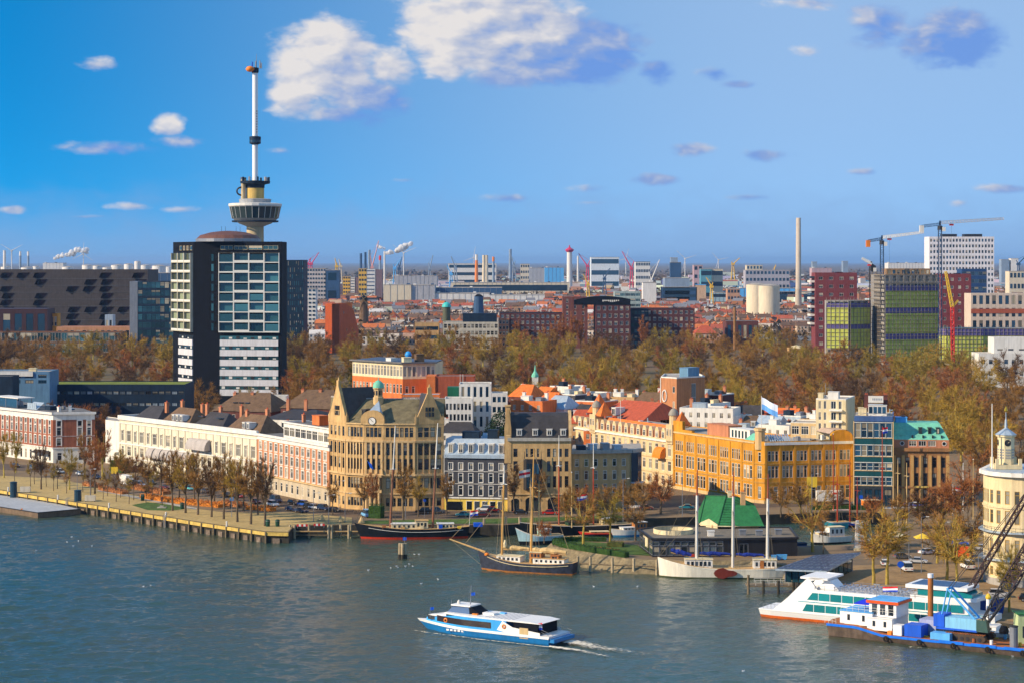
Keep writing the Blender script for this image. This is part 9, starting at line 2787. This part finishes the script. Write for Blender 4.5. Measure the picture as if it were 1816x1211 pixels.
def stack(px,ytop,Y,r,label,m,top=None):
 o=thing('chimney_stack',label,'chimney',Q(px,Y))
 h=ZP(ytop,Y)-GZ
 mb=MB();mb.tube((0,0,0),(0,0,h),r,r*.75,10);mb.build('shaft',m,o)
 mb=MB();mb.tube((0,0,h),(0,0,h+r*3),r*.8,r*.75,10);mb.build('tip',top or m,o)
for px,yt,Y,r,lab,m,t_ in[(8,454,6000,5,'pale twin chimney at the left skyline edge',WHT,None),(36,454,6000,4,'grey chimney left of the steam plume',GRB,WHT),(50,454,6000,4,'second grey chimney left of the steam plume',GRB,WHT),(640,458,5500,4,'dark chimney behind the tallest yellow tower',DBL,None),(648,456,5500,4,'second dark chimney behind the tallest yellow tower',DBL,None),(655,452,5500,4,'third chimney by the red white crane',GRB,None),(674,462,5500,4,'chimney right of the red white crane',GRB,REDP),(682,452,5500,3,'slim chimney under the steam plume',WHT,None),(845,462,5600,5,'orange and white chimney left of the control tower',ORANGEP,WHT),(858,463,5600,5,'left of two cream chimneys near the control tower',CRE,None),(863,463,5600,5,'right of two cream chimneys near the control tower',CRE,None),(875,464,5600,4,'grey chimney with red tip near the control tower',GRB,ORANGEP),(905,452,7000,6,'hazy tower left of the control tower',GRB,None),(1025,461,7000,4,'thin white pole on the skyline right of the control tower',WHT,None)]:
 stack(px,yt,Y,r,lab,m,t_)
o=thing('control_tower','white control tower with red crown on the skyline','tower',Q(1010,5000))
h=ZP(446,5000)-GZ
mb=MB();mb.lathe([(7,0),(6,h)],14);mb.build('shaft',WHT,o);mb=MB();mb.lathe([(7,h-2),(10,h+2),(10,h+4),(5,h+7),(2,h+9),(1,h+14)],14);mb.build('crown',mat('far_crimson',(.55,.03,.10),.6),o)
def far_crane(px,yb,yt,pxt,Y,m,label,kind='luff'):
 o=thing('harbour_crane',label,'crane',Q(px,Y))
 zt_=ZP(yt,Y)-GZ
 zb_=ZP(yb,Y)-GZ
 e=Q(pxt,Y)-o.location
 k=Y/5000
 mb=MB()
 for sx in(-1,1):
  mb.tube((sx*5*k,0,0),(sx*1.6*k,0,zb_),1.5*k,1.2*k,5)
 mb.tube((-4*k,0,zb_*.5),(4*k,0,zb_*.5),.8*k,.8*k,5);mb.build('portal',m,o)
 mb=MB();mb.box(-4*k,4*k,-4,4,zb_-1,zb_+4*k);mb.build('cabin',m,o)
 mb=MB();mb.tube((0,0,zb_+2),(e.x,0,zt_),1.7*k,.8*k,5);mb.build('jib',m,o)
 mb=MB();mb.tube((0,0,zb_+2),(-e.x*.25,0,zb_+(zt_-zb_)*.45),1.2*k,1.0*k,5);mb.tube((-e.x*.25,0,zb_+(zt_-zb_)*.45),(e.x,0,zt_),.35*k,.35*k,4);mb.build('stay',m,o)
PINKP=mat('far_crane_pink',(.62,.06,.14),.6);YELP=mat('far_crane_yellow',(.75,.45,.04),.6)
for a_ in[(552,470,448,566,5200,PINKP,'red harbour crane right of the dark glass slab'),(546,470,458,552,5300,PINKP,'smaller red harbour crane right of the dark glass slab'),(597,474,458,594,5000,YELP,'yellow harbour crane above the yellow towers'),(604,474,460,601,5100,mat('far_crane_tan',(.6,.5,.35),.6),'tan harbour crane beside the yellow crane'),(660,476,427,672,5000,mat('far_crane_redwhite',(.66,.32,.28),.6),'tall red and white harbour crane behind the yellow towers'),(700,478,459,712,4800,LBLUE,'blue harbour crane right of the steam plume'),(708,478,456,713,5000,DBL,'dark blue harbour crane right of the steam plume'),(762,478,453,768,6000,GRB,'hazy thin crane left of the white cruise ship'),(808,478,455,800,6000,GRB,'hazy curved crane above the white cruise ship'),(800,488,470,792,4600,LBLUE,'light blue crane above the grey shed'),(912,474,452,906,6200,GRB,'hazy crane left of the pale cube'),(1042,474,450,1026,5000,PINKP,'pink crane left of the white terminal'),(1120,478,446,1103,4400,PINKP,'pink lattice crane left of the white rotunda'),(1155,500,461,1170,3600,WHT,'white lattice crane right of the rotunda'),(1043,506,486,1034,3500,YELP,'orange yellow crane below the control tower'),(1262,510,492,1252,3200,YELP,'orange yellow crane in the middle of the far town'),(1072,496,476,1082,4200,DBL,'dark crane below the white terminal'),(1368,496,470,1376,4500,YELP,'hazy yellow crane left of the tall chimney'),(1300,470,458,1312,6500,YELP,'tiny yellow crane on the right skyline'),(1806,470,452,1822,4500,DBL,'dark crane head at the right frame edge')]:
 far_crane(*a_)
def turbine(px,ytop,Y,label,ph):
 o=thing('wind_turbine',label,'wind turbine',Q(px,Y))
 h=ZP(ytop,Y)-GZ
 mb=MB();mb.tube((0,0,0),(0,0,h),2.2,1.3,8);mb.build('tower',WHT,o)
 mb=MB();mb.box(-2.5,2.5,-5,5,h-1,h+4);mb.build('nacelle',WHT,o)
 for k in range(3):
  t=ph+2.094*k
  mb=MB();mb.tube((0,-6,h+2),(44*math.cos(t),-6,h+2+44*math.sin(t)),1.2,.4,5);mb.build('blade',WHT,o)
for i,(px,yt,Y,lab) in enumerate([(21,446,7500,'wind turbine at the left skyline edge'),(148,452,7800,'wind turbine right of the steam plume'),(716,450,7000,'wind turbine right of the big steam plume'),(840,458,8500,'hazy wind turbine left of the orange chimney'),(1215,460,8000,'wind turbine right of the dark blue skyline tower'),(1110,460,9000,'hazy wind turbine above the white rotunda'),(1274,462,9500,'tiny wind turbine left of the tall chimney')]):
 turbine(px,yt,Y,lab,.5+i)
o=thing('windmill','old brown windmill with sails below the yellow towers','windmill',Q(645,2150))
h=ZP(532,2150)-GZ
mb=MB();mb.lathe([(6,0),(4.6,h*.5),(3.6,h)],12);mb.build('tower',TILEB,o);mb=MB();mb.lathe([(4,h),(3.4,h+2.5),(.5,h+4.5),(0,h+4.6)],12);mb.build('cap',BLACK,o)
for k in range(4):
 t=.6+math.pi/2*k
 mb=MB();mb.tube((0,-5,h+1),(14*math.cos(t),-5,h+1+14*math.sin(t)),.5,.35,4)
 for q in range(6):
  c_=Vector((math.cos(t),0,math.sin(t)))*(4+q*1.8);n_=Vector((-math.sin(t),0,math.cos(t)))
  mb.tube(Vector((0,-5,h+1))+c_,Vector((0,-5,h+1))+c_+n_*2.2,.18,.18,4)
 mb.build('sail',OLDWOOD,o)
o=thing('domed_tower','round dark tower with turquoise dome behind the tan office','tower',Q(792,1830));h=ZP(545,1830)-GZ
mb=MB();mb.lathe([(3.4,0),(3.4,h)],12);mb.build('shaft',mat('green_brown_tower',(.10,.11,.07),.8),o);mb=MB();mb.lathe([(4,h),(3.8,h+1.6),(2.4,h+3.6),(0,h+4.4)],12);mb.build('dome',mat('turquoise_dome',(.06,.50,.46),.5),o,smooth=True)
o=thing('dark_mill_stump','dark tapered mill tower behind the pale grid office','tower',Q(849,2050));h=ZP(527,2050)-GZ
mb=MB();mb.lathe([(6.4,0),(4.2,h),(4.4,h+.6),(0,h+.7)],12);mb.build('shaft',DBL,o);mb=MB();mb.lathe([(4.3,h+.6),(2,h+2.4),(0,h+2.8)],12);mb.build('cap',BLACK,o)
def col_mat(name):
 m,t,b=node_mat(name)
 b.inputs['Roughness'].default_value=.85
 b.inputs['Specular IOR Level'].default_value=.2
 at=t.nodes.new('ShaderNodeAttribute');at.attribute_name='col'
 t.links.new(at.outputs['Color'],b.inputs['Base Color'])
 return m
FCOL=col_mat('far_town_colours')
rf_=random.Random(5)
def mass(name,label,n,ylo,yhi,xlo,xhi,pal,wts,hmin,hmax,wmin,wmax,seed,roofs=.5):
 r=random.Random(seed)
 v,f,cols=[],[],[]
 for _ in range(n):
  Y=1/r.uniform(1/yhi,1/ylo)
  px=r.uniform(xlo,xhi)
  if 670<px<970 and 3380<Y<4600:
   continue
  c=Q(px,Y)
  w,d,h=r.uniform(wmin,wmax),r.uniform(12,22),r.uniform(hmin,hmax)*(1.8 if r.random()<.06 else 1)
  col=r.choices(pal,wts)[0]
  col=tuple(x*r.uniform(.8,1.15) for x in col)
  k=len(v)
  a=r.uniform(-.3,.15)
  ca,sa=math.cos(a),math.sin(a)
  def T(x,y,z):return(c.x+x*ca-y*sa,c.y+x*sa+y*ca,GZ+z)
  v+=[T(-w/2,0,0),T(w/2,0,0),T(w/2,d,0),T(-w/2,d,0),T(-w/2,0,h),T(w/2,0,h),T(w/2,d,h),T(-w/2,d,h)]
  f+=[(k,k+1,k+5,k+4),(k+1,k+2,k+6,k+5),(k+3,k,k+4,k+7),(k+4,k+5,k+6,k+7)]
  cols+=[col]*3+[r.choices([(.40,.13,.05),(.16,.10,.07),(.22,.22,.23),(.58,.55,.52),(.10,.17,.28)],[1.3,3,2,4,1])[0]]
  if r.random()<roofs:
   rc=r.choices([(.5,.15,.05),(.33,.09,.05),(.15,.09,.06),(.2,.2,.22)],[1.6,1.6,3,2])[0]
   v+=[T(-w/2,d/2,h+4),T(w/2,d/2,h+4)]
   f+=[(k+4,k+5,k+9,k+8),(k+7,k+8,k+9,k+6)]
   cols+=[rc]*2
 me=bpy.data.meshes.new(name);me.from_pydata(v,[],f);me.materials.append(FCOL)
 at=me.attributes.new('col','FLOAT_COLOR','FACE');at.data.foreach_set('color',[x for c in cols for x in(*c,1)])
 o=link(name,me);o['kind']='stuff';o['label']=label
 return o
PAL=[(.66,.62,.55),(.74,.71,.67),(.48,.25,.14),(.36,.15,.09),(.25,.30,.38),(.55,.42,.28),(.10,.17,.30)]
mass('distant_town','mass of far low houses and roofs beyond the park',1700,3050,5000,530,1850,PAL,[5,4,3,3,1,3,1],5,10,9,24,1,.6)
mass('distant_town','mass of houses behind the building site at the right',260,1800,3200,1520,1880,PAL,[4,3,3,3,2,3,1],7,13,14,30,2,.6)
mass('distant_harbour','mass of far harbour sheds, tanks and ships along the horizon',900,4800,9500,-60,1880,[(.74,.72,.69),(.62,.60,.57),(.22,.30,.42),(.10,.22,.42),(.5,.3,.2),(.34,.34,.36)],[6,4,3,1,1,2],6,17,14,55,3,.1)
mass('distant_harbour','tank farm and sheds on the left horizon',160,5200,7500,-60,330,[(.78,.76,.72),(.66,.66,.66),(.2,.3,.45)],[6,3,1],10,28,16,40,4,0)
def belt(name,label,n,ylo,yhi,xlo,xhi,seed,m,h=(7,12),spread=8,tri=26,size=2.6):
 r=random.Random(seed)
 v,f=[],[]
 for _ in range(n):
  Y=1/r.uniform(1/yhi,1/ylo)
  px=r.uniform(xlo,xhi)
  c=Q(px,Y)
  hh=r.uniform(*h)
  for _ in range(tri):
   d=Vector((r.gauss(0,1)*spread*.6,r.gauss(0,1)*spread*.4,hh*r.betavariate(2,1.4)))
   p=c+d
   s=size*r.uniform(.5,1.2)
   k=len(v)
   for _q in range(3):
    v.append((p.x+r.gauss(0,s),p.y+r.gauss(0,s),max(GZ,p.z+r.gauss(0,s*.7))))
   f.append((k,k+1,k+2))
 me=raw(name,v,f,m)
 o=link(name,me);o['kind']='stuff';o['label']=label
 return o
BT1=mat('far_bare_wood',(.13,.085,.05),.95,var=.35,scale=.02)
belt('far_trees','bare street trees scattered between the far houses',420,1900,3400,530,1860,8,BT1)
belt('far_wood','far brown belt of bare woodland before the harbour',420,3500,5200,530,1860,9,BT1,(8,14),16,26,4)
belt('far_wood','hazy woodland strip along the horizon',420,6500,14000,-80,1900,10,BT1,(10,20),50,30,9)
STM=mat('steam_white',(.85,.84,.83),1.0,var=.03,scale=.01,spec=0)
STM.node_tree.nodes['Principled BSDF'].inputs['Alpha'].default_value=.45
def plume(label,pts,Y,seed):
 r=random.Random(seed)
 mb=MB()
 for(px,py,rad) in pts:
  for _ in range(5):
   c=Q(px+r.uniform(-3,3),Y);z=ZP(py+r.uniform(-2,2),Y)
   rr=rad*Y/F*r.uniform(.5,.9)
   prof=[(rr*math.sin(t)*r.uniform(.88,1.1),-rr*math.cos(t)) for t in[math.pi*k/6 for k in range(7)]]
   prof[0]=(0,prof[0][1]);prof[-1]=(0,prof[-1][1])
   mb.M=Matrix.Translation((c.x,c.y+r.uniform(-20,20),z))
   mb.lathe(prof,9)
 o=mb.build('steam',STM,smooth=True)
 o['kind']='stuff';o['label']=label
plume('white steam plume over the left skyline',[(97,458,3),(104,456,4),(112,454,5),(120,452,5),(128,449,6),(136,445,6),(140,443,5)],6000,1)
plume('small puff of steam right of the left plume',[(150,448,4),(153,444,5)],6000,2)
plume('white steam plume behind the red white crane',[(686,449,4),(694,447,5),(703,445,6),(712,441,7),(720,437,7),(726,433,5)],5600,3)
plume('thin steam puff above the red white crane',[(672,438,4),(678,440,3)],5600,4)
# -- look-alikes are told apart by their order in the picture
by={}
for o in COL.objects:
 if o.get('group') in('bare trees massed in the park','far houses beyond the park','gulls on the water','bicycles at the clock building'):
  by.setdefault(o['label'],[]).append(o)
for lab,os_ in by.items():
 if 1<len(os_)<=20:
  for k,o in enumerate(sorted(os_,key=lambda q:q.location.x/q.location.y)):
   o['label']=lab.replace(' bare park',' park')+f', {ORD[k]} from left'
# -- air
hz=MB();hz.box(-62000,62000,-3000,92000,-1.5,205)
ho=hz.build('haze',[])
ho['kind']='stuff';ho['label']='thin blue winter haze filling the air'
hm=bpy.data.materials.new('haze_air');hm.use_nodes=True
ht=hm.node_tree;ht.nodes.clear()
pv=ht.nodes.new('ShaderNodeVolumePrincipled')
pv.inputs['Color'].default_value=(.36,.62,1.0,1)
pv.inputs['Density'].default_value=2.5e-5
pv.inputs['Anisotropy'].default_value=0.1
oo=ht.nodes.new('ShaderNodeOutputMaterial')
ht.links.new(pv.outputs[0],oo.inputs['Volume'])
ho.data.materials.append(hm)
